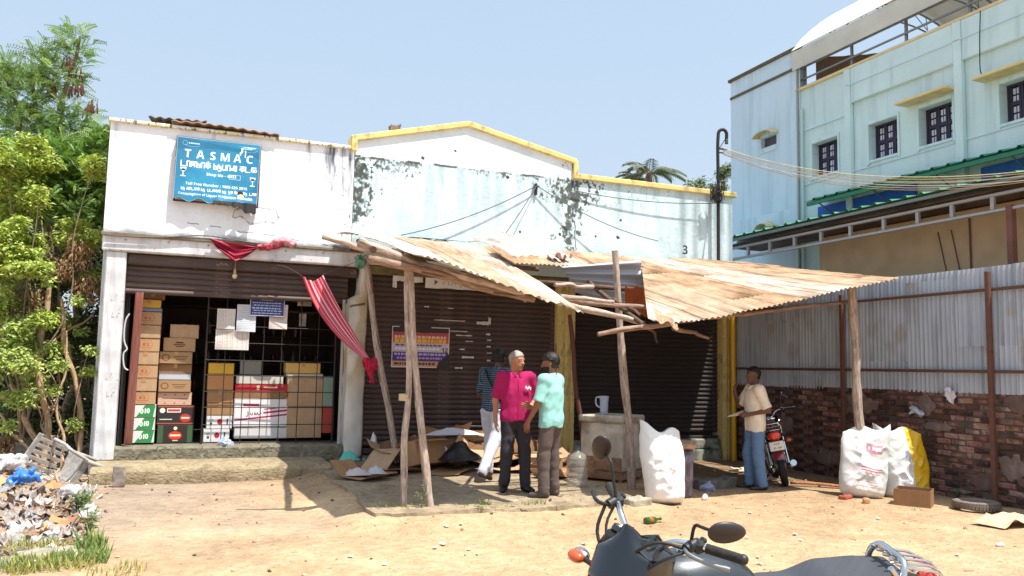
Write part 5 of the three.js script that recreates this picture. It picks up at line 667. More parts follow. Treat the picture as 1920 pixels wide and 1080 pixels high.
// ---------------------------------------------------------------- red cloths
const redClothM = phys({ map: drawTex(512, 512, (g, w, h) => { g.fillStyle = '#c23a50'; g.fillRect(0, 0, w, h); for (const [x, s] of [[40, 26], [110, 10], [160, 34], [240, 8], [270, 20], [350, 40], [430, 12], [470, 18]]) { g.fillStyle = '#e4b4b8'; g.fillRect(x, 0, s, h); g.fillStyle = '#9c1f3a'; g.fillRect(x - 8, 0, 5, h); } }), roughness: 0.85, sheen: 0.4, side: THREE.DoubleSide });
{
  const o = thing('striped_cloth', 'red and white striped cloth tied back to a pole in a knot', 'cloth', [0, 0, 0]);
  const A = [567, 518], B = [606, 515], K = atZ(0.92, 694, 682);
  const g = grid(48, 40, (u, v) => { const w = Math.pow(1 - v, 0.8) * 0.92 + 0.08, a = atZ(0.06, mix(A[0], B[0], u), mix(A[1], B[1], u) + 10 * Math.sin(u * 3.14)), mid = atZ(0.3, mix(598, 640, u), mix(620, 585, u)), k = K.clone().add(V((u - 0.5) * 0.07, 0.03 - u * 0.02, 0)); const p = a.clone().multiplyScalar((1 - v) * (1 - v)).add(mid.multiplyScalar(2 * v * (1 - v))).add(k.multiplyScalar(v * v)); const f = Math.sin(u * 22 + v * 1.5) * 0.028 * w; return [p.x + f * 0.3, p.y + f * 0.15, p.z + f]; });
  part('drape', thick(g, 0.003), redClothM, o);
  const kn = nets((x, y, z) => { let d = 1; for (const [a, b, c, r] of [[0, 0, 0, 0.07], [-0.07, 0.03, 0.02, 0.05], [0.07, 0.045, 0.0, 0.055], [0.06, -0.03, 0.02, 0.05], [-0.04, -0.06, 0.03, 0.045]]) d = smin(d, Math.hypot(x - a, y - b, z - c) - r, 0.03); d = smin(d, capsule(x, y, z, [0.0, -0.05, 0.02], [0.03, -0.25, 0.02], 0.05, 0.03), 0.03); return d + 0.03 * (vn3(x * 26, y * 26, z * 26, 6) - 0.5) + 0.012 * Math.sin((x + z) * 90 + 6 * y); }, [-0.17, -0.32, -0.13], [0.18, 0.14, 0.15], 0.008);
  const k = part('knot', kn, phys({ color: css('#b81f45'), roughness: 0.85, sheen: 0.4 }), o); k.position.copy(K);
  part('tie_string', [tube([atZ(0.06, 567, 518), atZ(0.06, 540, 502), atZ(0.06, 520, 497)], 0.005, 5), tube([atZ(0.06, 604, 515), atZ(0.3, 650, 498), atZ(0.9, 684, 484)], 0.005, 5)], solid('#5b4a44'), o);
  const c = thing('red_cloth', 'dark red shiny cloth caught along the ledge above the shop', 'cloth', [0, 0, 0]);
  const cm = phys({ color: css('#9a2440'), roughness: 0.42, sheen: 0.3, side: THREE.DoubleSide });
  const g2 = grid(60, 30, (u, v) => { const top = [mix(392, 500, u), mix(446, 462, u) + 5 * Math.sin(u * 3.14)], bot = [mix(405, 492, u), 452 + 38 * Math.pow(Math.max(0, 1 - Math.abs(u - 0.42) / 0.55), 0.8) + 6 * u], px = mix(top[0], bot[0], v), py = mix(top[1], Math.max(bot[1], top[1] + 3), v); const p = atZ(0.11, px, py); return [p.x, p.y, 0.125 + 0.03 * Math.sin(u * 5 + v * 7) + 0.022 * Math.sin(v * 19 - u * 9) + 0.015 * vn(u * 9, v * 9, 451)]; });
  part('drape', thick(g2, 0.003), cm, c);
  const roll = (pts, r, s) => { const cv = new THREE.CatmullRomCurve3(pts); const lo = V(9, 9, 9), hi = V(-9, -9, -9), S = cv.getPoints(10); S.forEach((p) => { lo.min(p); hi.max(p); }); return nets((x, y, z) => { let d = 9; for (let i = 0; i < 10; i++) d = smin(d, capsule(x, y, z, S[i].toArray(), S[i + 1].toArray(), r, r), 0.02); return d + 0.05 * (vn3(x * 20, y * 20, z * 20, s) - 0.5); }, [lo.x - r - 0.04, lo.y - r - 0.04, lo.z - r - 0.04], [hi.x + r + 0.04, hi.y + r + 0.04, hi.z + r + 0.04], 0.01); };
  part('gathered_end', roll([atZ(0.1, 484, 463), atZ(0.1, 512, 463), atZ(0.1, 530, 460)], 0.035, 7), cm, c);
  part('bunch', roll([atZ(0.1, 514, 454), atZ(0.1, 535, 452), atZ(0.1, 550, 458)], 0.055, 8), phys({ color: css('#c9848c'), roughness: 0.7 }), c);
  part('cord', tube([atZ(0.11, 200, 441), atZ(0.11, 300, 445), atZ(0.11, 385, 442), atZ(0.11, 480, 456), atZ(0.11, 560, 463)], 0.01, 6, 30), solid('#6a605c'), c);
  const n = thing('green_rag', 'faded green rag tied at the top of the leaning pole', 'rag', atZ(0.95, 676, 490).toArray()); part('cloth', nets((x, y, z) => Math.hypot(x, y / 1.3, z) - 0.07 + 0.1 * (vn3(x * 22, y * 22, z * 22, 9) - 0.5), [-0.14, -0.16, -0.14], [0.14, 0.16, 0.14], 0.009), solid('#5c8a74'), n);
  const m = thing('dark_red_rag', 'dark red rag bundled on the beam beside the poles', 'rag', atZ(0.16, 668, 466).toArray()); part('cloth', nets((x, y, z) => Math.hypot(x / 1.6, y, z) - 0.06 + 0.09 * (vn3(x * 20, y * 20, z * 20, 10) - 0.5), [-0.2, -0.13, -0.14], [0.2, 0.13, 0.14], 0.009), solid('#6e3038'), m);
}
// ---------------------------------------------------------------- people
function handSDF(wrist, dir, palmN, curl, side, hold = 0) { // five separate fingers on a palm; returns f plus bounds
  const d = V(...dir).normalize(), n = V(...palmN); n.addScaledVector(d, -n.dot(d)).normalize(); const s = d.clone().cross(n).multiplyScalar(side); const W = V(...wrist);
  const P = (a, b, c) => { const q = W.clone().addScaledVector(d, a).addScaledVector(s, b).addScaledVector(n, c); return [q.x, q.y, q.z]; };
  const segs = []; const palm = [[P(0, 0, 0), P(0.075, 0, 0.004)], [P(0.03, 0.018, 0), P(0.08, 0.028, 0.004)], [P(0.03, -0.018, 0), P(0.075, -0.026, 0.004)]];
  [[0.030, 0.066], [0.010, 0.074], [-0.011, 0.069], [-0.030, 0.054]].forEach(([b, len], i) => { let a = 0.078 - (i === 3 ? 0.008 : 0), c = 0.004, ang = curl * 0.45, q = P(a, b, c); for (let k = 0; k < 3; k++) { const L = len * [0.45, 0.32, 0.26][k]; a += L * Math.cos(ang); c += L * Math.sin(ang); const e = P(a, b * (1 + 0.05 * k), c); segs.push([q, e, 0.0085 - k * 0.001, 0.008 - k * 0.001]); q = e; ang += curl * 0.6; } });
  const t0 = P(0.02, 0.024, 0.004), t1 = P(0.05, 0.052, 0.016), t2 = P(0.074, 0.056 - hold * 0.02, 0.03 + hold * 0.015); segs.push([t0, t1, 0.012, 0.010], [t1, t2, 0.010, 0.008]);
  const f = (x, y, z) => { let p = capsule(x, y, z, palm[0][0], palm[0][1], 0.024, 0.017); for (const e of palm.slice(1)) p = smin(p, capsule(x, y, z, e[0], e[1], 0.015, 0.014), 0.014); let r = p; for (const [a, b, ra, rb] of segs) r = Math.min(r, smin(p, capsule(x, y, z, a, b, ra, rb), 0.008)); return r; };
  const all = [W.toArray(), ...segs.flatMap((e) => [e[0], e[1]])], lo = [0, 1, 2].map((i) => Math.min(...all.map((p) => p[i])) - 0.035), hi = [0, 1, 2].map((i) => Math.max(...all.map((p) => p[i])) + 0.035); return { f, lo, hi };
}
function makePerson(o) {
  const S = o.s, J = o.j, skinM = grained(...o.skin.map((c) => Math.min(200, c * 1.22 + 8)), { amp: 13, freq: 14, rep: 2, rough: 0.6, bump: 0.0005 });
  const t = thing('person', o.label, 'person', [o.pos[0], o.pos[1], o.pos[2]], o.turn);
  t.scale.setScalar(S);
  const wr = (x, y, z, k, s) => (vn3(x * 8 + y * 5, y * 9 - x * 4, z * 9, s) - 0.5) * k * 0.7 + (vn3(x * 17 + y * 14, y * 10 - x * 9, z * 16, s + 3) - 0.5) * k * 0.45 + (Math.abs(vn3(x * 13 + y * 3, y * 4.5 - x * 3, z * 13, s + 6) - 0.5) - 0.25) * k * 1.1;
  const sh = J.sh ?? [[-0.175, 1.40, 0], [0.175, 1.40, 0]], P0 = J.pelvis ?? [0, 0.95, 0], C0 = J.chest ?? [0, 1.27, 0], N0 = J.neck ?? [0, 1.44, 0], H0 = J.head ?? [0, 1.60, 0.02], D = 0.68;
  const torso = (x, y, z, inf) => { const k = (p) => [p[0], p[1], p[2] / D]; let d = capsule(x, y, z / D, k(P0), k(C0), 0.135 + inf + o.fat, 0.15 + inf + o.fat * 0.7); d = smin(d, capsule(x, y, z / D, k(C0), k([N0[0], N0[1] - 0.09, N0[2]]), 0.15 + inf + o.fat * 0.6, 0.10 + inf), 0.06); d *= 0.85; d = smin(d, capsule(x, y, z, sh[0].map((q, i) => mix(q, N0[i], 0.35) - (i === 1 ? 0.02 : 0)), sh[0], 0.055 + inf, 0.052 + inf), 0.06); d = smin(d, capsule(x, y, z, sh[1].map((q, i) => mix(q, N0[i], 0.35) - (i === 1 ? 0.02 : 0)), sh[1], 0.055 + inf, 0.052 + inf), 0.06); return d; };
  const arm = (x, y, z, i, inf) => Math.min(capsule(x, y, z, sh[i], J.el[i], 0.048 + inf, 0.037 + inf), 9);
  const fore = (x, y, z, i) => capsule(x, y, z, J.el[i], J.wr[i], 0.038, 0.026);
  const leg = (x, y, z, i, inf, cuff = 0) => { const hip = [P0[0] + (i ? 0.085 : -0.085), P0[1] - 0.03, P0[2]]; return smin(capsule(x, y, z, hip, J.kn[i], 0.088 + inf, 0.056 + inf + cuff * 0.4), capsule(x, y, z, J.kn[i], J.an[i], 0.056 + inf + cuff * 0.4, 0.038 + inf + cuff), 0.04); };
  const pts = [...sh, ...J.el, ...J.wr, ...J.kn, ...J.an, P0, N0], lo = [0, 1, 2].map((i) => Math.min(...pts.map((p) => p[i])) - 0.2), hi = [0, 1, 2].map((i) => Math.max(...pts.map((p) => p[i])) + 0.2); lo[1] = 0.02;
  const neckTop = [H0[0], H0[1] - 0.06, H0[2] - 0.025];
  const body = nets((x, y, z) => { let d = torso(x, y, z, -0.01); for (const i of [0, 1]) { d = smin(d, smin(arm(x, y, z, i, 0), fore(x, y, z, i), 0.03), 0.03); d = smin(d, leg(x, y, z, i, -0.006), 0.03); } return smin(d, capsule(x, y, z, N0, neckTop, 0.058, 0.052), 0.04); }, lo, hi, 0.014);
  // head
  const hm = new THREE.Matrix4().compose(V(...H0), new THREE.Quaternion().setFromEuler(new THREE.Euler(o.headPitch ?? 0, o.headYaw ?? 0, 0, 'YXZ')), V(1, 1, 1));
  const headF = (x, y, z) => {
    let d = ellip(x, y, z, [0, 0.035, -0.008], [0.076, 0.092, 0.096]); d = smin(d, ellip(x, y, z, [0, -0.045, 0.022], [0.058, 0.072, 0.066]), 0.05);
    d = smin(d, capsule(x, y, z, [0, 0.012, 0.086], [0, -0.03, 0.106], 0.009, 0.014), 0.016); d = smin(d, capsule(x, y, z, [-0.012, -0.033, 0.093], [0.012, -0.033, 0.093], 0.009, 0.009), 0.012);
    d = smin(d, capsule(x, y, z, [-0.045, 0.024, 0.073], [0.045, 0.024, 0.073], 0.012, 0.012), 0.02); d = smin(d, capsule(x, y, z, [-0.018, -0.066, 0.083], [0.018, -0.066, 0.083], 0.008, 0.008), 0.012); d = smin(d, Math.hypot(x, y + 0.1, z - 0.062) - 0.022, 0.03);
    for (const s of [-1, 1]) { d = -smin(-d, Math.hypot(x - s * 0.031, y - 0.006, z - 0.098) - 0.014, 0.014); const e = Math.max(ellip(x, y, z, [s * 0.08, -0.002, -0.012], [0.012, 0.032, 0.02]), -Math.hypot(x - s * 0.094, y, z + 0.006) + 0.012); d = smin(d, e, 0.012); }
    return smin(d, capsule(x, y, z, [0, -0.06, -0.03], [0, -0.14, -0.035], 0.052, 0.055), 0.03);
  };
  const head = nets(headF, [-0.11, -0.16, -0.12], [0.11, 0.15, 0.14], 0.0055).applyMatrix4(hm);
  const hands = [0, 1].map((i) => { const h = J.hand[i], q = handSDF(J.wr[i], h.dir, h.n, h.curl, i ? -1 : 1, h.hold ?? 0); const w = J.wr[i], e = J.el[i], b = [0, 1, 2].map((k) => mix(w[k], e[k], 0.12)); return nets((x, y, z) => smin(q.f(x, y, z), capsule(x, y, z, b, w, 0.027, 0.025), 0.015), q.lo, q.hi, 0.0045); });
  part('body', [body, head, ...hands], skinM, t);
  // face
  const onHead = (g) => g.applyMatrix4(hm);
  for (const s of [-1, 1]) { const e = part('eye', onHead(new THREE.SphereGeometry(0.0112, 12, 8).scale(1.15, 0.62, 1).translate(s * 0.031, 0.006, 0.0795)), solid('#a89a8e', 0.3), t); part('iris', onHead(new THREE.SphereGeometry(0.0064, 10, 6).scale(1, 1, 0.5).translate(s * 0.031, 0.006, 0.0885)), solid('#1a120e', 0.2), e); part('eyebrow', onHead(tube([V(s * 0.016, 0.028, 0.086), V(s * 0.034, 0.033, 0.082), V(s * 0.05, 0.027, 0.07)], 0.0045, 6)), solid(o.brow ?? '#171210'), t); }
  part('mouth', onHead(tube([V(-0.024, -0.067, 0.082), V(0, -0.066, 0.0905), V(0.024, -0.067, 0.082)], 0.0045, 6)), solid('#6a3a34', 0.5), t);
  if (o.moustache) part('moustache', onHead(tube([V(-0.032, -0.058, 0.08), V(0, -0.05, 0.096), V(0.032, -0.058, 0.08)], 0.007, 6)), solid(o.moustache), t);
  const hairF = (x, y, z) => { let d = headF(x, y, z) - o.hairT * (0.8 + 0.5 * vn3(x * 40, y * 40, z * 40, 8)); const line = o.hairline ?? 0.075; const front = y - (line - 0.75 * Math.max(0, -z + 0.03) * 1.1 - 0.0) , side = -0.055; d = Math.max(d, z > 0.0 ? line - 0.02 * Math.abs(x) / 0.07 - y : Math.max(side - y, (line - (0.02 - z) * 1.9) - y)); if (Math.abs(x) > 0.079 && y < 0.04) d = Math.max(d, 0.01); return d; };
  part('hair', onHead(nets(hairF, [-0.115, -0.08, -0.14], [0.115, 0.17, 0.12], 0.005)), grained(o.hair[0], o.hair[1], o.hair[2], { amp: 34, freq: 14, rep: 5, rough: 0.6 }), t);
  if (o.beard) part('beard', onHead(nets((x, y, z) => Math.max(headF(x, y, z) - 0.006 - 0.006 * vn3(x * 60, y * 60, z * 60, 9), y + 0.04 + 0.9 * Math.max(0, 0.06 - Math.abs(x)) * 0.3, -z + 0.0, -(y + 0.125)), [-0.1, -0.15, -0.02], [0.1, 0.0, 0.13], 0.005)), solid('#17110e'), t);
  // clothes
  const hem = o.hem ?? 0.80, sl = o.sleeve ?? 0.85;
  const shirt = nets((x, y, z) => {
    let d = torso(x, y, z, 0.016); const flare = smin(d, capsule(x, y, z / 0.74, [P0[0], P0[1] - 0.18, P0[2] / 0.74], [C0[0], C0[1] - 0.1, C0[2] / 0.74], 0.163 + o.fat, 0.15 + o.fat) * 0.85, 0.05); d = flare;
    d = Math.max(d, hem + 0.012 * Math.sin(x * 20 + z * 9) - y);
    for (const i of [0, 1]) { const e = [0, 1, 2].map((k) => mix(sh[i][k], J.el[i][k], sl)); let q = capsule(x, y, z, sh[i], e, 0.074, 0.066); const ax = V(e[0] - sh[i][0], e[1] - sh[i][1], e[2] - sh[i][2]), L = ax.length(); ax.normalize(); q = Math.max(q, (x - sh[i][0]) * ax.x + (y - sh[i][1]) * ax.y + (z - sh[i][2]) * ax.z - L); d = smin(d, q, 0.035); }
    d = Math.max(d, -(Math.hypot(x - N0[0], (y - N0[1] - 0.075) * 0.9, z - N0[2] - 0.012) - 0.083)); return d + wr(x, y, z, o.wrinkle ?? 0.016, 20);
  }, lo, hi, 0.0115);
  { const p = shirt.attributes.position, uv = shirt.attributes.uv; for (let i = 0; i < p.count; i++) uv.setXY(i, Math.atan2(p.getX(i) - C0[0], p.getZ(i) - C0[2]) * 0.22, p.getY(i)); }
  const sho = part('shirt', shirt, o.shirtM, t);
  part('collar', nets((x, y, z) => { const d = Math.abs(Math.hypot(x - N0[0], z - N0[2] - 0.012) - 0.072 - 0.25 * (N0[1] + 0.035 - y)) - 0.006; return Math.max(d, Math.abs(y - N0[1] - 0.012 + 0.25 * (z - N0[2])) - 0.026, Math.min(0.016 - Math.abs(x - N0[0]), z < N0[2] ? 9 : 9) * (z > N0[2] ? 1 : -1) - (z > N0[2] ? 0 : 9)); }, [N0[0] - 0.12, N0[1] - 0.06, N0[2] - 0.12], [N0[0] + 0.12, N0[1] + 0.09, N0[2] + 0.14], 0.006), o.shirtM, sho);
  if (o.placket) { const pts = []; for (let i = 0; i <= 8; i++) { const y = mix(hem + 0.02, N0[1] - 0.06, i / 8); let z = 0.05; for (let k = 0; k < 60; k++) { if (torso(P0[0], y, P0[2] + z, 0.02) > 0 && capsule(P0[0], y, (P0[2] + z) / 0.74, [P0[0], P0[1] - 0.18, P0[2] / 0.74], [C0[0], C0[1] - 0.1, C0[2] / 0.74], 0.167 + o.fat, 0.154 + o.fat) > 0) break; z += 0.004; } pts.push(V(P0[0], y, P0[2] + z)); } part('placket', tube(pts, 0.008, 5, 16), o.shirtM, sho); }
  const tr = nets((x, y, z) => { let d = smin(leg(x, y, z, 0, 0.016, o.cuff ?? 0.012), leg(x, y, z, 1, 0.016, o.cuff ?? 0.012), 0.02); d = smin(d, capsule(x, y, z / 0.78, [P0[0], P0[1], P0[2] / 0.78], [P0[0], P0[1] + 0.02, P0[2] / 0.78], 0.152 + o.fat, 0.146 + o.fat) * 0.85, 0.04); return Math.max(d + 0.035 * sstep(hem - 0.005, hem + 0.05, y), y - P0[1] - 0.06, 0.055 - y) + (vn3(x * 7, y * 16, z * 7, 31) - 0.5) * 0.018 + (vn3(x * 16, y * 40, z * 16, 32) - 0.5) * 0.010 * sstep(0.5, 0.1, y); }, [lo[0], 0.02, lo[2]], [hi[0], P0[1] + 0.12, hi[2]], 0.0115);
  part('trousers', tr, o.trouserM, t);
  [0, 1].forEach((i) => { const A = J.an[i], fd = V(Math.sin(J.foot[i]), 0, Math.cos(J.foot[i])), pt = J.toe?.[i] ?? 0; const F = (k, y) => [A[0] + fd.x * k, y, A[2] + fd.z * k]; const base = A[1] - 0.075; part('shoe', nets((x, y, z) => { let d = capsule(x, y, z, F(-0.035, base + 0.045), F(0.03, base + 0.05), 0.04, 0.042); d = smin(d, capsule(x, y, z, F(0.05, base + 0.036), F(0.155, base + 0.03 - pt), 0.04, 0.032), 0.05); d = smin(d, capsule(x, y, z, F(-0.01, base + 0.06), A, 0.042, 0.04), 0.03); return Math.max(d, base + 0.004 - y - (pt ? 0.05 : 0)); }, [A[0] - 0.26, base - 0.06, A[2] - 0.26], [A[0] + 0.26, base + 0.15, A[2] + 0.26], 0.009), o.shoeM, t); });
  return t;
}
const weave = fieldTex(256, 256, (u, v) => { const w = (vn(u * 128, v * 128, 1, 128) - 0.5) * 14 + (fbm(u * 6, v * 6, 4, 6, 6) - 0.5) * 24; return [208 + w, 208 + w, 208 + w, 0.5 + w / 60]; });
const fabric = (r, g, b) => phys({ map: scaled(weave.map, 3), bumpMap: scaled(weave.bump, 3), bumpScale: 0.002, color: tinted(r, g, b, 208), roughness: 0.9, sheen: 0.25 });
{
  const red = makePerson({ label: 'grey haired man in a magenta shirt and dark trousers talking under the lean-to', s: 0.985, pos: [3.86, 0.115, 3.5], turn: -0.12, skin: [138, 92, 70], hair: [158, 154, 150, 60], hairT: 0.009, hairline: 0.07, brow: '#6a625c', headYaw: 0.62, fat: 0.022, moustache: '#8a8078',
    shirtM: fabric(172, 26, 92, 12, 21), trouserM: fabric(58, 54, 60, 10, 22), shoeM: solid('#1c191a', 0.45), hem: 0.86, sleeve: 0.92, placket: true,
    j: { el: [[-0.255, 1.12, -0.02], [0.27, 1.13, -0.03]], wr: [[-0.265, 0.87, 0.05], [0.13, 1.04, 0.20]], kn: [[-0.1, 0.5, 0.02], [0.115, 0.5, 0.03]], an: [[-0.12, 0.08, -0.03], [0.13, 0.08, 0.05]], foot: [-0.35, 0.35], hand: [{ dir: [0.0, -1, 0.15], n: [1, 0, 0.1], curl: 0.5 }, { dir: [-0.75, 0.1, 0.55], n: [-0.3, 0.3, -0.9], curl: 0.7 }] } });
  part('watch', move(new THREE.TorusGeometry(0.031, 0.006, 6, 18).scale(1, 1, 1.6), 0.15, 1.05, 0.165, 0, -0.6, 0), solid('#c9c9c4', 0.3), red);
  part('shirt_logo', thick(grid(8, 4, (u, v) => [0.075 + u * 0.085, 1.255 + v * 0.035 + 0.012 * Math.sin(u * 12), 0.153 - 0.10 * (u - 0.2) * (u > 0.2 ? 1 : 0) * 0.35 + 0.004]), 0.004), solid('#e2d6da'), red);
  makePerson({ label: 'bearded man in a pale aqua shirt seen from behind beside the magenta shirt', s: 0.97, pos: [4.1, 0.115, 4.02], turn: -2.45, skin: [104, 66, 50], hair: [26, 20, 18, 20], hairT: 0.018, hairline: 0.06, beard: true, headYaw: 0.25, fat: 0.022,
    shirtM: fabric(146, 204, 200, 16, 23), trouserM: fabric(92, 80, 76, 12, 24), shoeM: solid('#4e423c', 0.6), hem: 0.84, sleeve: 0.86, wrinkle: 0.024,
    j: { el: [[-0.26, 1.12, 0.02], [0.25, 1.11, 0.06]], wr: [[-0.26, 0.88, 0.1], [0.23, 0.9, 0.19]], kn: [[-0.1, 0.5, 0.02], [0.1, 0.5, 0.04]], an: [[-0.12, 0.08, 0.0], [0.12, 0.08, 0.02]], foot: [-0.2, 0.3], hand: [{ dir: [0, -1, 0.2], n: [1, 0, 0], curl: 0.5 }, { dir: [0, -1, 0.25], n: [-1, 0, 0], curl: 0.5 }] } });
  const plaid = drawTex(256, 256, (g, w, h) => { g.fillStyle = '#2c4258'; g.fillRect(0, 0, w, h); for (let y = 0; y < h; y += 32) { g.fillStyle = 'rgba(150,170,186,0.75)'; g.fillRect(0, y, w, 7); g.fillStyle = 'rgba(24,30,44,0.8)'; g.fillRect(0, y + 15, w, 8); } for (let x = 0; x < w; x += 42) { g.fillStyle = 'rgba(150,176,190,0.4)'; g.fillRect(x, 0, 5, h); g.fillStyle = 'rgba(24,30,44,0.5)'; g.fillRect(x + 16, 0, 10, h); } }); plaid.wrapS = plaid.wrapT = THREE.RepeatWrapping;
  const blue = makePerson({ label: 'man in a blue checked shirt and white trousers half hidden behind the magenta shirt', s: 1.03, pos: [4.02, 0.115, 2.3], turn: 2.3, skin: [74, 50, 42], hair: [20, 17, 18, 16], hairT: 0.02, hairline: 0.05, headYaw: 0.1, headPitch: 0.15, fat: 0.0,
    shirtM: phys({ map: scaled(plaid, 4.4), roughness: 0.9, sheen: 0.2 }), trouserM: fabric(196, 200, 212, 14, 26), shoeM: solid('#3a2622', 0.5), hem: 0.88, sleeve: 0.95,
    j: { pelvis: [0, 0.93, 0], chest: [0, 1.25, 0.05], neck: [0, 1.42, 0.1], head: [0, 1.57, 0.15], sh: [[-0.175, 1.38, 0.08], [0.175, 1.38, 0.08]], el: [[-0.27, 1.1, 0.0], [0.26, 1.1, 0.1]], wr: [[-0.28, 0.86, -0.02], [0.24, 0.96, 0.3]], kn: [[-0.1, 0.53, -0.12], [0.1, 0.52, 0.12]], an: [[-0.11, 0.14, -0.45], [0.11, 0.08, 0.1]], foot: [-0.15, 0.2], toe: [0.05, 0], hand: [{ dir: [0, -1, 0.1], n: [1, 0, 0], curl: 0.6 }, { dir: [-0.2, -0.2, 1], n: [-1, 0, 0], curl: 0.8 }] } });
  part('bag_strap', tube([V(0.12, 1.43, -0.02), V(0.02, 1.3, -0.11), V(-0.1, 1.12, -0.13), V(-0.2, 0.92, -0.09)], 0.014, 6), solid('#15141a'), blue);
  const beige = makePerson({ label: 'man in a cream shirt and blue jeans holding papers beside the parked motorcycle', s: 0.985, pos: [7.5, 0.0, 3.42], turn: -1.88, skin: [82, 54, 44], hair: [30, 26, 26, 20], hairT: 0.006, hairline: 0.07, fat: 0.02,
    shirtM: fabric(236, 222, 202, 12, 27), trouserM: fabric(98, 128, 164, 30, 28), shoeM: solid('#2a2326', 0.5), hem: 0.82, sleeve: 0.9, cuff: 0.02, placket: true, headPitch: -0.05,
    j: { el: [[-0.27, 1.16, 0.14], [0.24, 1.12, -0.1]], wr: [[-0.13, 1.36, 0.25], [0.12, 1.05, 0.15]], kn: [[-0.1, 0.5, 0.06], [0.1, 0.5, 0.0]], an: [[-0.11, 0.08, 0.04], [0.1, 0.08, -0.06]], foot: [-0.2, 0.15], hand: [{ dir: [0.35, 0.9, 0.2], n: [0.4, 0, -1], curl: 0.9, hold: 1 }, { dir: [-0.3, 0.0, 1], n: [-0.9, 0, -0.3], curl: 0.9, hold: 1 }] } });
  const P = thing('papers', 'small sheaf of white papers in the hand of the cream shirt', 'papers', [7.22, 0, 3.5]); const hp = V(0.075, 1.045, 0.26).multiplyScalar(0.985).applyEuler(new THREE.Euler(0, -1.88, 0)).add(V(7.5, 0, 3.42)); P.position.copy(hp); P.rotation.set(0, -1.88, 0);
  for (let i = 0; i < 3; i++) { const o = part('sheet', thick(grid(6, 6, (u, v) => [(u - 0.5) * 0.14, 0.008 * i + 0.02 * Math.sin(u * 2 + v), (v - 0.3) * 0.2]), 0.0015), solid('#dcdae0'), P); o.rotation.set(0.25, i * 0.2 - 0.2, 0.35); }
}
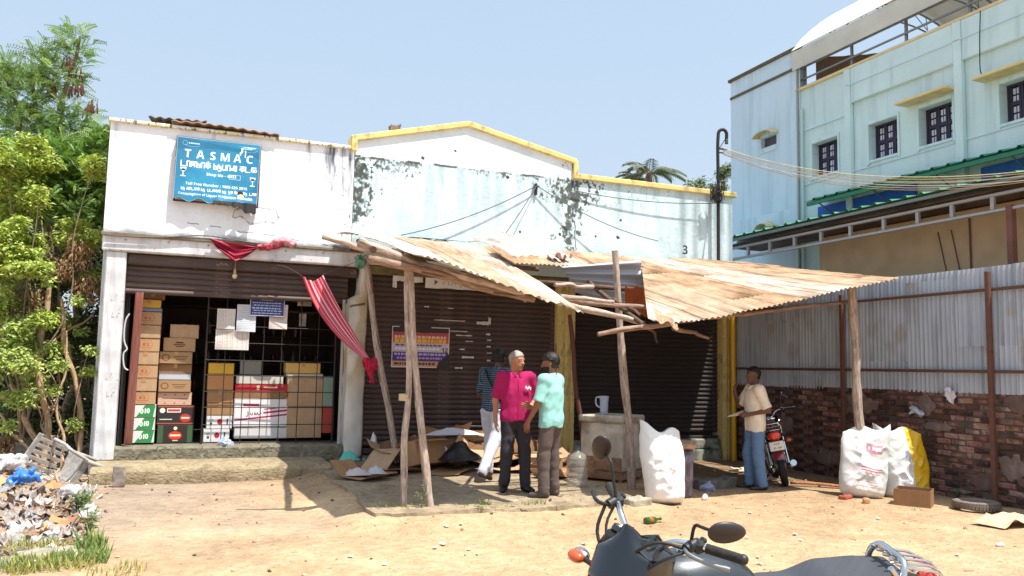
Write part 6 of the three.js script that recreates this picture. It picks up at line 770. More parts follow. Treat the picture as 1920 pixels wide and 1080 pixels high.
// ---------------------------------------------------------------- motorcycles
const chromeM = mat({ color: css('#d4d6da'), roughness: 0.16, metalness: 1 }), rubberM = grained(40, 38, 38, { amp: 13, freq: 14, rough: 0.85, rep: 3 }), blackPaintM = phys({ color: css('#17191c'), roughness: 0.35, clearcoat: 0.8, clearcoatRoughness: 0.15 }), seatM = grained(62, 64, 70, { amp: 13, freq: 14, rough: 0.55, rep: 2.5, bump: 0.001 }), alloyM = mat({ color: css('#8a8d90'), roughness: 0.4, metalness: 0.8 }), plasticM = mat({ color: css('#242427'), roughness: 0.5 });
function makeBike({ name, label, pos, turn, lean, steer, paint, tank, visor = true, plate, cowlTurn = 0 }) {
  const t = thing(name, label, 'motorcycle', pos, turn); t.rotation.order = 'YXZ'; t.rotation.x = lean;
  const wheel = (x, y, par, r = 0.3) => { const w = part('wheel', [new THREE.CylinderGeometry(0.06, 0.06, 0.14, 18).rotateX(Math.PI / 2), ...Array.from({ length: 12 }, (_, i) => { const a = i / 12 * 6.283; return tube([V(0.05 * Math.cos(a), 0.05 * Math.sin(a), i % 2 ? 0.04 : -0.04), V(0.23 * Math.cos(a + 0.2), 0.23 * Math.sin(a + 0.2), 0)], 0.006, 5); })], alloyM, par); w.position.set(x, y, 0); part('tyre', new THREE.TorusGeometry(r - 0.045, 0.045, 12, 48).scale(1, 1, 1.08), rubberM, w); part('rim', new THREE.TorusGeometry(0.222, 0.016, 8, 40).scale(1, 1, 1.6), alloyM, w); return w; };
  wheel(-0.6, 0.3, t);
  const S = new THREE.Group(); S.name = 'steering'; S.position.set(0.40, 0.9, 0); S.rotation.y = steer; t.add(S);
  wheel(0.26, -0.6, S);
  for (const z of [-0.085, 0.085]) part('fork', [tube([V(0.02, 0.06, z), V(0.2, -0.42, z)], 0.017, 8), tube([V(0.14, -0.26, z), V(0.26, -0.6, z)], 0.027, 8)], chromeM, S);
  part('mudguard', thick(grid(18, 6, (u, v) => { const a = 0.35 + u * 1.9, r = 0.335 - 0.02 * Math.pow(v * 2 - 1, 2); return [0.26 + r * Math.cos(a), -0.6 + r * Math.sin(a), (v - 0.5) * 0.13]; }), 0.004), paint, S);
  // bars
  const bar = (s) => [V(0, 0.03, 0), V(0.0, 0.05, s * 0.07), V(-0.01, 0.12, s * 0.15), V(-0.05, 0.135, s * 0.22), V(-0.13, 0.13, s * 0.36)];
  part('handlebar', tube([...bar(-1).reverse(), ...bar(1).slice(1)], 0.0125, 10, 60), chromeM, S);
  for (const s of [-1, 1]) {
    const g = part('grip', tube([V(-0.075, 0.1335, s * 0.265), V(-0.136, 0.13, s * 0.385)], 0.0185, 12, 12), rubberM, S); part('bar_end', new THREE.SphereGeometry(0.02, 10, 8).translate(-0.138, 0.13, s * 0.387), plasticM, g);
    part('switch_block', [cbox(0.045, 0.05, 0.055, 0.012, -0.06, 0.133, s * 0.235), cbox(0.02, 0.02, 0.03, 0.006, -0.088, 0.15, s * 0.235), new THREE.CylinderGeometry(0.022, 0.022, 0.045, 12).rotateZ(1.2).translate(-0.03, 0.135, s * 0.23)], plasticM, S);
    part('lever', tube([V(-0.02, 0.13, s * 0.215), V(0.01, 0.128, s * 0.25), V(-0.01, 0.118, s * 0.32), V(-0.06, 0.112, s * 0.4)], (k) => 0.0085 + 0.003 * (k > 0.9 ? 1 : 0), 8), s < 0 ? alloyM : blackM, S);
    const m = part('mirror', tube([V(-0.04, 0.15, s * 0.22), V(-0.035, 0.22, s * 0.24), V(-0.035, s < 0 ? 0.225 : 0.30, s * 0.27), V(-0.04, s < 0 ? 0.23 : 0.31, s * 0.33)], 0.0065, 8), blackM, S); const sh = new THREE.SphereGeometry(1, 24, 16); { const p = sh.attributes.position; for (let i = 0; i < p.count; i++) p.setXYZ(i, p.getX(i) * 0.022 * (p.getX(i) < 0 ? 0.3 : 1), p.getY(i) * 0.042 * (1 - 0.15 * p.getZ(i) * s), p.getZ(i) * 0.072); sh.computeVertexNormals(); } if (s > 0) sh.rotateX(1.35); const MP = s < 0 ? [-0.07, 0.235, -0.36, 0.0, 1.15, -0.08] : [-0.03, 0.335, 0.33, 0, 0.62, -0.42]; move(sh, ...MP); part('mirror_shell', sh, mat({ color: css('#2b2322'), roughness: 0.45 }), m); const gl = new THREE.CircleGeometry(1, 24).rotateY(-Math.PI / 2).scale(1, 0.036, 0.065); move(gl, -0.0085, 0, 0); if (s > 0) gl.rotateX(1.35); move(gl, ...MP); part('mirror_glass', gl, mat({ color: css('#a9b4bd'), roughness: 0.05, metalness: 1 }), m);
  }
  for (const cab of [tube([V(-0.03, 0.12, 0.22), V(0.02, 0.06, 0.2), V(0.05, -0.04, 0.13), V(0.03, -0.15, 0.05)], 0.006, 6), tube([V(0.0, 0.125, 0.24), V(0.05, 0.03, 0.22), V(0.06, -0.06, 0.14)], 0.0075, 6), tube([V(-0.02, 0.12, -0.22), V(0.07, 0.14, -0.16), V(0.12, 0.06, -0.08), V(0.06, -0.06, -0.03)], 0.0065, 6), tube([V(-0.03, 0.125, -0.24), V(0.06, 0.09, -0.2), V(0.1, -0.02, -0.1), V(0.02, -0.1, -0.06)], 0.006, 6)]) part('cable', cab, blackM, S);
  part('clamp', [cbox(0.07, 0.03, 0.2, 0.01, 0.0, 0.01, 0), cbox(0.04, 0.05, 0.07, 0.01, 0.0, 0.035, 0)], alloyM, S);
  part('instrument_panel', [cbox(0.09, 0.05, 0.2, 0.02, 0.075, 0.075, 0)], plasticM, S); for (const z of [-0.05, 0.05]) part('dial', move(new THREE.CylinderGeometry(0.04, 0.045, 0.02, 20), 0.06, 0.105, z, 0, 0, 0.35), mat({ color: css('#2f3338'), roughness: 0.2 }), S);
  // headlamp cowl: flanks in paint, a dark screen standing up at the front
  const cowl = (u, v) => { const a = (u - 0.5) * 2, w = mix(0.165, 0.15, v) * (1 - 0.25 * Math.max(0, v - 0.72) / 0.28 * 1.6); return [0.24 - 0.075 * a * a - 0.14 * v + (Math.abs(a) > 0.75 ? -0.10 * (Math.abs(a) - 0.75) / 0.25 : 0), -0.14 + 0.26 * v - 0.035 * a * a * v, a * w]; };
  const CW = new THREE.Group(); CW.name = 'cowl'; CW.position.x = 0.03; CW.rotation.y = visor ? cowlTurn : 0; S.add(CW);
  part('cowl_shell', thick(grid(24, 10, (u, v) => cowl(u, v * 0.42)), 0.006), paint, CW);
  if (visor) part('screen', thick(grid(24, 16, (u, v) => { const k = 0.4 + v * 0.6, q = cowl(u, k), a = (u - 0.5) * 2, cut = v > 0.5 ? (v - 0.5) * 2 : 0; return [q[0] + 0.012 - 0.02 * v, q[1] + 0.05 * v - 0.05 * cut * a * a, q[2] * (1 - 0.42 * cut)]; }), 0.005), phys({ color: css('#090b12'), roughness: 0.1, clearcoat: 1, clearcoatRoughness: 0.05 }), CW);
  part('headlamp', new THREE.SphereGeometry(0.085, 20, 14).scale(0.35, 0.8, 1.0).translate(0.2, -0.13, 0), phys({ color: css('#d8dde2'), roughness: 0.05, clearcoat: 1 }), S);
  const ind = (x, y, z, par, s) => { const o = part('indicator', tube([V(x, y, z - s * 0.1), V(x, y, z)], 0.011, 8), blackM, par); part('lens', new THREE.SphereGeometry(0.034, 16, 12).scale(1.0, 0.75, 1.25).translate(x + (x > 0 ? 0.012 : -0.012), y, z + s * 0.03), phys({ color: css('#c9561e'), roughness: 0.15, clearcoat: 1, transmission: 0.2 }), o); part('indicator_shell', new THREE.SphereGeometry(0.036, 16, 12).scale(0.8, 0.8, 1.25).translate(x - (x > 0 ? 0.012 : -0.012), y, z + s * 0.03), chromeM, o); };
  ind(0.15, -0.05, -0.17, S, -1); ind(0.15, -0.05, 0.17, S, 1); ind(-0.82, 0.66, -0.15, t, -1); ind(-0.82, 0.66, 0.15, t, 1);
  // frame, engine, exhaust
  part('frame', [tube([V(0.38, 0.9, 0), V(0.3, 0.72, 0), V(0.2, 0.3, 0), V(-0.1, 0.24, 0)], 0.02, 8), tube([V(0.36, 0.86, 0), V(0.0, 0.74, 0), V(-0.3, 0.7, 0), V(-0.75, 0.76, 0)], 0.024, 8), tube([V(-0.1, 0.72, 0.08), V(-0.2, 0.3, 0.1), V(-0.6, 0.3, 0.1)], 0.018, 8), tube([V(-0.1, 0.72, -0.08), V(-0.2, 0.3, -0.1), V(-0.6, 0.3, -0.1)], 0.018, 8)], blackM, t);
  part('engine', [cbox(0.34, 0.2, 0.24, 0.04, -0.02, 0.36, 0), ...[0, 1, 2, 3, 4, 5].map((i) => cbox(0.15, 0.012, 0.16, 0.004, 0.1, 0.48 + i * 0.026, 0)), new THREE.CylinderGeometry(0.1, 0.1, 0.06, 24).rotateX(Math.PI / 2).translate(-0.06, 0.36, -0.13)], alloyM, t);
  part('exhaust', [tube([V(0.14, 0.5, 0.06), V(0.24, 0.42, 0.09), V(0.16, 0.26, 0.14), V(-0.2, 0.24, 0.16)], 0.018, 8), tube([V(-0.2, 0.24, 0.16), V(-0.85, 0.34, 0.17)], (k) => 0.03 + 0.014 * Math.min(1, k * 3), 12)], chromeM, t);
  part('rear_shock', [tube([V(-0.42, 0.68, -0.12), V(-0.58, 0.32, -0.12)], 0.022, 10), tube([V(-0.42, 0.68, 0.12), V(-0.58, 0.32, 0.12)], 0.022, 10)], chromeM, t);
  part('side_stand', tube([V(0.0, 0.24, -0.1), V(0.02, 0.05, -0.26), V(0.03, 0.0, -0.3)], 0.012, 8), blackM, t);
  // tank: swells then narrows towards the seat
  part('tank', nets((x, y, z) => { let d = ellip(x, y, z, [0.2, 0.80, 0], [0.24, 0.125, 0.135]); d = smin(d, ellip(x, y, z, [0.06, 0.77, 0], [0.16, 0.10, 0.10]), 0.06); d = smin(d, ellip(x, y, z, [0.24, 0.77, 0], [0.17, 0.09, 0.15]), 0.05); for (const s of [-1, 1]) d = -smin(-d, ellip(x, y, z, [0.06, 0.74, s * 0.185], [0.13, 0.09, 0.055]), 0.03); return Math.max(d, 0.68 - y); }, [-0.18, 0.64, -0.2], [0.5, 0.98, 0.2], 0.0095), tank, t);
  part('fuel_cap', new THREE.CylinderGeometry(0.036, 0.038, 0.018, 20).translate(0.22, 0.927, 0), chromeM, t);
  part('side_panel', [-1, 1].map((s) => thick(grid(10, 6, (u, v) => [mix(-0.02, -0.4, u), mix(0.5, 0.72, v) + 0.06 * u, s * (0.125 - 0.02 * u + 0.012 * Math.sin(v * 3))]), 0.008)), paint, t);
  // seat: low for the rider, stepped up for the pillion
  part('seat', nets((x, y, z) => { const k = sstep(-0.24, -0.42, x), top = 0.785 + 0.05 * k + 0.012 * Math.sin((x + 0.02) * 6) + 0.02 * sstep(-0.05, 0.06, x), w = mix(0.10, 0.138, sstep(0.0, -0.3, x)) - 0.03 * sstep(-0.55, -0.72, x), dx = Math.max(-0.72 - x, x - 0.03, 0), e = 0.03, qy = Math.abs(y - (top - 0.055)) - 0.055 + e, qz = Math.abs(z) - w + e, qx = Math.max(-0.72 - x, x - 0.03) + e; return Math.hypot(Math.max(qx, 0), Math.max(qy, 0), Math.max(qz, 0)) + Math.min(Math.max(qx, qy, qz), 0) - e; }, [-0.78, 0.63, -0.19], [0.1, 0.9, 0.19], 0.0095), seatM, t);
  part('tail', nets((x, y, z) => ellip(x, y, z, [-0.72, 0.74, 0], [0.16, 0.07, 0.1]), [-0.92, 0.64, -0.13], [-0.5, 0.84, 0.13], 0.01), paint, t);
  part('tail_lamp', new THREE.SphereGeometry(0.078, 18, 12).scale(0.5, 0.85, 1.15).translate(-0.875, 0.745, 0), phys({ color: css('#e2381f'), roughness: 0.12, clearcoat: 1 }), t);
  part('rear_mudguard', thick(grid(16, 6, (u, v) => { const a = 1.3 + u * 1.5, r = 0.345 - 0.02 * Math.pow(v * 2 - 1, 2); return [-0.6 + r * Math.cos(a), 0.3 + r * Math.sin(a), (v - 0.5) * 0.15]; }), 0.004), plate ? phys({ color: css('#7c2030'), roughness: 0.3, clearcoat: 1 }) : blackPaintM, t);
  if (plate) { const o = part('number_plate', cbox(0.008, 0.13, 0.2, 0.003).rotateZ(0.16).translate(-0.935, 0.61, 0), solid('#dcdcdc', 0.4), t); const g = new THREE.PlaneGeometry(0.19, 0.12).rotateY(-Math.PI / 2).rotateZ(0.16).translate(-0.9405, 0.61, 0); part('plate_print', g, mat({ map: drawTex(190, 120, (c, w, h) => { c.fillStyle = '#e4e4e4'; c.fillRect(0, 0, w, h); c.textAlign = 'center'; c.fillStyle = '#a8303a'; c.font = 'bold 46px sans-serif'; for (const [x, y, q] of [[58, 22, 22], [86, 20, 20], [112, 18, 10], [126, 18, 10]]) { c.fillRect(x, y, q, 6); c.fillRect(x, y + 8, 6, 18); c.fillRect(x + q - 6, y + 6, 6, 14); } c.fillStyle = '#50525c'; c.font = 'bold 42px sans-serif'; for (const [x, q] of [[44, 16], [64, 16], [104, 14], [122, 14], [140, 14]]) { c.fillRect(x, 74, q, 6); c.fillRect(x, 84, 5, 16); c.fillRect(x + q - 5, 78, 5, 22); } }), roughness: 0.4 }), o); }
  // grab rails and carrier
  part('grab_rail', tube([V(-0.65, 0.76, -0.115), V(-0.66, 0.86, -0.115), V(-0.675, 0.90, -0.085), V(-0.68, 0.905, 0), V(-0.675, 0.90, 0.085), V(-0.66, 0.86, 0.115), V(-0.65, 0.76, 0.115)], 0.014, 10, 48), chromeM, t);
  part('grab_rail', tube([V(-0.61, 0.885, -0.1), V(-0.65, 0.83, -0.11), V(-0.68, 0.74, -0.1)], 0.013, 10, 16), chromeM, t);
  for (const z of [-0.09, -0.045, 0, 0.045, 0.09]) part('carrier_rod', tube([V(-0.64, 0.895, z), V(-0.72, 0.875, z), V(-0.86 + Math.abs(z) * 0.3, 0.855, z), V(-0.88 + Math.abs(z) * 0.3, 0.835, z * 0.96)], 0.0065, 8), chromeM, t);
  part('carrier_rod', tube([V(-0.66, 0.78, -0.1), V(-0.85, 0.82, -0.1), V(-0.88, 0.83, 0), V(-0.85, 0.82, 0.1), V(-0.66, 0.78, 0.1)], 0.007, 8), chromeM, t); part('carrier_rod', tube([V(-0.72, 0.865, -0.1), V(-0.72, 0.865, 0.1)], 0.006, 8), chromeM, t);
  return t;
}
{
  const R = V(0.929, 0, 0.37), Fw = V(0.37, 0, -0.929), f = R.clone().multiplyScalar(-Math.cos(0.16)).addScaledVector(Fw, -Math.sin(0.16)), o = V(0, 0, 13).addScaledVector(R, 0.495).addScaledVector(Fw, 3.55).addScaledVector(f, -0.40);
  makeBike({ name: 'motorcycle', label: 'black and silver motorcycle leaning on its stand in the near foreground', pos: [o.x, groundY(o.x, o.z), o.z], turn: Math.atan2(-f.z, f.x), lean: -0.23, steer: 0.40, cowlTurn: 0.4, paint: blackPaintM, tank: phys({ color: css('#34393d'), roughness: 0.3, metalness: 0.4, clearcoat: 0.8, clearcoatRoughness: 0.12 }) });
  const p = atY(0, 1478, 915); makeBike({ name: 'motorcycle', label: 'dark red motorcycle with a white number plate parked beside the fence', pos: [p.x + 0.42, 0, p.z - 0.6], turn: Math.atan2(0.80, 0.6), lean: -0.22, steer: 0.3, visor: true, plate: true, paint: phys({ color: css('#6a1420'), roughness: 0.3, clearcoat: 1 }), tank: phys({ color: css('#6a1420'), roughness: 0.3, clearcoat: 1 }) });
}
// ---------------------------------------------------------------- plants
function leafM(r, g, b, tr = 0.35) { const c = new THREE.Color().setRGB(r, g, b); return phys({ color: c, roughness: 0.75, transmission: tr, vertexColors: true, side: THREE.DoubleSide }); }
function leafCloud(list) { // list of {p, d (direction of the blade), n, L, W, c}; a leaf is a folded blade of four faces
  const P = [], C = [], N = []; const side = V(), up = V(), a = V(), b = V(), q = V();
  for (const l of list) {
    side.copy(l.d).cross(l.n).normalize(); up.copy(side).cross(l.d).normalize();
    const base = l.p, tip = q.copy(l.p).addScaledVector(l.d, l.L).addScaledVector(up, -l.L * 0.16); a.copy(l.p).addScaledVector(l.d, l.L * 0.45).addScaledVector(side, l.W).addScaledVector(up, l.W * 0.35); b.copy(l.p).addScaledVector(l.d, l.L * 0.45).addScaledVector(side, -l.W).addScaledVector(up, l.W * 0.35);
    const m = [l.p.x + l.d.x * l.L * 0.5, l.p.y + l.d.y * l.L * 0.5, l.p.z + l.d.z * l.L * 0.5];
    P.push(base.x, base.y, base.z, a.x, a.y, a.z, ...m, ...m, a.x, a.y, a.z, tip.x, tip.y, tip.z, base.x, base.y, base.z, ...m, b.x, b.y, b.z, ...m, tip.x, tip.y, tip.z, b.x, b.y, b.z);
    for (let i = 0; i < 12; i++) C.push(l.c[0], l.c[1], l.c[2]);
  }
  const g = new THREE.BufferGeometry(); g.setAttribute('position', new THREE.Float32BufferAttribute(P, 3)); g.setAttribute('color', new THREE.Float32BufferAttribute(C, 3)); g.computeVertexNormals(); g.setAttribute('uv', new THREE.Float32BufferAttribute(new Float32Array(P.length / 3 * 2), 2)); return g;
}
const rdir = (up = 0) => { const v = V(rr(-1, 1), rr(-1, 1) + up, rr(-1, 1)); return v.normalize(); };
const inBall = (c, r) => { let v; do v = V(rr(-1, 1), rr(-1, 1), rr(-1, 1)); while (v.lengthSq() > 1); v.multiplyScalar(0.5 + 0.5 * rnd()); return V(c.x + v.x * r[0], c.y + v.y * r[1], c.z + v.z * r[2]); };
function feathery(balls, n, L, tint, leafL = 0.05) { // long fronds, each a rib of narrow leaflets
  const out = []; for (const [c, r, w] of balls) for (let k = 0; k < n * w; k++) {
    const p = inBall(c, r), d = p.clone().sub(c); d.y = Math.abs(d.y) * 0.4 + 0.2; d.normalize().add(rdir().multiplyScalar(0.7)).normalize(); d.y -= 0.15; d.normalize(); const nn = rdir(1.2), len = L * rr(0.7, 1.3), t = tint(p, c, r); const s = d.clone().cross(nn).normalize();
    for (let i = 1; i < 9; i++) { const q = p.clone().addScaledVector(d, len * i / 9); q.y -= len * 0.3 * (i / 9) * (i / 9); for (const e of [-1, 1]) { const ld = d.clone().multiplyScalar(0.6).addScaledVector(s, e * 0.9).normalize(); out.push({ p: q, d: ld, n: nn, L: leafL * rr(0.8, 1.2) * (1.15 - i * 0.06), W: leafL * 0.17, c: t }); } }
  } return out;
}
function broad(balls, n, L, tint, W = 0.3, droop = 0.3) { const out = []; for (const [c, r, w] of balls) for (let k = 0; k < n * w; k++) { const p = inBall(c, r), base = rdir(0.1); const m = 3 + Math.floor(rnd() * 4); for (let i = 0; i < m; i++) { const a = i / m * 6.28 + rnd(), d = V(Math.cos(a), 0.25 * rnd() - droop, Math.sin(a)).add(base.clone().multiplyScalar(0.3)).normalize(); out.push({ p: p.clone().add(V(rr(-0.08, 0.08), rr(-0.07, 0.07), rr(-0.08, 0.08))), d, n: V(rr(-0.7, 0.7), 1, rr(-0.7, 0.7)).normalize(), L: L * rr(0.45, 1.3), W: L * W * rr(0.55, 1.0), c: tint(p, c, r) }); } } return out; }
const G = (r, g, b, k = 0.35) => () => { const q = 1 - k + 2 * k * rnd(), y = rnd() * 0.25; return [r * q * (1 + y), g * q, b * q * (1 - y)]; };
const leafMat = leafM(1, 1, 1, 0.42), trunkM = grained(140, 122, 104, { freq: 14, amp: 34, rep: 2, bump: 0.012 }), trunkGreyM = grained(120, 104, 90, { freq: 14, amp: 34, rep: 2, bump: 0.012 });
const B = (z, px, py, r, w = 1, ry, rz) => [atZ(z, px, py), [r, ry ?? r * 0.85, rz ?? r * 1.1], w];
function limbs(parent, root, tips, r, m, name = 'limb', amp = 0.12) { tips.forEach((t, i) => part(name, wobblyPole(root, t, r, r * 0.35, amp, i * 9 + Math.round(root.x * 10)), m, parent)); }
{ // tall feathery tree
  const t = thing('feathery_tree', 'tall feathery leaved tree with hanging dark pods at the left edge', 'tree', [0, 0, 0]), z = -3.2, root = atZ(z, 70, 800); root.y = -0.1; const fork = atZ(z, 90, 360);
  part('trunk', wobblyPole(root, fork, 0.14, 0.09, 0.2, 601), trunkGreyM, t); const tips = [[150, 70], [60, 130], [10, 150], [120, 190], [160, 250], [30, 230]].map(([x, y]) => atZ(z, x, y)); limbs(t, fork, tips, 0.06, trunkGreyM);
  part('crown', leafCloud(feathery([B(z, 140, 95, 0.34, 0.35, 0.5), B(z, 110, 150, 0.55, 0.6), B(z, 40, 165, 0.7, 0.9), B(z, -20, 190, 0.7, 0.7), B(z, 125, 235, 0.6, 0.8), B(z, 50, 265, 0.8, 1.1), B(z, 165, 275, 0.4, 0.5), B(z, 90, 105, 0.4, 0.2), B(z, 10, 140, 0.35, 0.25)], 330, 0.34, G(0.22, 0.38, 0.11, 0.4), 0.07)), leafMat, t);
  const pods = []; for (const [px, py] of [[126, 108], [135, 112], [128, 120], [142, 158], [152, 160], [131, 165], [170, 190], [177, 196], [164, 200], [100, 165], [96, 150], [60, 200], [150, 130]]) for (let k = 0; k < 5; k++) { const p = atZ(z + 0.3, px + rr(-6, 6), py + rr(-4, 4)); pods.push(thick(grid(2, 4, (u, v) => [p.x + (u - 0.5) * 0.022 + 0.02 * v * (k - 2), p.y - v * 0.19, p.z + 0.02 * Math.sin(v * 3)]), 0.004)); } part('seed_pods', pods, solid('#5a3228', 0.8), t).userData.kind = 'stuff';
}
{ const t = thing('feathery_tree', 'mid green feathery bush crowding up beside the white shop', 'tree', [0, 0, 0]), z = -2.0, root = atZ(z, 140, 800); root.y = -0.1; const fork = atZ(z, 150, 480); part('trunk', wobblyPole(root, fork, 0.09, 0.06, 0.2, 611), trunkM, t); limbs(t, fork, [[180, 270], [110, 300], [60, 330], [190, 350]].map(([x, y]) => atZ(z, x, y)), 0.045, trunkM);
  part('crown', leafCloud(feathery([B(z, 110, 305, 0.55, 1), B(z, 175, 330, 0.5, 0.9), B(z, 40, 320, 0.6, 1), B(z, 150, 390, 0.6, 1), B(z, 70, 390, 0.6, 0.9), B(z, 198, 270, 0.3, 0.4), B(z, 190, 410, 0.4, 0.6), B(z, -10, 360, 0.6, 0.7)], 480, 0.3, G(0.20, 0.37, 0.08, 0.4), 0.075)), leafMat, t); }
{ const t = thing('dark_thicket_tree', 'dense dark green tree filling the gap behind the shrubs', 'tree', [0, 0, 0]), z = -6.5; const root = atZ(z, 60, 760); root.y = -0.1; part('trunk', wobblyPole(root, atZ(z, 70, 480), 0.16, 0.1, 0.2, 621), trunkGreyM, t);
  part('crown', leafCloud(broad([B(z, -30, 520, 1.3, 1), B(z, 60, 470, 1.3, 1), B(z, 150, 480, 1.2, 1), B(z, 230, 500, 1.3, 0.9), B(z, -20, 700, 1.3, 1), B(z, 70, 680, 1.3, 1), B(z, 160, 670, 1.2, 1), B(z, 250, 700, 1.2, 0.8), B(z, 30, 800, 1.0, 0.8), B(z, 130, 790, 1.0, 0.8), B(z, 220, 790, 1.0, 0.6), B(z, 170, 380, 0.9, 0.7), B(z, 20, 390, 1, 0.7)], 520, 0.17, G(0.035, 0.07, 0.025, 0.5), 0.34)), leafMat, t); }
const thicket = (n, x0, x1, y0, y1, z0, z1, r0, r1) => { const a = []; for (let i = 0; i < n; i++) { const r = rr(r0, r1); a.push(B(rr(z0, z1), rr(x0, x1), rr(y0, y1), r, r * r * 26, r * rr(0.45, 0.8), r)); } return a; };
{ const t = thing('broadleaf_shrub', 'large shrub with bright yellow green leaves at the left edge', 'shrub', [0, 0, 0]), root = atZ(-0.5, 40, 830), cl = [...thicket(34, -30, 190, 265, 470, -1.3, -0.2, 0.12, 0.26), ...thicket(16, -30, 120, 440, 600, -0.9, 0.1, 0.1, 0.22)];
  limbs(t, root, cl.filter((_, i) => i % 5 === 0).map((b) => b[0]), 0.016, trunkM, 'stem', 0.16); part('foliage', leafCloud(broad(cl, 95, 0.088, G(0.38, 0.52, 0.09, 0.45), 0.32, 0.45)), leafMat, t); }
{ const t = thing('broadleaf_shrub', 'straggling shrub of small light leaves low against the shop side', 'shrub', [0, 0, 0]), root = atZ(-0.2, 100, 850), cl = [...thicket(26, -20, 180, 480, 800, -0.7, 0.2, 0.07, 0.18), ...thicket(8, -20, 60, 600, 830, -0.3, 0.4, 0.1, 0.2)];
  limbs(t, root, cl.filter((_, i) => i % 4 === 0).map((b) => b[0]), 0.011, trunkM, 'stem', 0.2); part('foliage', leafCloud(broad(cl, 110, 0.075, G(0.36, 0.50, 0.12, 0.5), 0.34, 0.5)), leafMat, t); }
{ const t = thing('dense_bush', 'dense mid green bush behind the yellow green shrub', 'bush', [0, 0, 0]), z = -2.6, r = atZ(z, 90, 800); part('stem', wobblyPole(V(r.x, -0.1, z), atZ(z, 90, 380), 0.06, 0.03, 0.2, 632), trunkM, t); part('foliage', leafCloud(broad(thicket(46, -40, 215, 200, 800, -3.4, -2.0, 0.25, 0.5), 24, 0.10, G(0.17, 0.31, 0.07, 0.5), 0.3, 0.4)), leafMat, t); }
{ const t = thing('creeper', 'dark hanging creeper and dry leaves between the trunks', 'creeper', [0, 0, 0]), z = -1.2; const vines = []; for (let i = 0; i < 14; i++) { const x = 5 + i * 13 + rr(-6, 6), a = atZ(z + rr(-0.5, 0.5), x, rr(400, 520)), b = atZ(z + rr(-0.5, 0.5), x + rr(-40, 40), rr(700, 850)); vines.push(wobblyPole(a, b, 0.012, 0.009, 0.3, 640 + i)); } part('vine', vines, trunkM, t).userData.kind = 'stuff';
  part('foliage', leafCloud(broad([B(z, 20, 620, 0.4, 1, 0.9), B(z, 100, 640, 0.4, 1, 0.9), B(z, 170, 620, 0.3, 0.8, 0.9), B(z, 40, 780, 0.4, 0.9, 0.4), B(z, 150, 790, 0.3, 0.8, 0.5), B(z, 100, 520, 0.4, 0.8, 0.4)], 330, 0.09, G(0.10, 0.15, 0.05, 0.6), 0.34, 0.6)), leafMat, t);
  part('dry_leaves', leafCloud(broad([B(z + 0.7, 150, 470, 0.22, 1, 0.3), B(z + 0.7, 165, 540, 0.15, 0.8, 0.3), B(z + 0.7, 120, 500, 0.2, 0.7, 0.2), B(z + 0.6, 60, 560, 0.2, 0.5, 0.3), B(z + 0.6, 10, 830, 0.15, 0.7, 0.15), B(z + 0.7, 20, 600, 0.1, 0.4, 0.2)], 90, 0.11, G(0.30, 0.20, 0.10, 0.4), 0.16, 1.2)), leafMat, t); }
{ // bare trunks, each its own
  const rows = [[[88, 735], [92, 540], 0.045, 'short thick pale trunk standing upright in the thicket'], [[152, 850], [115, 560], 0.036, 'pale forked trunk leaning left beside the shop column'], [[160, 830], [128, 640], 0.024, 'second stem of the fork beside the shop column'], [[118, 860], [125, 620], 0.02, 'thin straight grey stem in the thicket'], [[105, 870], [20, 720], 0.045, 'fallen pale branch slanting down to the overturned chair'], [[0, 745], [115, 765], 0.03, 'level dry branch crossing the thicket at the left edge'], [[85, 880], [0, 775], 0.022, 'curved bare branch arching over the rubbish'], [[110, 905], [118, 845], 0.016, 'thin upright stick standing before the overturned chair'], [[20, 700], [175, 590], 0.02, 'thin stem slanting up to the shop column']];
  rows.forEach(([a, b, r, l], i) => { const z = i === 7 ? 0.9 : -0.1 - (i % 3) * 0.2, p = atZ(z, ...a), q = atZ(z - 0.3, ...b); if (i < 4) p.y = -0.05; single('bare_branch', wobblyPole(p, q, r, r * 0.7, 0.12, 660 + i), grained(176, 146, 116, { freq: 14, amp: 34, rep: 2, bump: 0.012 }), l, 'branch', 'bare trunks and branches of the thicket'); }); }
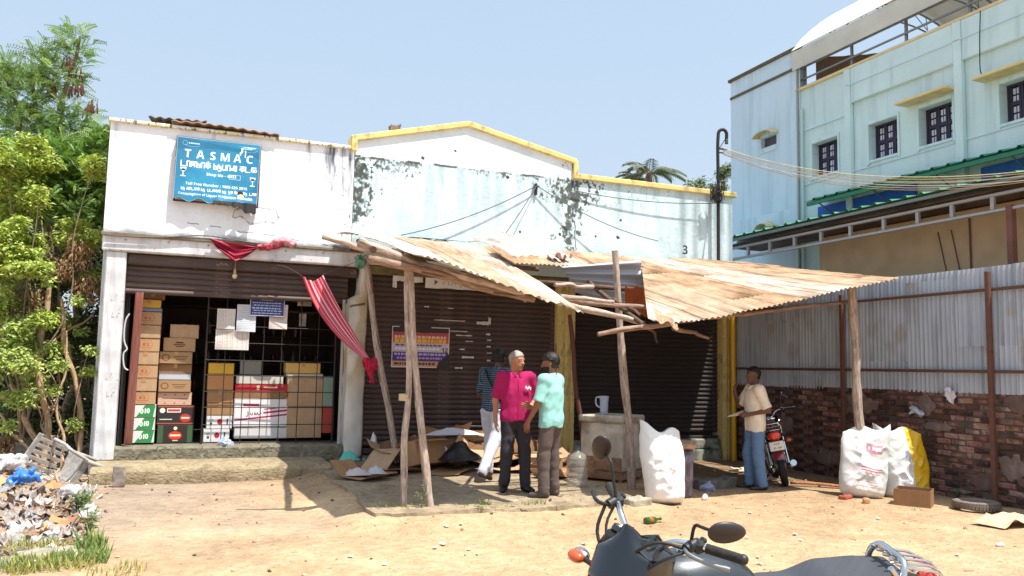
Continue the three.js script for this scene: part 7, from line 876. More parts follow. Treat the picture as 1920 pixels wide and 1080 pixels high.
{ // behind the shops
  const palm = (name, label, px, py, z, n, L, seedN) => { const c = atZ(z, px, py), t = thing(name, label, 'palm', [c.x, 0, z]); part('trunk', wobblyPole(V(0, -0.1, 0), V(0, c.y, 0), 0.16, 0.1, 0.1, seedN), trunkGreyM, t); for (let i = 0; i < n; i++) { const a = i / n * 6.28 + 0.3, up = rr(0.2, 1.2), d = V(Math.cos(a), up, Math.sin(a)).normalize(), ls = []; const pts = []; for (let k = 0; k <= 14; k++) { const s = k / 14, q = V(0, c.y, 0).addScaledVector(d, L * s); q.y -= L * 0.55 * s * s; pts.push(q); if (k > 1) { const tg = pts[k].clone().sub(pts[k - 1]).normalize(), sd = tg.clone().cross(V(0, 1, 0)).normalize(); for (const e of [-1, 1]) for (const o of [0, 0.5]) { const ld = tg.clone().multiplyScalar(0.9).addScaledVector(sd, e * 0.8).add(V(0, -0.35, 0)).normalize(); ls.push({ p: q.clone().addScaledVector(tg, -o * L / 14), d: ld, n: V(0, 1, 0).addScaledVector(sd, e * 0.3).normalize(), L: L * 0.3 * (1 - 0.6 * s) + 0.06, W: 0.022, c: G(0.06, 0.12, 0.05, 0.3)() }); } } } const o = part('frond', leafCloud(ls), leafMat, t); part('rib', tube(pts, 0.012, 5, 14), trunkM, o); } };
  palm('coconut_palm', 'coconut palm crown showing above the low parapet', 1217, 326, -9, 11, 1.25, 681); palm('coconut_palm', 'distant small palm top left of the larger palm crown', 1188, 334, -12, 9, 0.8, 682);
  const t = thing('roadside_tree', 'light green leafy tree top behind the service pole', 'tree', [0, 0, 0]), z = -8, r = atZ(z, 1357, 480); part('trunk', wobblyPole(V(r.x, -0.1, z), atZ(z, 1356, 340), 0.12, 0.07, 0.1, 683), trunkM, t); part('crown', leafCloud(broad([B(z, 1356, 325, 0.28, 1, 0.35), B(z, 1345, 355, 0.4, 1, 0.3), B(z, 1310, 345, 0.5, 0.8, 0.25), B(z, 1368, 318, 0.2, 0.5, 0.3)], 110, 0.11, G(0.13, 0.2, 0.05, 0.4), 0.3)), leafMat, t);
}
// grass and weeds
function tuft(list, m = leafMat) { const out = []; for (const [p, n, h, sp, c] of list) for (let i = 0; i < n; i++) { const q = V(p.x + rr(-sp, sp), 0, p.z + rr(-sp, sp) * 0.7); q.y = groundY(q.x, q.z) - 0.01; if (q.x > 2 && q.x < 5.2 && q.z < 4.6) q.y = Math.max(q.y, 0.1); out.push({ p: q, d: V(rr(-0.5, 0.5), 1, rr(-0.5, 0.5)).normalize(), n: V(rr(-1, 1), 0.3, rr(-1, 1)).normalize(), L: h * rr(0.5, 1.2), W: h * 0.045 + 0.002, c: c() }); } return leafCloud(out); }
{ const gy = G(0.36, 0.40, 0.12, 0.35), gg = G(0.20, 0.33, 0.08, 0.35), at = (x, y) => atY(0.02, x, y);
  const grass = []; for (const [x, y, n, h, s, c] of [[735, 965, 60, 0.07, 0.3, gy], [770, 968, 40, 0.06, 0.25, gy], [880, 968, 30, 0.07, 0.15, gy], [905, 965, 24, 0.1, 0.08, gg], [960, 968, 40, 0.06, 0.22, gy], [1000, 962, 40, 0.08, 0.14, gg], [1070, 958, 20, 0.06, 0.12, gy], [1130, 960, 16, 0.05, 0.12, gy], [30, 1060, 260, 0.10, 0.3, gg], [100, 1060, 420, 0.11, 0.28, gy], [150, 1050, 300, 0.12, 0.2, gg], [70, 1030, 160, 0.09, 0.25, gy], [170, 1030, 60, 0.2, 0.1, gg], [215, 1070, 60, 0.1, 0.2, gy], [60, 1020, 50, 0.1, 0.2, gg], [150, 950, 70, 0.12, 0.09, gg], [160, 945, 30, 0.2, 0.04, gg], [1560, 880, 30, 0.12, 0.12, gg], [1720, 955, 10, 0.06, 0.1, gg]]) grass.push([at(x, y), n, h, s, c]);
  const o = single('grass', tuft(grass), leafMat); o.userData.kind = 'stuff'; o.userData.label = 'thin grass tufts along the slab and the left bank';
  const weed = (label, px, py, n, h, s, L, c, y = 0) => { const p = atY(y, px, py), t = thing('weed', label, 'weed', [p.x, y, p.z], 0, 'weeds on the ground'); const ls = [], st = []; for (let i = 0; i < n; i++) { const e = V(rr(-s, s), h * rr(0.5, 1), rr(-s, s)); st.push(tube([V(0, -0.02, 0), V(e.x * 0.4, e.y * 0.6, e.z * 0.4), e], 0.004, 5, 6)); for (let k = 0; k < 9; k++) { const u = rr(0.25, 1), a = rnd() * 6.28; ls.push({ p: V(e.x * u, e.y * u, e.z * u), d: V(Math.cos(a), 0.3, Math.sin(a)).normalize(), n: V(0, 1, 0.2).normalize(), L: L * rr(0.6, 1.2), W: L * 0.3, c: c() }); } } part('stem', st, solid('#6d7a44'), t); part('foliage', leafCloud(ls), leafMat, t); };
  weed('leafy weed beside the dark red motorcycle under the fence', 1558, 882, 7, 0.3, 0.18, 0.09, G(0.16, 0.24, 0.07, 0.4)); weed('low weed by the white sacks at the fence foot', 1590, 905, 6, 0.18, 0.2, 0.08, G(0.2, 0.27, 0.09, 0.4)); weed('weed growing from the wall above the flat tyre', 1800, 935, 8, 0.22, 0.3, 0.09, G(0.13, 0.22, 0.06, 0.4)); weed('dark weed behind the carton box at the fence', 1770, 905, 6, 0.3, 0.15, 0.08, G(0.07, 0.12, 0.05, 0.4)); weed('thin flowering weed between the two front poles', 792, 955, 3, 0.36, 0.06, 0.045, G(0.22, 0.24, 0.16, 0.3), 0.1); weed('green weed on the bank at the bottom left', 165, 1010, 7, 0.3, 0.1, 0.07, G(0.09, 0.17, 0.04, 0.35), 0.02); weed('bushy weed at the foot of the rubbish heap', 148, 960, 9, 0.2, 0.1, 0.06, G(0.08, 0.15, 0.04, 0.35), 0.05); weed('small weed at the edge of the broken slab', 905, 972, 6, 0.14, 0.06, 0.05, G(0.1, 0.18, 0.05, 0.35), 0.02);
}
// ---------------------------------------------------------------- clutter on the ground
const lump = (rx, ry, rz, f, amp, s, h = 0.012, flat = true) => nets((x, y, z) => { let d = ellip(x, y - ry * (flat ? 0.85 : 0), z, [0, 0, 0], [rx, ry, rz]); d += amp * (fbm3(x * f + 9, y * f, z * f, s) - 0.5); return flat ? Math.max(d, -y) : d; }, [-rx - amp, -0.04 - (flat ? 0 : ry + amp), -rz - amp], [rx + amp, ry * 1.9 + amp, rz + amp], h);
function fbm3(x, y, z, s) { return vn3(x, y, z, s) * 0.6 + vn3(x * 2.1, y * 2.1, z * 2.1, s + 1) * 0.28 + vn3(x * 4.3, y * 4.3, z * 4.3, s + 2) * 0.12; }
const ridge3 = (x, y, z, s) => 1 - Math.abs(2 * vn3(x, y, z, s) - 1);
const flapGeo = (w, d, b1, b2, s) => thick(grid(10, 8, (u, v) => { const x = (u - 0.5) * w, z = (v - 0.5) * d; return [x, b1 * Math.max(0, Math.abs(x) - w * 0.22) * (x > 0 ? 1 : 0.5) + b2 * Math.max(0, z - d * 0.1) + 0.012 * vn(u * 4, v * 4, s), z]; }, (u, v) => [u * w, v * d]), 0.005);
{ // flattened cartons and waste in front of the brown shutter
  const lab = 'flattened or torn piece of brown cardboard in the heap before the brown shutter', spots = [];
  const geos = [0, 1, 2, 3, 4].map((i) => flapGeo([0.6, 0.45, 0.7, 0.36, 0.5][i], [0.42, 0.36, 0.5, 0.3, 0.6][i], [0.5, 0.1, 0.9, 0.3, 0.2][i], [0.2, 0.8, 0.1, 0.4, 0.0][i], 700 + i)); const ms = [cartonM, cartonM2, cartonDarkM];
  const list = [[2.9, 0.8, 0.30, 0.5, 0.3], [3.25, 0.5, 0.42, 0.9, -0.2], [3.55, 0.75, 0.36, 0.2, 0.4], [3.9, 0.5, 0.5, 0.1, 0.5], [4.3, 0.45, 0.5, -0.3, 0.2], [4.7, 0.6, 0.42, 0.4, 0.3], [5.05, 0.5, 0.4, 0.2, 0.5], [5.4, 0.6, 0.36, 0.5, 0.1], [3.4, 1.2, 0.2, 0.6, 0.1], [3.0, 1.45, 0.14, -0.15, 0.1], [2.55, 1.7, 0.13, 0.1, 0.05], [3.8, 1.2, 0.22, 0.2, -0.3], [4.25, 1.05, 0.3, -0.4, 0.3], [4.7, 1.2, 0.24, 0.3, 0.1], [5.1, 1.3, 0.2, 0.1, 0.4], [4.5, 1.75, 0.14, 0.05, 0.1], [5.0, 1.95, 0.14, 0.1, 0.05], [5.35, 1.5, 0.16, 0.3, 0.2], [5.6, 1.0, 0.24, 0.5, 0.3], [3.6, 1.7, 0.13, 0.05, 0.02], [5.2, 2.4, 0.13, 0.05, 0.1], [4.8, 2.5, 0.13, -0.05, 0.05], [2.3, 2.0, 0.13, 0.1, 0.1], [4.1, 0.7, 0.6, 0.3, 0.8], [2.75, 1.15, 0.24, 0.7, 0.2], [5.75, 1.5, 0.1, 0.1, 0.1]];
  list.forEach(([x, z, y, rx, rz], i) => { const o = thing('cardboard', lab, 'cardboard', [x, y, z], rnd() * 6.28, 'cardboard heap before the brown shutter'); o.rotation.order = 'YXZ'; o.rotation.x = rx * 0.8; o.rotation.z = rz * 0.8; part('sheet', geos[i % 5], ms[i % 3], o); });
  const heap = single('rubbish', merge([move(lump(0.9, 0.24, 0.5, 4, 0.2, 711, 0.03), 3.7, 0.1, 0.55), move(lump(0.9, 0.22, 0.5, 4, 0.2, 712, 0.03), 4.9, 0.1, 0.6)]), mat({ map: scaled(cartonTex.map, 1.2), color: css('#a39484'), roughness: 1 })); heap.userData.kind = 'stuff'; heap.userData.label = 'trodden waste under the cardboard heap';
  const bx = (label, x, y, z, w, h, d, ry, m, tilt = 0) => { const o = thing('carton', label, 'carton', [x, y, z], ry); o.rotation.order = 'YXZ'; o.rotation.x = tilt; const t = 0.006; part('panel', cbox(w, h, t, 0.001, 0, h / 2, d / 2), m, o); part('panel', cbox(w, h, t, 0.001, 0, h / 2, -d / 2), m, o); part('panel', cbox(t, h, d - t, 0.001, w / 2, h / 2, 0), m, o); part('panel', cbox(t, h, d - t, 0.001, -w / 2, h / 2, 0), m, o); part('panel', cbox(w, t, d, 0.001, 0, t / 2 - 0.001, 0), m, o); for (const s of [-1, 1]) { const f = part('flap', cbox(w, d * 0.32, t, 0.001, 0, d * 0.16, 0), m, o); f.position.set(0, h, s * d / 2); f.rotation.x = s * 1.9; } return o; };
  bx('crushed open carton standing behind the twin front poles', 3.35, 0.2, 1.35, 0.52, 0.34, 0.36, 0.4, cartonM2, -0.25); bx('long open carton lying against the shutter behind the blue checked shirt', 4.35, 0.36, 0.55, 0.8, 0.24, 0.3, 0.05, cartonM, 0.1); bx('sunlit open carton on the slab between the men', 5.05, 0.12, 1.75, 0.5, 0.26, 0.36, -0.4, cartonM);
  const cloth = (name, label, cat, px, py, z, w, d, h, c, s, r = 0.8) => { const p = atZ(z, px, py); const g = thick(grid(26, 20, (u, v) => { const a = (u - 0.5) * w, b = (v - 0.5) * d, e = Math.max(0, 1 - Math.hypot((u - 0.5) * 2.1, (v - 0.5) * 2.1)); return [a * (1 - 0.2 * vn(v * 3, 1, s)), e * h + h * 1.1 * (fbm(u * 4, v * 4, 3, s) - 0.3) * Math.min(1, e * 3), b * (1 - 0.25 * vn(u * 3, 2, s))]; }), 0.004); const o = single(name, g, mat({ color: css(c), roughness: r, side: THREE.DoubleSide }), label, cat); o.position.set(p.x, Math.max(p.y - h * 0.3, 0.115), z); return o; };
  cloth('black_sheeting', 'black plastic sheeting bundled by the heap of cardboard', 'plastic sheet', 865, 852, 1.5, 0.8, 0.5, 0.22, '#1c1a20', 721, 0.5); cloth('white_rag', 'long white rag lying along the top of the cardboard heap', 'rag', 850, 812, 0.8, 1.0, 0.18, 0.08, '#c9cad4', 722); cloth('white_rag', 'small white rag between the cardboard pieces at the black sheeting', 'rag', 828, 846, 1.3, 0.3, 0.26, 0.14, '#cfd2da', 723); cloth('plastic_bag', 'flattened turquoise plastic bag on the ground beside the shop footing', 'bag', 655, 858, 0.7, 0.34, 0.22, 0.1, '#58b6ac', 724, 0.5); cloth('paper_litter', 'crumpled pinkish white paper litter at the left end of the slab', 'paper', 668, 886, 1.9, 0.4, 0.28, 0.08, '#c9bfc0', 725); cloth('paper_litter', 'crumpled grey white paper litter near the cardboard sheet', 'paper', 705, 884, 1.85, 0.3, 0.24, 0.07, '#c2c3cc', 726); cloth('white_rag', 'white scrap leaning at the base of the brown shutter', 'rag', 700, 826, 0.25, 0.12, 0.2, 0.16, '#d4d6dc', 727);
  const pl = thing('dark_board', 'dark weathered board lying on top of the cardboard heap', 'board', [4.15, 0.62, 0.4], 0.1); pl.rotation.z = 0.1; part('board', thick(grid(12, 4, (u, v) => [(u - 0.5) * 0.95, 0.05 * Math.sin(u * 3.1), (v - 0.5) * 0.16], (u, v) => [u, v * 0.16]), 0.02), grained(92, 84, 78, { amp: 34, freq: 14, rep: 2 }), pl);
}
{ // ice box, jug, water can
  const c = atY(0.02, 1138, 905), o = thing('ice_box', 'old pale grey cement coloured ice box with a lid under the lean-to', 'ice box', [c.x + 0.30, 0.0, c.z - 0.42], -0.98), m = grained(196, 188, 172, { amp: 34, freq: 8, rep: 1.2, stain: 0.3, bump: 0.006 }), rust = grained(150, 116, 92, { amp: 34, freq: 14, rep: 1.5 });
  part('body', cbox(0.62, 0.62, 0.62, 0.02, 0, 0.45, 0), m, o); part('base', cbox(0.6, 0.1, 0.6, 0.01, 0, 0.085, 0), rust, o); part('lid', cbox(0.67, 0.09, 0.67, 0.02, 0, 0.806, 0), m, o); for (const x of [-0.27, 0.27]) for (const z of [-0.27, 0.27]) part('leg', cbox(0.05, 0.06, 0.05, 0.006, x, 0.005, z), rust, o); part('rust_band', [cbox(0.625, 0.16, 0.006, 0.002, 0, 0.24, 0.312), cbox(0.006, 0.16, 0.625, 0.002, -0.312, 0.24, 0)], rust, o);
  o.scale.set(1.1, 1.12, 1.1);
  const j = thing('plastic_jug', 'pale translucent plastic jug standing on the ice box', 'jug', [o.position.x - 0.16, 0.955, o.position.z + 0.05], 2.6); part('jug', lathe([[0.001, 0], [0.056, 0.004], [0.058, 0.06], [0.062, 0.2], [0.072, 0.27], [0.069, 0.272], [0.058, 0.2], [0.052, 0.012], [0.001, 0.01]], 20), phys({ color: css('#d4def0'), roughness: 0.4, transmission: 0.45 }), j); part('handle', tube([V(0.064, 0.25, 0), V(0.11, 0.25, 0), V(0.115, 0.14, 0), V(0.06, 0.1, 0)], 0.011, 8), phys({ color: css('#cfdaf0'), roughness: 0.4, transmission: 0.3 }), j);
  const k = atY(0.12, 1091, 914), w = thing('water_can', 'clear ribbed twenty litre water can beside the ice box', 'water can', [k.x, 0.1, k.z - 0.14]); const pr = [[0.001, 0], [0.11, 0.0], [0.13, 0.02]]; for (let i = 0; i < 4; i++) { const y = 0.03 + i * 0.082; pr.push([0.136, y + 0.006], [0.137, y + 0.034], [0.136, y + 0.064], [0.132, y + 0.07], [0.132, y + 0.076]); } pr.push([0.136, 0.37], [0.115, 0.415], [0.05, 0.45], [0.032, 0.46], [0.032, 0.49], [0.001, 0.49]); part('bottle', lathe(pr, 32), phys({ color: css('#e6e2da'), roughness: 0.12, transmission: 0.8, thickness: 0 }), w); part('cap', new THREE.CylinderGeometry(0.037, 0.037, 0.035, 18).translate(0, 0.5, 0), solid('#3f5a78', 0.5), w);
  const q = thing('paint_tin', 'rusty red and white tin behind the water can', 'tin', [k.x - 0.16, 0.11, k.z - 0.6]); part('tin', lathe([[0.001, 0], [0.1, 0], [0.1, 0.26], [0.096, 0.262], [0.096, 0.02], [0.001, 0.02]], 20), printTex(128, 64, '#a8584a', (g, W, H) => { g.fillStyle = '#d8c8c0'; g.fillRect(0, 14, W, 22); }), q); part('handle', tube([V(-0.1, 0.23, 0), V(0, 0.33, 0.02), V(0.1, 0.23, 0)], 0.004, 5, 16), darkIronM, q);
}
function sack({ label, pos, turn, tilt, w, h, d, m, s, yellow, prints, top = 'open', roll = 0 }) { // a stuffed woven sack with creases and a pinched mouth
  const o = thing('sack', label, 'sack', pos, turn); o.rotation.order = 'YXZ'; o.rotation.x = tilt; o.rotation.z = roll;
  const half = (sgn) => { const NU = 56, NV = 64; return (u, v) => {
    const a = u * 2 - 1, t = v, wid = w / 2 * (0.92 + 0.12 * Math.sin(t * 3.0) + 0.05 * t + 0.03 * Math.sin(t * 9 + s)), full = Math.pow(Math.max(0, 1 - Math.pow(Math.abs(a), 2.6)), 0.62), vert = Math.pow(Math.max(0, Math.sin(Math.PI * Math.min(1, 0.1 + 0.9 * Math.pow(1 - t, 0.8)) * 0.5 + 0.0)), 0.8) * (t < 0.1 ? Math.sqrt(t / 0.1) : 1);
    const x = a * wid * (t < 0.08 ? 0.86 + 0.14 * t / 0.08 : 1), top = h * (1 + 0.07 * (a * (roll > 0 ? -1 : 1)) + 0.02 * a * a - 0.05 * Math.sin(a * 4 + s)), y = t * top;
    const cr = ridge3(x * 4 + y * 5, y * 4 - x * 6, s, s) * 0.9 + ridge3(x * 9 - y * 8, y * 9 + x * 5, s + 3, s + 2) * 0.55 + ridge3(x * 17 + y * 13, y * 15, s + 5, s + 4) * 0.18;
    const z = sgn * (d / 2 * full * vert + 0.004) + sgn * full * (0.12 + vert) * 0.06 * (Math.pow(cr / 1.7, 2.2) - 0.4) + 0.05 * t * t * Math.sin(a * 3 + s); return [x + 0.01 * (cr - 0.8), y, z]; }; };
  const F1 = half(1), F2 = half(-1), g1 = grid(56, 64, F1, (u, v) => [u, v]), g2 = grid(56, 64, (u, v) => F2(1 - u, v), (u, v) => [1 - u, v]), g = merge([g1, g2]);
  part('bag', g, m, o); return o;
}
const sackTex = (draw) => phys({ map: (() => { const t = drawTex(512, 768, (g, w, h) => { g.fillStyle = '#d6d7d6'; g.fillRect(0, 0, w, h); for (let i = 0; i < 40; i++) { g.fillStyle = `rgba(${150 + rnd() * 50},${150 + rnd() * 40},${140 + rnd() * 40},0.12)`; g.beginPath(); g.ellipse(rnd() * w, rnd() * h, 20 + rnd() * 90, 20 + rnd() * 60, rnd() * 3, 0, 7); g.fill(); } draw(g, w, h); }); return t; })(), roughness: 0.45, sheen: 0.2 });
{
  const wp = atY(0, 1246, 947); sack({ label: 'bulging plain white sack standing in the sun beside the blue drum', pos: [wp.x + 0.05, 0.0, wp.z - 0.06], turn: -0.35, tilt: -0.06, w: 0.5, h: 0.9, d: 0.46, s: 731, m: phys({ color: css('#ececec'), roughness: 0.5, sheen: 0.2 }), roll: 0.06 });
  const lp = atY(0, 1628, 938), rp = atY(0, 1704, 936);
  sack({ label: 'white woven sack with faded pink print, left of two at the brick wall', pos: [lp.x + 0.06, 0.0, lp.z - 0.18], turn: -0.55, tilt: -0.16, w: 0.58, h: 0.92, d: 0.36, s: 741, roll: -0.12, m: sackTex((g, w, h) => { g.fillStyle = 'rgba(196,96,130,0.55)'; g.fillRect(250, 180, 170, 100); g.fillStyle = 'rgba(235,225,230,0.9)'; for (let i = 0; i < 4; i++) g.fillRect(270 + i * 36, 206, 20, 40); g.fillStyle = 'rgba(190,60,90,0.6)'; g.fillRect(200, 440, 220, 16); g.fillRect(200, 470, 220, 14); g.fillRect(210, 500, 200, 8); g.fillStyle = 'rgba(190,90,70,0.4)'; for (let i = 0; i < 3; i++) g.fillRect(150 + i * 16, 590 + i * 26, 220, 10); g.strokeStyle = 'rgba(90,90,100,0.35)'; g.lineWidth = 3; g.strokeRect(190, 150, 250, 420); }) });
  sack({ label: 'white woven sack with a broad yellow side, right of two at the brick wall', pos: [rp.x + 0.08, 0.0, rp.z - 0.1], turn: -0.5, tilt: -0.1, w: 0.62, h: 0.9, d: 0.36, s: 751, roll: 0.1, m: sackTex((g, w, h) => { g.fillStyle = '#d9ab1c'; g.fillRect(330, 0, 182, h); g.strokeStyle = 'rgba(190,140,10,0.7)'; g.lineWidth = 6; g.beginPath(); g.arc(420, 250, 60, 0, 7); g.stroke(); }) });
  const bp = atY(0, 1728, 951), b = thing('carton', 'open brown carton standing in front of the yellow sided sack', 'carton', [bp.x + 0.05, 0, bp.z - 0.16], -0.95); const bw = 0.42, bh = 0.2, bd = 0.36; for (const [w, d, x, z] of [[bw, 0.006, 0, bd / 2], [bw, 0.006, 0, -bd / 2], [0.006, bd - 0.008, bw / 2 - 0.003, 0], [0.006, bd - 0.008, -bw / 2 + 0.003, 0]]) part('panel', cbox(w, bh, d, 0.001, x, bh / 2 + 0.004, z), cartonDarkM, b); part('panel', cbox(bw - 0.01, 0.005, bd - 0.01, 0, 0, 0.01, 0), cartonDarkM, b);
  const tp = atY(0, 1831, 957), t = thing('tyre', 'worn flat lying tyre at the foot of the brick wall', 'tyre', [tp.x, 0.02, tp.z]); { const g = new THREE.TorusGeometry(0.21, 0.055, 16, 60).rotateX(Math.PI / 2).scale(1, 0.85, 1).translate(0, 0.055, 0); part('tread', g, grained(122, 108, 100, { amp: 34, freq: 14, rep: 3 }), t); const lugs = []; for (let i = 0; i < 44; i++) { const a = i / 44 * 6.283; lugs.push(move(cbox(0.014, 0.07, 0.03, 0.003), 0.261 * Math.cos(a), 0.055, 0.261 * Math.sin(a), 0, -a, 0.2)); } part('tread_blocks', lugs, grained(104, 92, 86, { amp: 34, freq: 14, rep: 3 }), t).userData.kind = 'stuff'; }
  const dp = atY(0, 1286, 934), dr = thing('drum', 'faded blue plastic drum with a rusty crumpled cover', 'drum', [dp.x, 0, dp.z - 0.16]); part('barrel', lathe([[0.001, 0], [0.16, 0.0], [0.17, 0.03], [0.175, 0.2], [0.185, 0.22], [0.178, 0.24], [0.185, 0.44], [0.19, 0.46], [0.185, 0.48], [0.18, 0.6], [0.001, 0.6]], 28), grained(128, 118, 136, { amp: 34, freq: 8, rep: 3, stain: 0.3, rough: 0.7 }), dr); const cv = lump(0.24, 0.06, 0.24, 9, 0.06, 761, 0.012); part('cover', cv.translate(0, 0.6, 0), grained(178, 142, 116, { amp: 34, freq: 14, rep: 2 }), dr);
}
{ // stones, planks, bottles and other single finds
  const stone = (name, label, cat, px, py, w, h, d, s, m, ry = 0, y = 0) => { const p = atY(y, px, py), o = thing(name, label, cat, [p.x, y - 0.01, p.z - d * 0.4], ry); part('block', nets((x, yy, z) => { const a = Math.abs(x) - w / 2 + 0.02, b = Math.abs(yy - h / 2) - h / 2 + 0.02, c = Math.abs(z) - d / 2 + 0.02; return Math.hypot(Math.max(a, 0), Math.max(b, 0), Math.max(c, 0)) + Math.min(Math.max(a, b, c), 0) - 0.02 + 0.035 * (fbm3(x * 12, yy * 12, z * 12, s) - 0.5); }, [-w / 2 - 0.05, -0.03, -d / 2 - 0.05], [w / 2 + 0.05, h + 0.05, d / 2 + 0.05], 0.011), m, o); return o; };
  const st = grained(158, 148, 132, { amp: 34, freq: 8, rep: 2.5, bump: 0.01 }), std = grained(104, 100, 96, { amp: 34, freq: 8, rep: 2.5, bump: 0.01 });
  stone('concrete_block', 'rough concrete block in front of the white sack', 'block', 1200, 962, 0.32, 0.17, 0.24, 771, st, 0.3); stone('stone_slab', 'dark rough stone slab lying under the lean-to near the drum', 'stone', 1340, 918, 0.5, 0.14, 0.3, 772, std, -0.1); stone('stone', 'small grey stone at the end of the dark slab', 'stone', 1372, 915, 0.18, 0.16, 0.18, 773, std); stone('stone_slab', 'flat grey slab half buried in the left bank', 'stone', 85, 1046, 0.42, 0.06, 0.2, 774, st, 0.3); stone('broken_brick', 'broken red brick lying near the pink printed sack', 'brick', 1590, 938, 0.22, 0.07, 0.11, 775, grained(156, 78, 58, { amp: 34, freq: 14, rep: 3 }), 0.4); stone('broken_brick', 'chipped pale brick piece on the sand before the sacks', 'brick', 1628, 946, 0.12, 0.08, 0.08, 776, grained(190, 138, 104, { amp: 34, freq: 14, rep: 3 }), 0.9);
  stone('upright_block', 'short grey upright block at the front step', 'post', 222, 914, 0.14, 0.28, 0.07, 777, grained(140, 128, 120, { amp: 26, freq: 8, rep: 2 }), 0.0);  // small grey upright block set at the front step
  const pk = single('plank', thick(grid(8, 3, (u, v) => [(u - 0.5) * 0.95, 0.05 + 0.01 * Math.sin(u * 5), (v - 0.5) * 0.1], (u, v) => [u, v * 0.1]), 0.03), grained(168, 112, 78, { amp: 34, freq: 14, rep: 2 }), 'orange brown plank on the ground between the motorcycle and the sacks', 'plank'); { const p = atY(0, 1548, 916); pk.position.set(p.x, 0, p.z); pk.rotation.y = -0.75; }
  const gb = thing('glass_bottle', 'green glass bottle lying on the sand before the block', 'bottle', atY(0.035, 1222, 975).toArray(), 0.3); part('glass', lathe([[0.001, -0.1], [0.034, -0.098], [0.036, -0.08], [0.036, 0.03], [0.014, 0.08], [0.013, 0.13], [0.016, 0.132], [0.016, 0.145], [0.001, 0.146]], 20).rotateZ(-Math.PI / 2), phys({ color: css('#3f7a2c'), roughness: 0.08, transmission: 0.5 }), gb); part('label', new THREE.CylinderGeometry(0.0365, 0.0365, 0.06, 20, 1, true).rotateZ(Math.PI / 2).translate(-0.03, 0, 0), solid('#8a5a2e'), gb);
  const bag = (label, px, py, y, r, c, s, tr = 0.25, sq = 0.55) => { const p = atY(y, px, py), o = thing('plastic_bag', label, 'bag', [p.x, p.y, p.z]); part('film', nets((x, yy, z) => Math.max(ellip(x, yy - r * sq * 0.7, z, [0, 0, 0], [r, r * sq, r * 0.8]) + 0.5 * r * (ridge3(x * 13, yy * 13, z * 13, s) - 0.55) + 0.2 * r * (vn3(x * 40, yy * 40, z * 40, s) - 0.5), -yy), [-r * 1.4, -0.02, -r * 1.3], [r * 1.4, r * 1.6, r * 1.3], Math.max(0.006, r * 0.07)), phys({ color: css(c), roughness: 0.4, transmission: tr }), o); return o; };
  bag('bright blue plastic bag on the rubbish bank', 45, 905, 0.24, 0.16, '#3d7fd0', 781, 0.15); bag('white plastic bag at the left edge behind the rubbish', 18, 880, 0.26, 0.2, '#c8c6c8', 782); bag('pale blue plastic bag beside the dark stone slab', 1328, 922, 0.0, 0.12, '#aab4d4', 783); bag('small white plastic cup crushed on the sand near the drum', 1322, 938, 0.0, 0.05, '#dcdcdc', 784, 0.1, 0.8); bag('white crumpled bag right of the rubbish bank', 130, 928, 0.1, 0.12, '#d0cccf', 785); bag('white plastic scrap on the sand at the lower right', 1876, 1025, 0.0, 0.05, '#d8d8d6', 786, 0.1);
  const tp = single('tarpaulin', thick(grid(30, 16, (u, v) => [(u - 0.5) * 0.8, 0.02 + 0.09 * ridge3(u * 5, v * 4, 1, 791) * Math.min(1, 6 * u * (1 - u)), (v - 0.5) * 0.4], (u, v) => [u, v]), 0.004), grained(196, 174, 142, { amp: 26, freq: 8, rep: 2 }), 'crumpled sandy tarpaulin at the right edge by the tyre', 'tarpaulin'); tp.position.copy(atY(0, 1900, 985));
  for (const [i, px, py, l, c] of [[0, 1789, 742, 'pinkish white plastic scrap caught high on the brick wall', '#cfc6d2'], [1, 1726, 772, 'bluish white plastic scrap caught on the brick wall left of the pink one', '#bcc6d4']]) { const p = atX(FX - 0.05, px, py), o = thing('plastic_scrap', l, 'scrap', [p.x, p.y, p.z]); part('film', thick(grid(12, 12, (u, v) => [-0.04 - 0.06 * vn(u * 4, v * 4, 795 + i), (0.5 - v) * (i ? 0.1 : 0.17) + 0.03 * Math.sin(u * 6), (u - 0.5) * (i ? 0.22 : 0.14)]), 0.003), mat({ color: css(c), roughness: 0.5 }), o); }
  for (const [i, px, py] of [[0, 1386, 886], [1, 1412, 890], [2, 1404, 882], [3, 1440, 900], [4, 1378, 882]]) { const p = atY(0.0, px, py), o = thing('paper_scrap', 'sunlit pale paper scrap on the floor behind the man in cream', 'paper', [p.x, 0.01, p.z], i, 'sunlit scraps behind the man in the cream shirt'); part('sheet', flapGeo(0.22, 0.16, 0.4, 0.3, 800 + i), solid('#cdbfae'), o); }
}
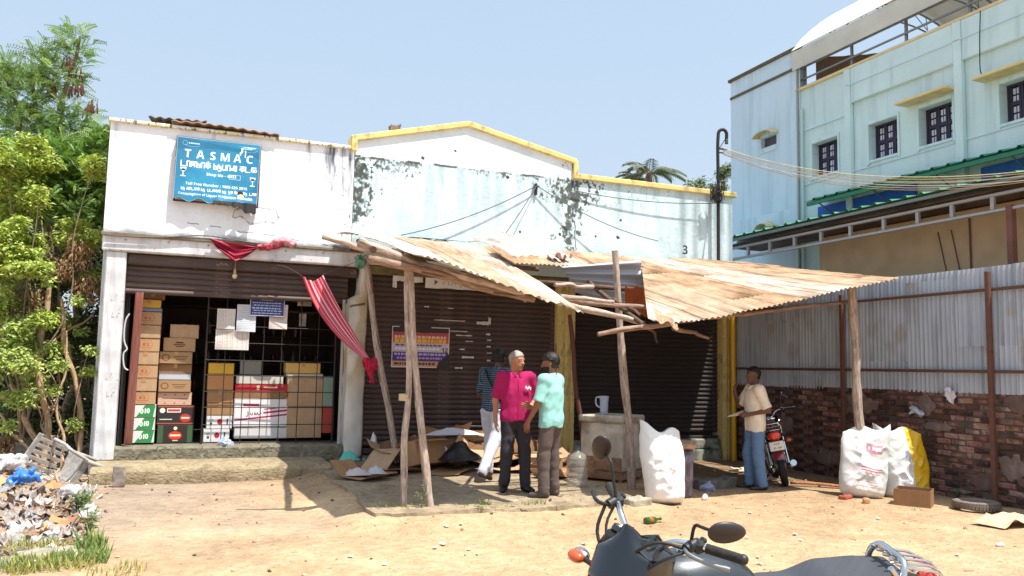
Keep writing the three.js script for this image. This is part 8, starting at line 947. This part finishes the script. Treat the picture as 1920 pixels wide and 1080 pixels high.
{ // overturned plastic chair
  const m = grained(168, 164, 160, { amp: 34, freq: 8, rep: 2, rough: 0.6, bump: 0.001 }), p = atZ(0.7, 128, 878), o = thing('plastic_chair', 'dirty white plastic chair overturned on the rubbish bank', 'chair', [p.x, p.y - 0.02, 0.55]); o.rotation.order = 'YXZ'; o.rotation.set(0.25, 0.5, 1.12);
  part('seat', thick(grid(8, 8, (u, v) => [(u - 0.5) * 0.42, 0.0 + 0.02 * Math.pow(u * 2 - 1, 2), (v - 0.5) * 0.42]), 0.012), m, o); for (const [x, z] of [[-0.19, 0.2], [0.19, 0.2], [-0.17, -0.2], [0.17, -0.2]]) part('leg', tube([V(x, 0.02, z), V(x * 1.15, -0.4, z * 1.2)], (t) => mix(0.032, 0.022, t), 8), m, o);
  for (let i = 0; i < 5; i++) part('back_slat', cbox(0.05, 0.4, 0.012, 0.004, -0.17 + i * 0.085, 0.23, -0.23 - 0.02), m, o); part('back_rail', cbox(0.46, 0.07, 0.02, 0.006, 0, 0.46, -0.26), m, o); for (const s of [-1, 1]) { part('arm', tube([V(s * 0.23, 0.28, -0.24), V(s * 0.25, 0.24, 0.0), V(s * 0.24, 0.22, 0.19), V(s * 0.21, -0.02, 0.22)], 0.022, 8), m, o); part('apron', cbox(0.014, 0.08, 0.38, 0.004, s * 0.195, -0.045, 0), m, o); } part('apron', cbox(0.38, 0.08, 0.014, 0.004, 0, -0.045, 0.205), m, o);
}
{ // the rubbish bank: scraps one by one, the rest as one mass
  const kinds = [['plastic_scrap', 'crumpled pale plastic scrap on the rubbish bank at the left', 'scrap', ['#938c86', '#96847a', '#8a8a8e', '#8e7868', '#b4aeaa'], 0], ['cardboard', 'brown cardboard scrap on the rubbish bank at the left', 'cardboard', ['#b0875f', '#a47a56', '#c09a72'], 1], ['broken_brick', 'broken brick or stone piece on the rubbish bank at the left', 'rubble', ['#9a6a55', '#a08c7c', '#7d6a60'], 2]];
  const G3 = [[0, 1, 2].map((i) => thick(grid(12, 10, (u, v) => { const a = (u - 0.5) * 0.2, b = (v - 0.5) * 0.15, e = 0.6 + 0.8 * vn(u * 3 + i * 7, v * 3, 811); return [a * e, 0.09 * ridge3(u * 3 + i, v * 3, i, 812) * (0.3 + vn(u * 5, v * 5, 813)) - 0.02, b * e]; }), 0.003)), [0, 1, 2].map((i) => flapGeo(0.2, 0.15, 0.5, 0.4, 815 + i)), [0, 1, 2].map((i) => (() => { const g = cbox(0.13, 0.06, 0.09, 0.008), p = g.attributes.position; for (let k = 0; k < p.count; k++) { const q = [p.getX(k), p.getY(k), p.getZ(k)], h = (s) => (hsh(Math.round(q[0] * 30), Math.round(q[1] * 40), Math.round(q[2] * 30), 818 + i * 5 + s) - 0.5) * 0.05; p.setXYZ(k, q[0] + h(1), q[1] + h(2) * 0.7, q[2] + h(3)); } g.computeVertexNormals(); return g; })())];
  for (let i = 0; i < 150; i++) { const px = rr(-15, 172), py = rr(900, 1000) , k = pick([0, 0, 0, 1, 1, 2]); if (py > 985 && px > 110 + (1050 - py)) continue; if (px > 120 && py > 990) continue; const p = atY(0.1, px, py), [n, l, c, cols] = kinds[k], o = thing(n, l, c, [p.x, groundY(p.x, p.z) + 0.015, p.z], rnd() * 6.28, 'scraps on the rubbish bank'); o.rotation.order = 'YXZ'; o.rotation.x = rr(-0.4, 0.4); o.rotation.z = rr(-0.4, 0.4); part('piece', pick(G3[k]), solid(pick(cols), k ? 0.95 : 0.55), o); o.scale.setScalar(rr(0.5, 1.15)); }
  const bits = []; for (let i = 0; i < 1500; i++) { const px = rr(-30, 200), py = 880 + Math.pow(rnd(), 1.1) * 160, p = atY(0.1, px, py), s = rr(0.01, 0.045); if (px > 185 - (py - 900) * 0.2 && rnd() < 0.8) continue; const g = rnd() < 0.5 ? cbox(s * 2, s * 0.4, s * 1.3, 0) : new THREE.TetrahedronGeometry(s, 0); bits.push([move(g, p.x, groundY(p.x, p.z) + s * 0.2, p.z, rnd() * 3, rnd() * 6, rnd() * 3), Math.floor(rnd() * 4)]); }
  ['#b0a496', '#937a60', '#786c62', '#c2bcb6'].forEach((c, i) => { const o = single('litter', merge(bits.filter((b) => b[1] === i).map((b) => b[0])), solid(c)); o.userData.kind = 'stuff'; o.userData.label = 'small litter strewn over the left bank'; });
  const peb = []; for (let i = 0; i < 800; i++) { const x = rr(-2, 11), z = rr(0.8, 11.5), s = Math.pow(rnd(), 2.5) * 0.022 + 0.005; if (x > 2 && x < 5.2 && z < 4.7 && rnd() < 0.7) continue; const y = x > 2 && x < 5.2 && z < 4.6 ? 0.125 : groundY(x, z); peb.push([move(new THREE.IcosahedronGeometry(s, 0).scale(1, 0.6, 1), x, y + s * 0.2, z, rnd(), rnd() * 6, rnd()), i % 3]); }
  ['#8e7a62', '#c2ab8c', '#5f5448'].forEach((c, i) => { const o = single('pebbles', merge(peb.filter((b) => b[1] === i).map((b) => b[0])), solid(c, 1)); o.userData.kind = 'stuff'; o.userData.label = 'small pebbles and grit on the sand'; });
  const lit = []; for (let i = 0; i < 26; i++) { const p = atY(0, rr(620, 1900), rr(925, 1075)); lit.push(move(flapGeo(rr(0.03, 0.07), rr(0.02, 0.05), 0.4, 0.3, i), p.x, groundY(p.x, p.z) + (p.x > 2 && p.x < 5.2 && p.z < 4.6 ? 0.1 : 0.006), p.z, 0, rnd() * 6, 0)); } const o = single('litter', merge(lit), solid('#cfc6ba')); o.userData.kind = 'stuff'; o.userData.label = 'paper bits scattered on the sand';
}
{ // flakes of fallen plaster still clinging to the brick wall
  const ms = [grained(122, 106, 100, { amp: 34, freq: 8, rep: 1.5, bump: 0.01 }), grained(104, 84, 80, { amp: 34, freq: 8, rep: 1.5, bump: 0.01 }), grained(62, 56, 54, { amp: 34, freq: 14, rep: 1.5, bump: 0.01 })]; const f = scene.getObjectByName('boundary_fence');
  for (let i = 0; i < 13; i++) { const z = rr(0.6, 6.2), y = rr(0.15, 1.32), a = rr(0.12, 0.42), b = rr(0.06, 0.2); part('plaster_patch', nets((x, yy, zz) => { const e = Math.hypot(zz / a, yy / b) - 1 + 0.9 * (fbm3(zz * 9 + i, yy * 9, i, 821) - 0.5); return Math.max(e * 0.1, Math.abs(x) - 0.012 - 0.008 * vn3(zz * 30, yy * 30, 1, 822)); }, [-0.04, -b * 1.7, -a * 1.7], [0.04, b * 1.7, a * 1.7], 0.014), ms[i % 2], f).position.set(FX - 0.022, y, z); }
}
{ // tank-like block on legs, added out of view to shade the blue wall end
  const H = 16, cx = 8.1 + 0.22 * H, z0 = 0.30 * H, y0 = 4.3 + H, t = thing('added_shade_block', 'unseen block on legs added above the aqua building to shade the blue wall', 'shadow caster', [cx + 0.42, y0, z0]); part('tank', cbox(0.9, 1.0, 0.5, 0.03, 0, 0, 0), concM, t); part('lid', cbox(0.94, 0.06, 0.54, 0.01, 0, 0.535, 0), concM, t); for (const x of [-0.4, 0.4]) for (const z of [-0.22, 0.22]) part('leg', span(x - 0.03, x + 0.03, -12.6, -0.505, z - 0.03, z + 0.03, 0.004), greyMetalM, t);
}
renderer.render(scene, camera);
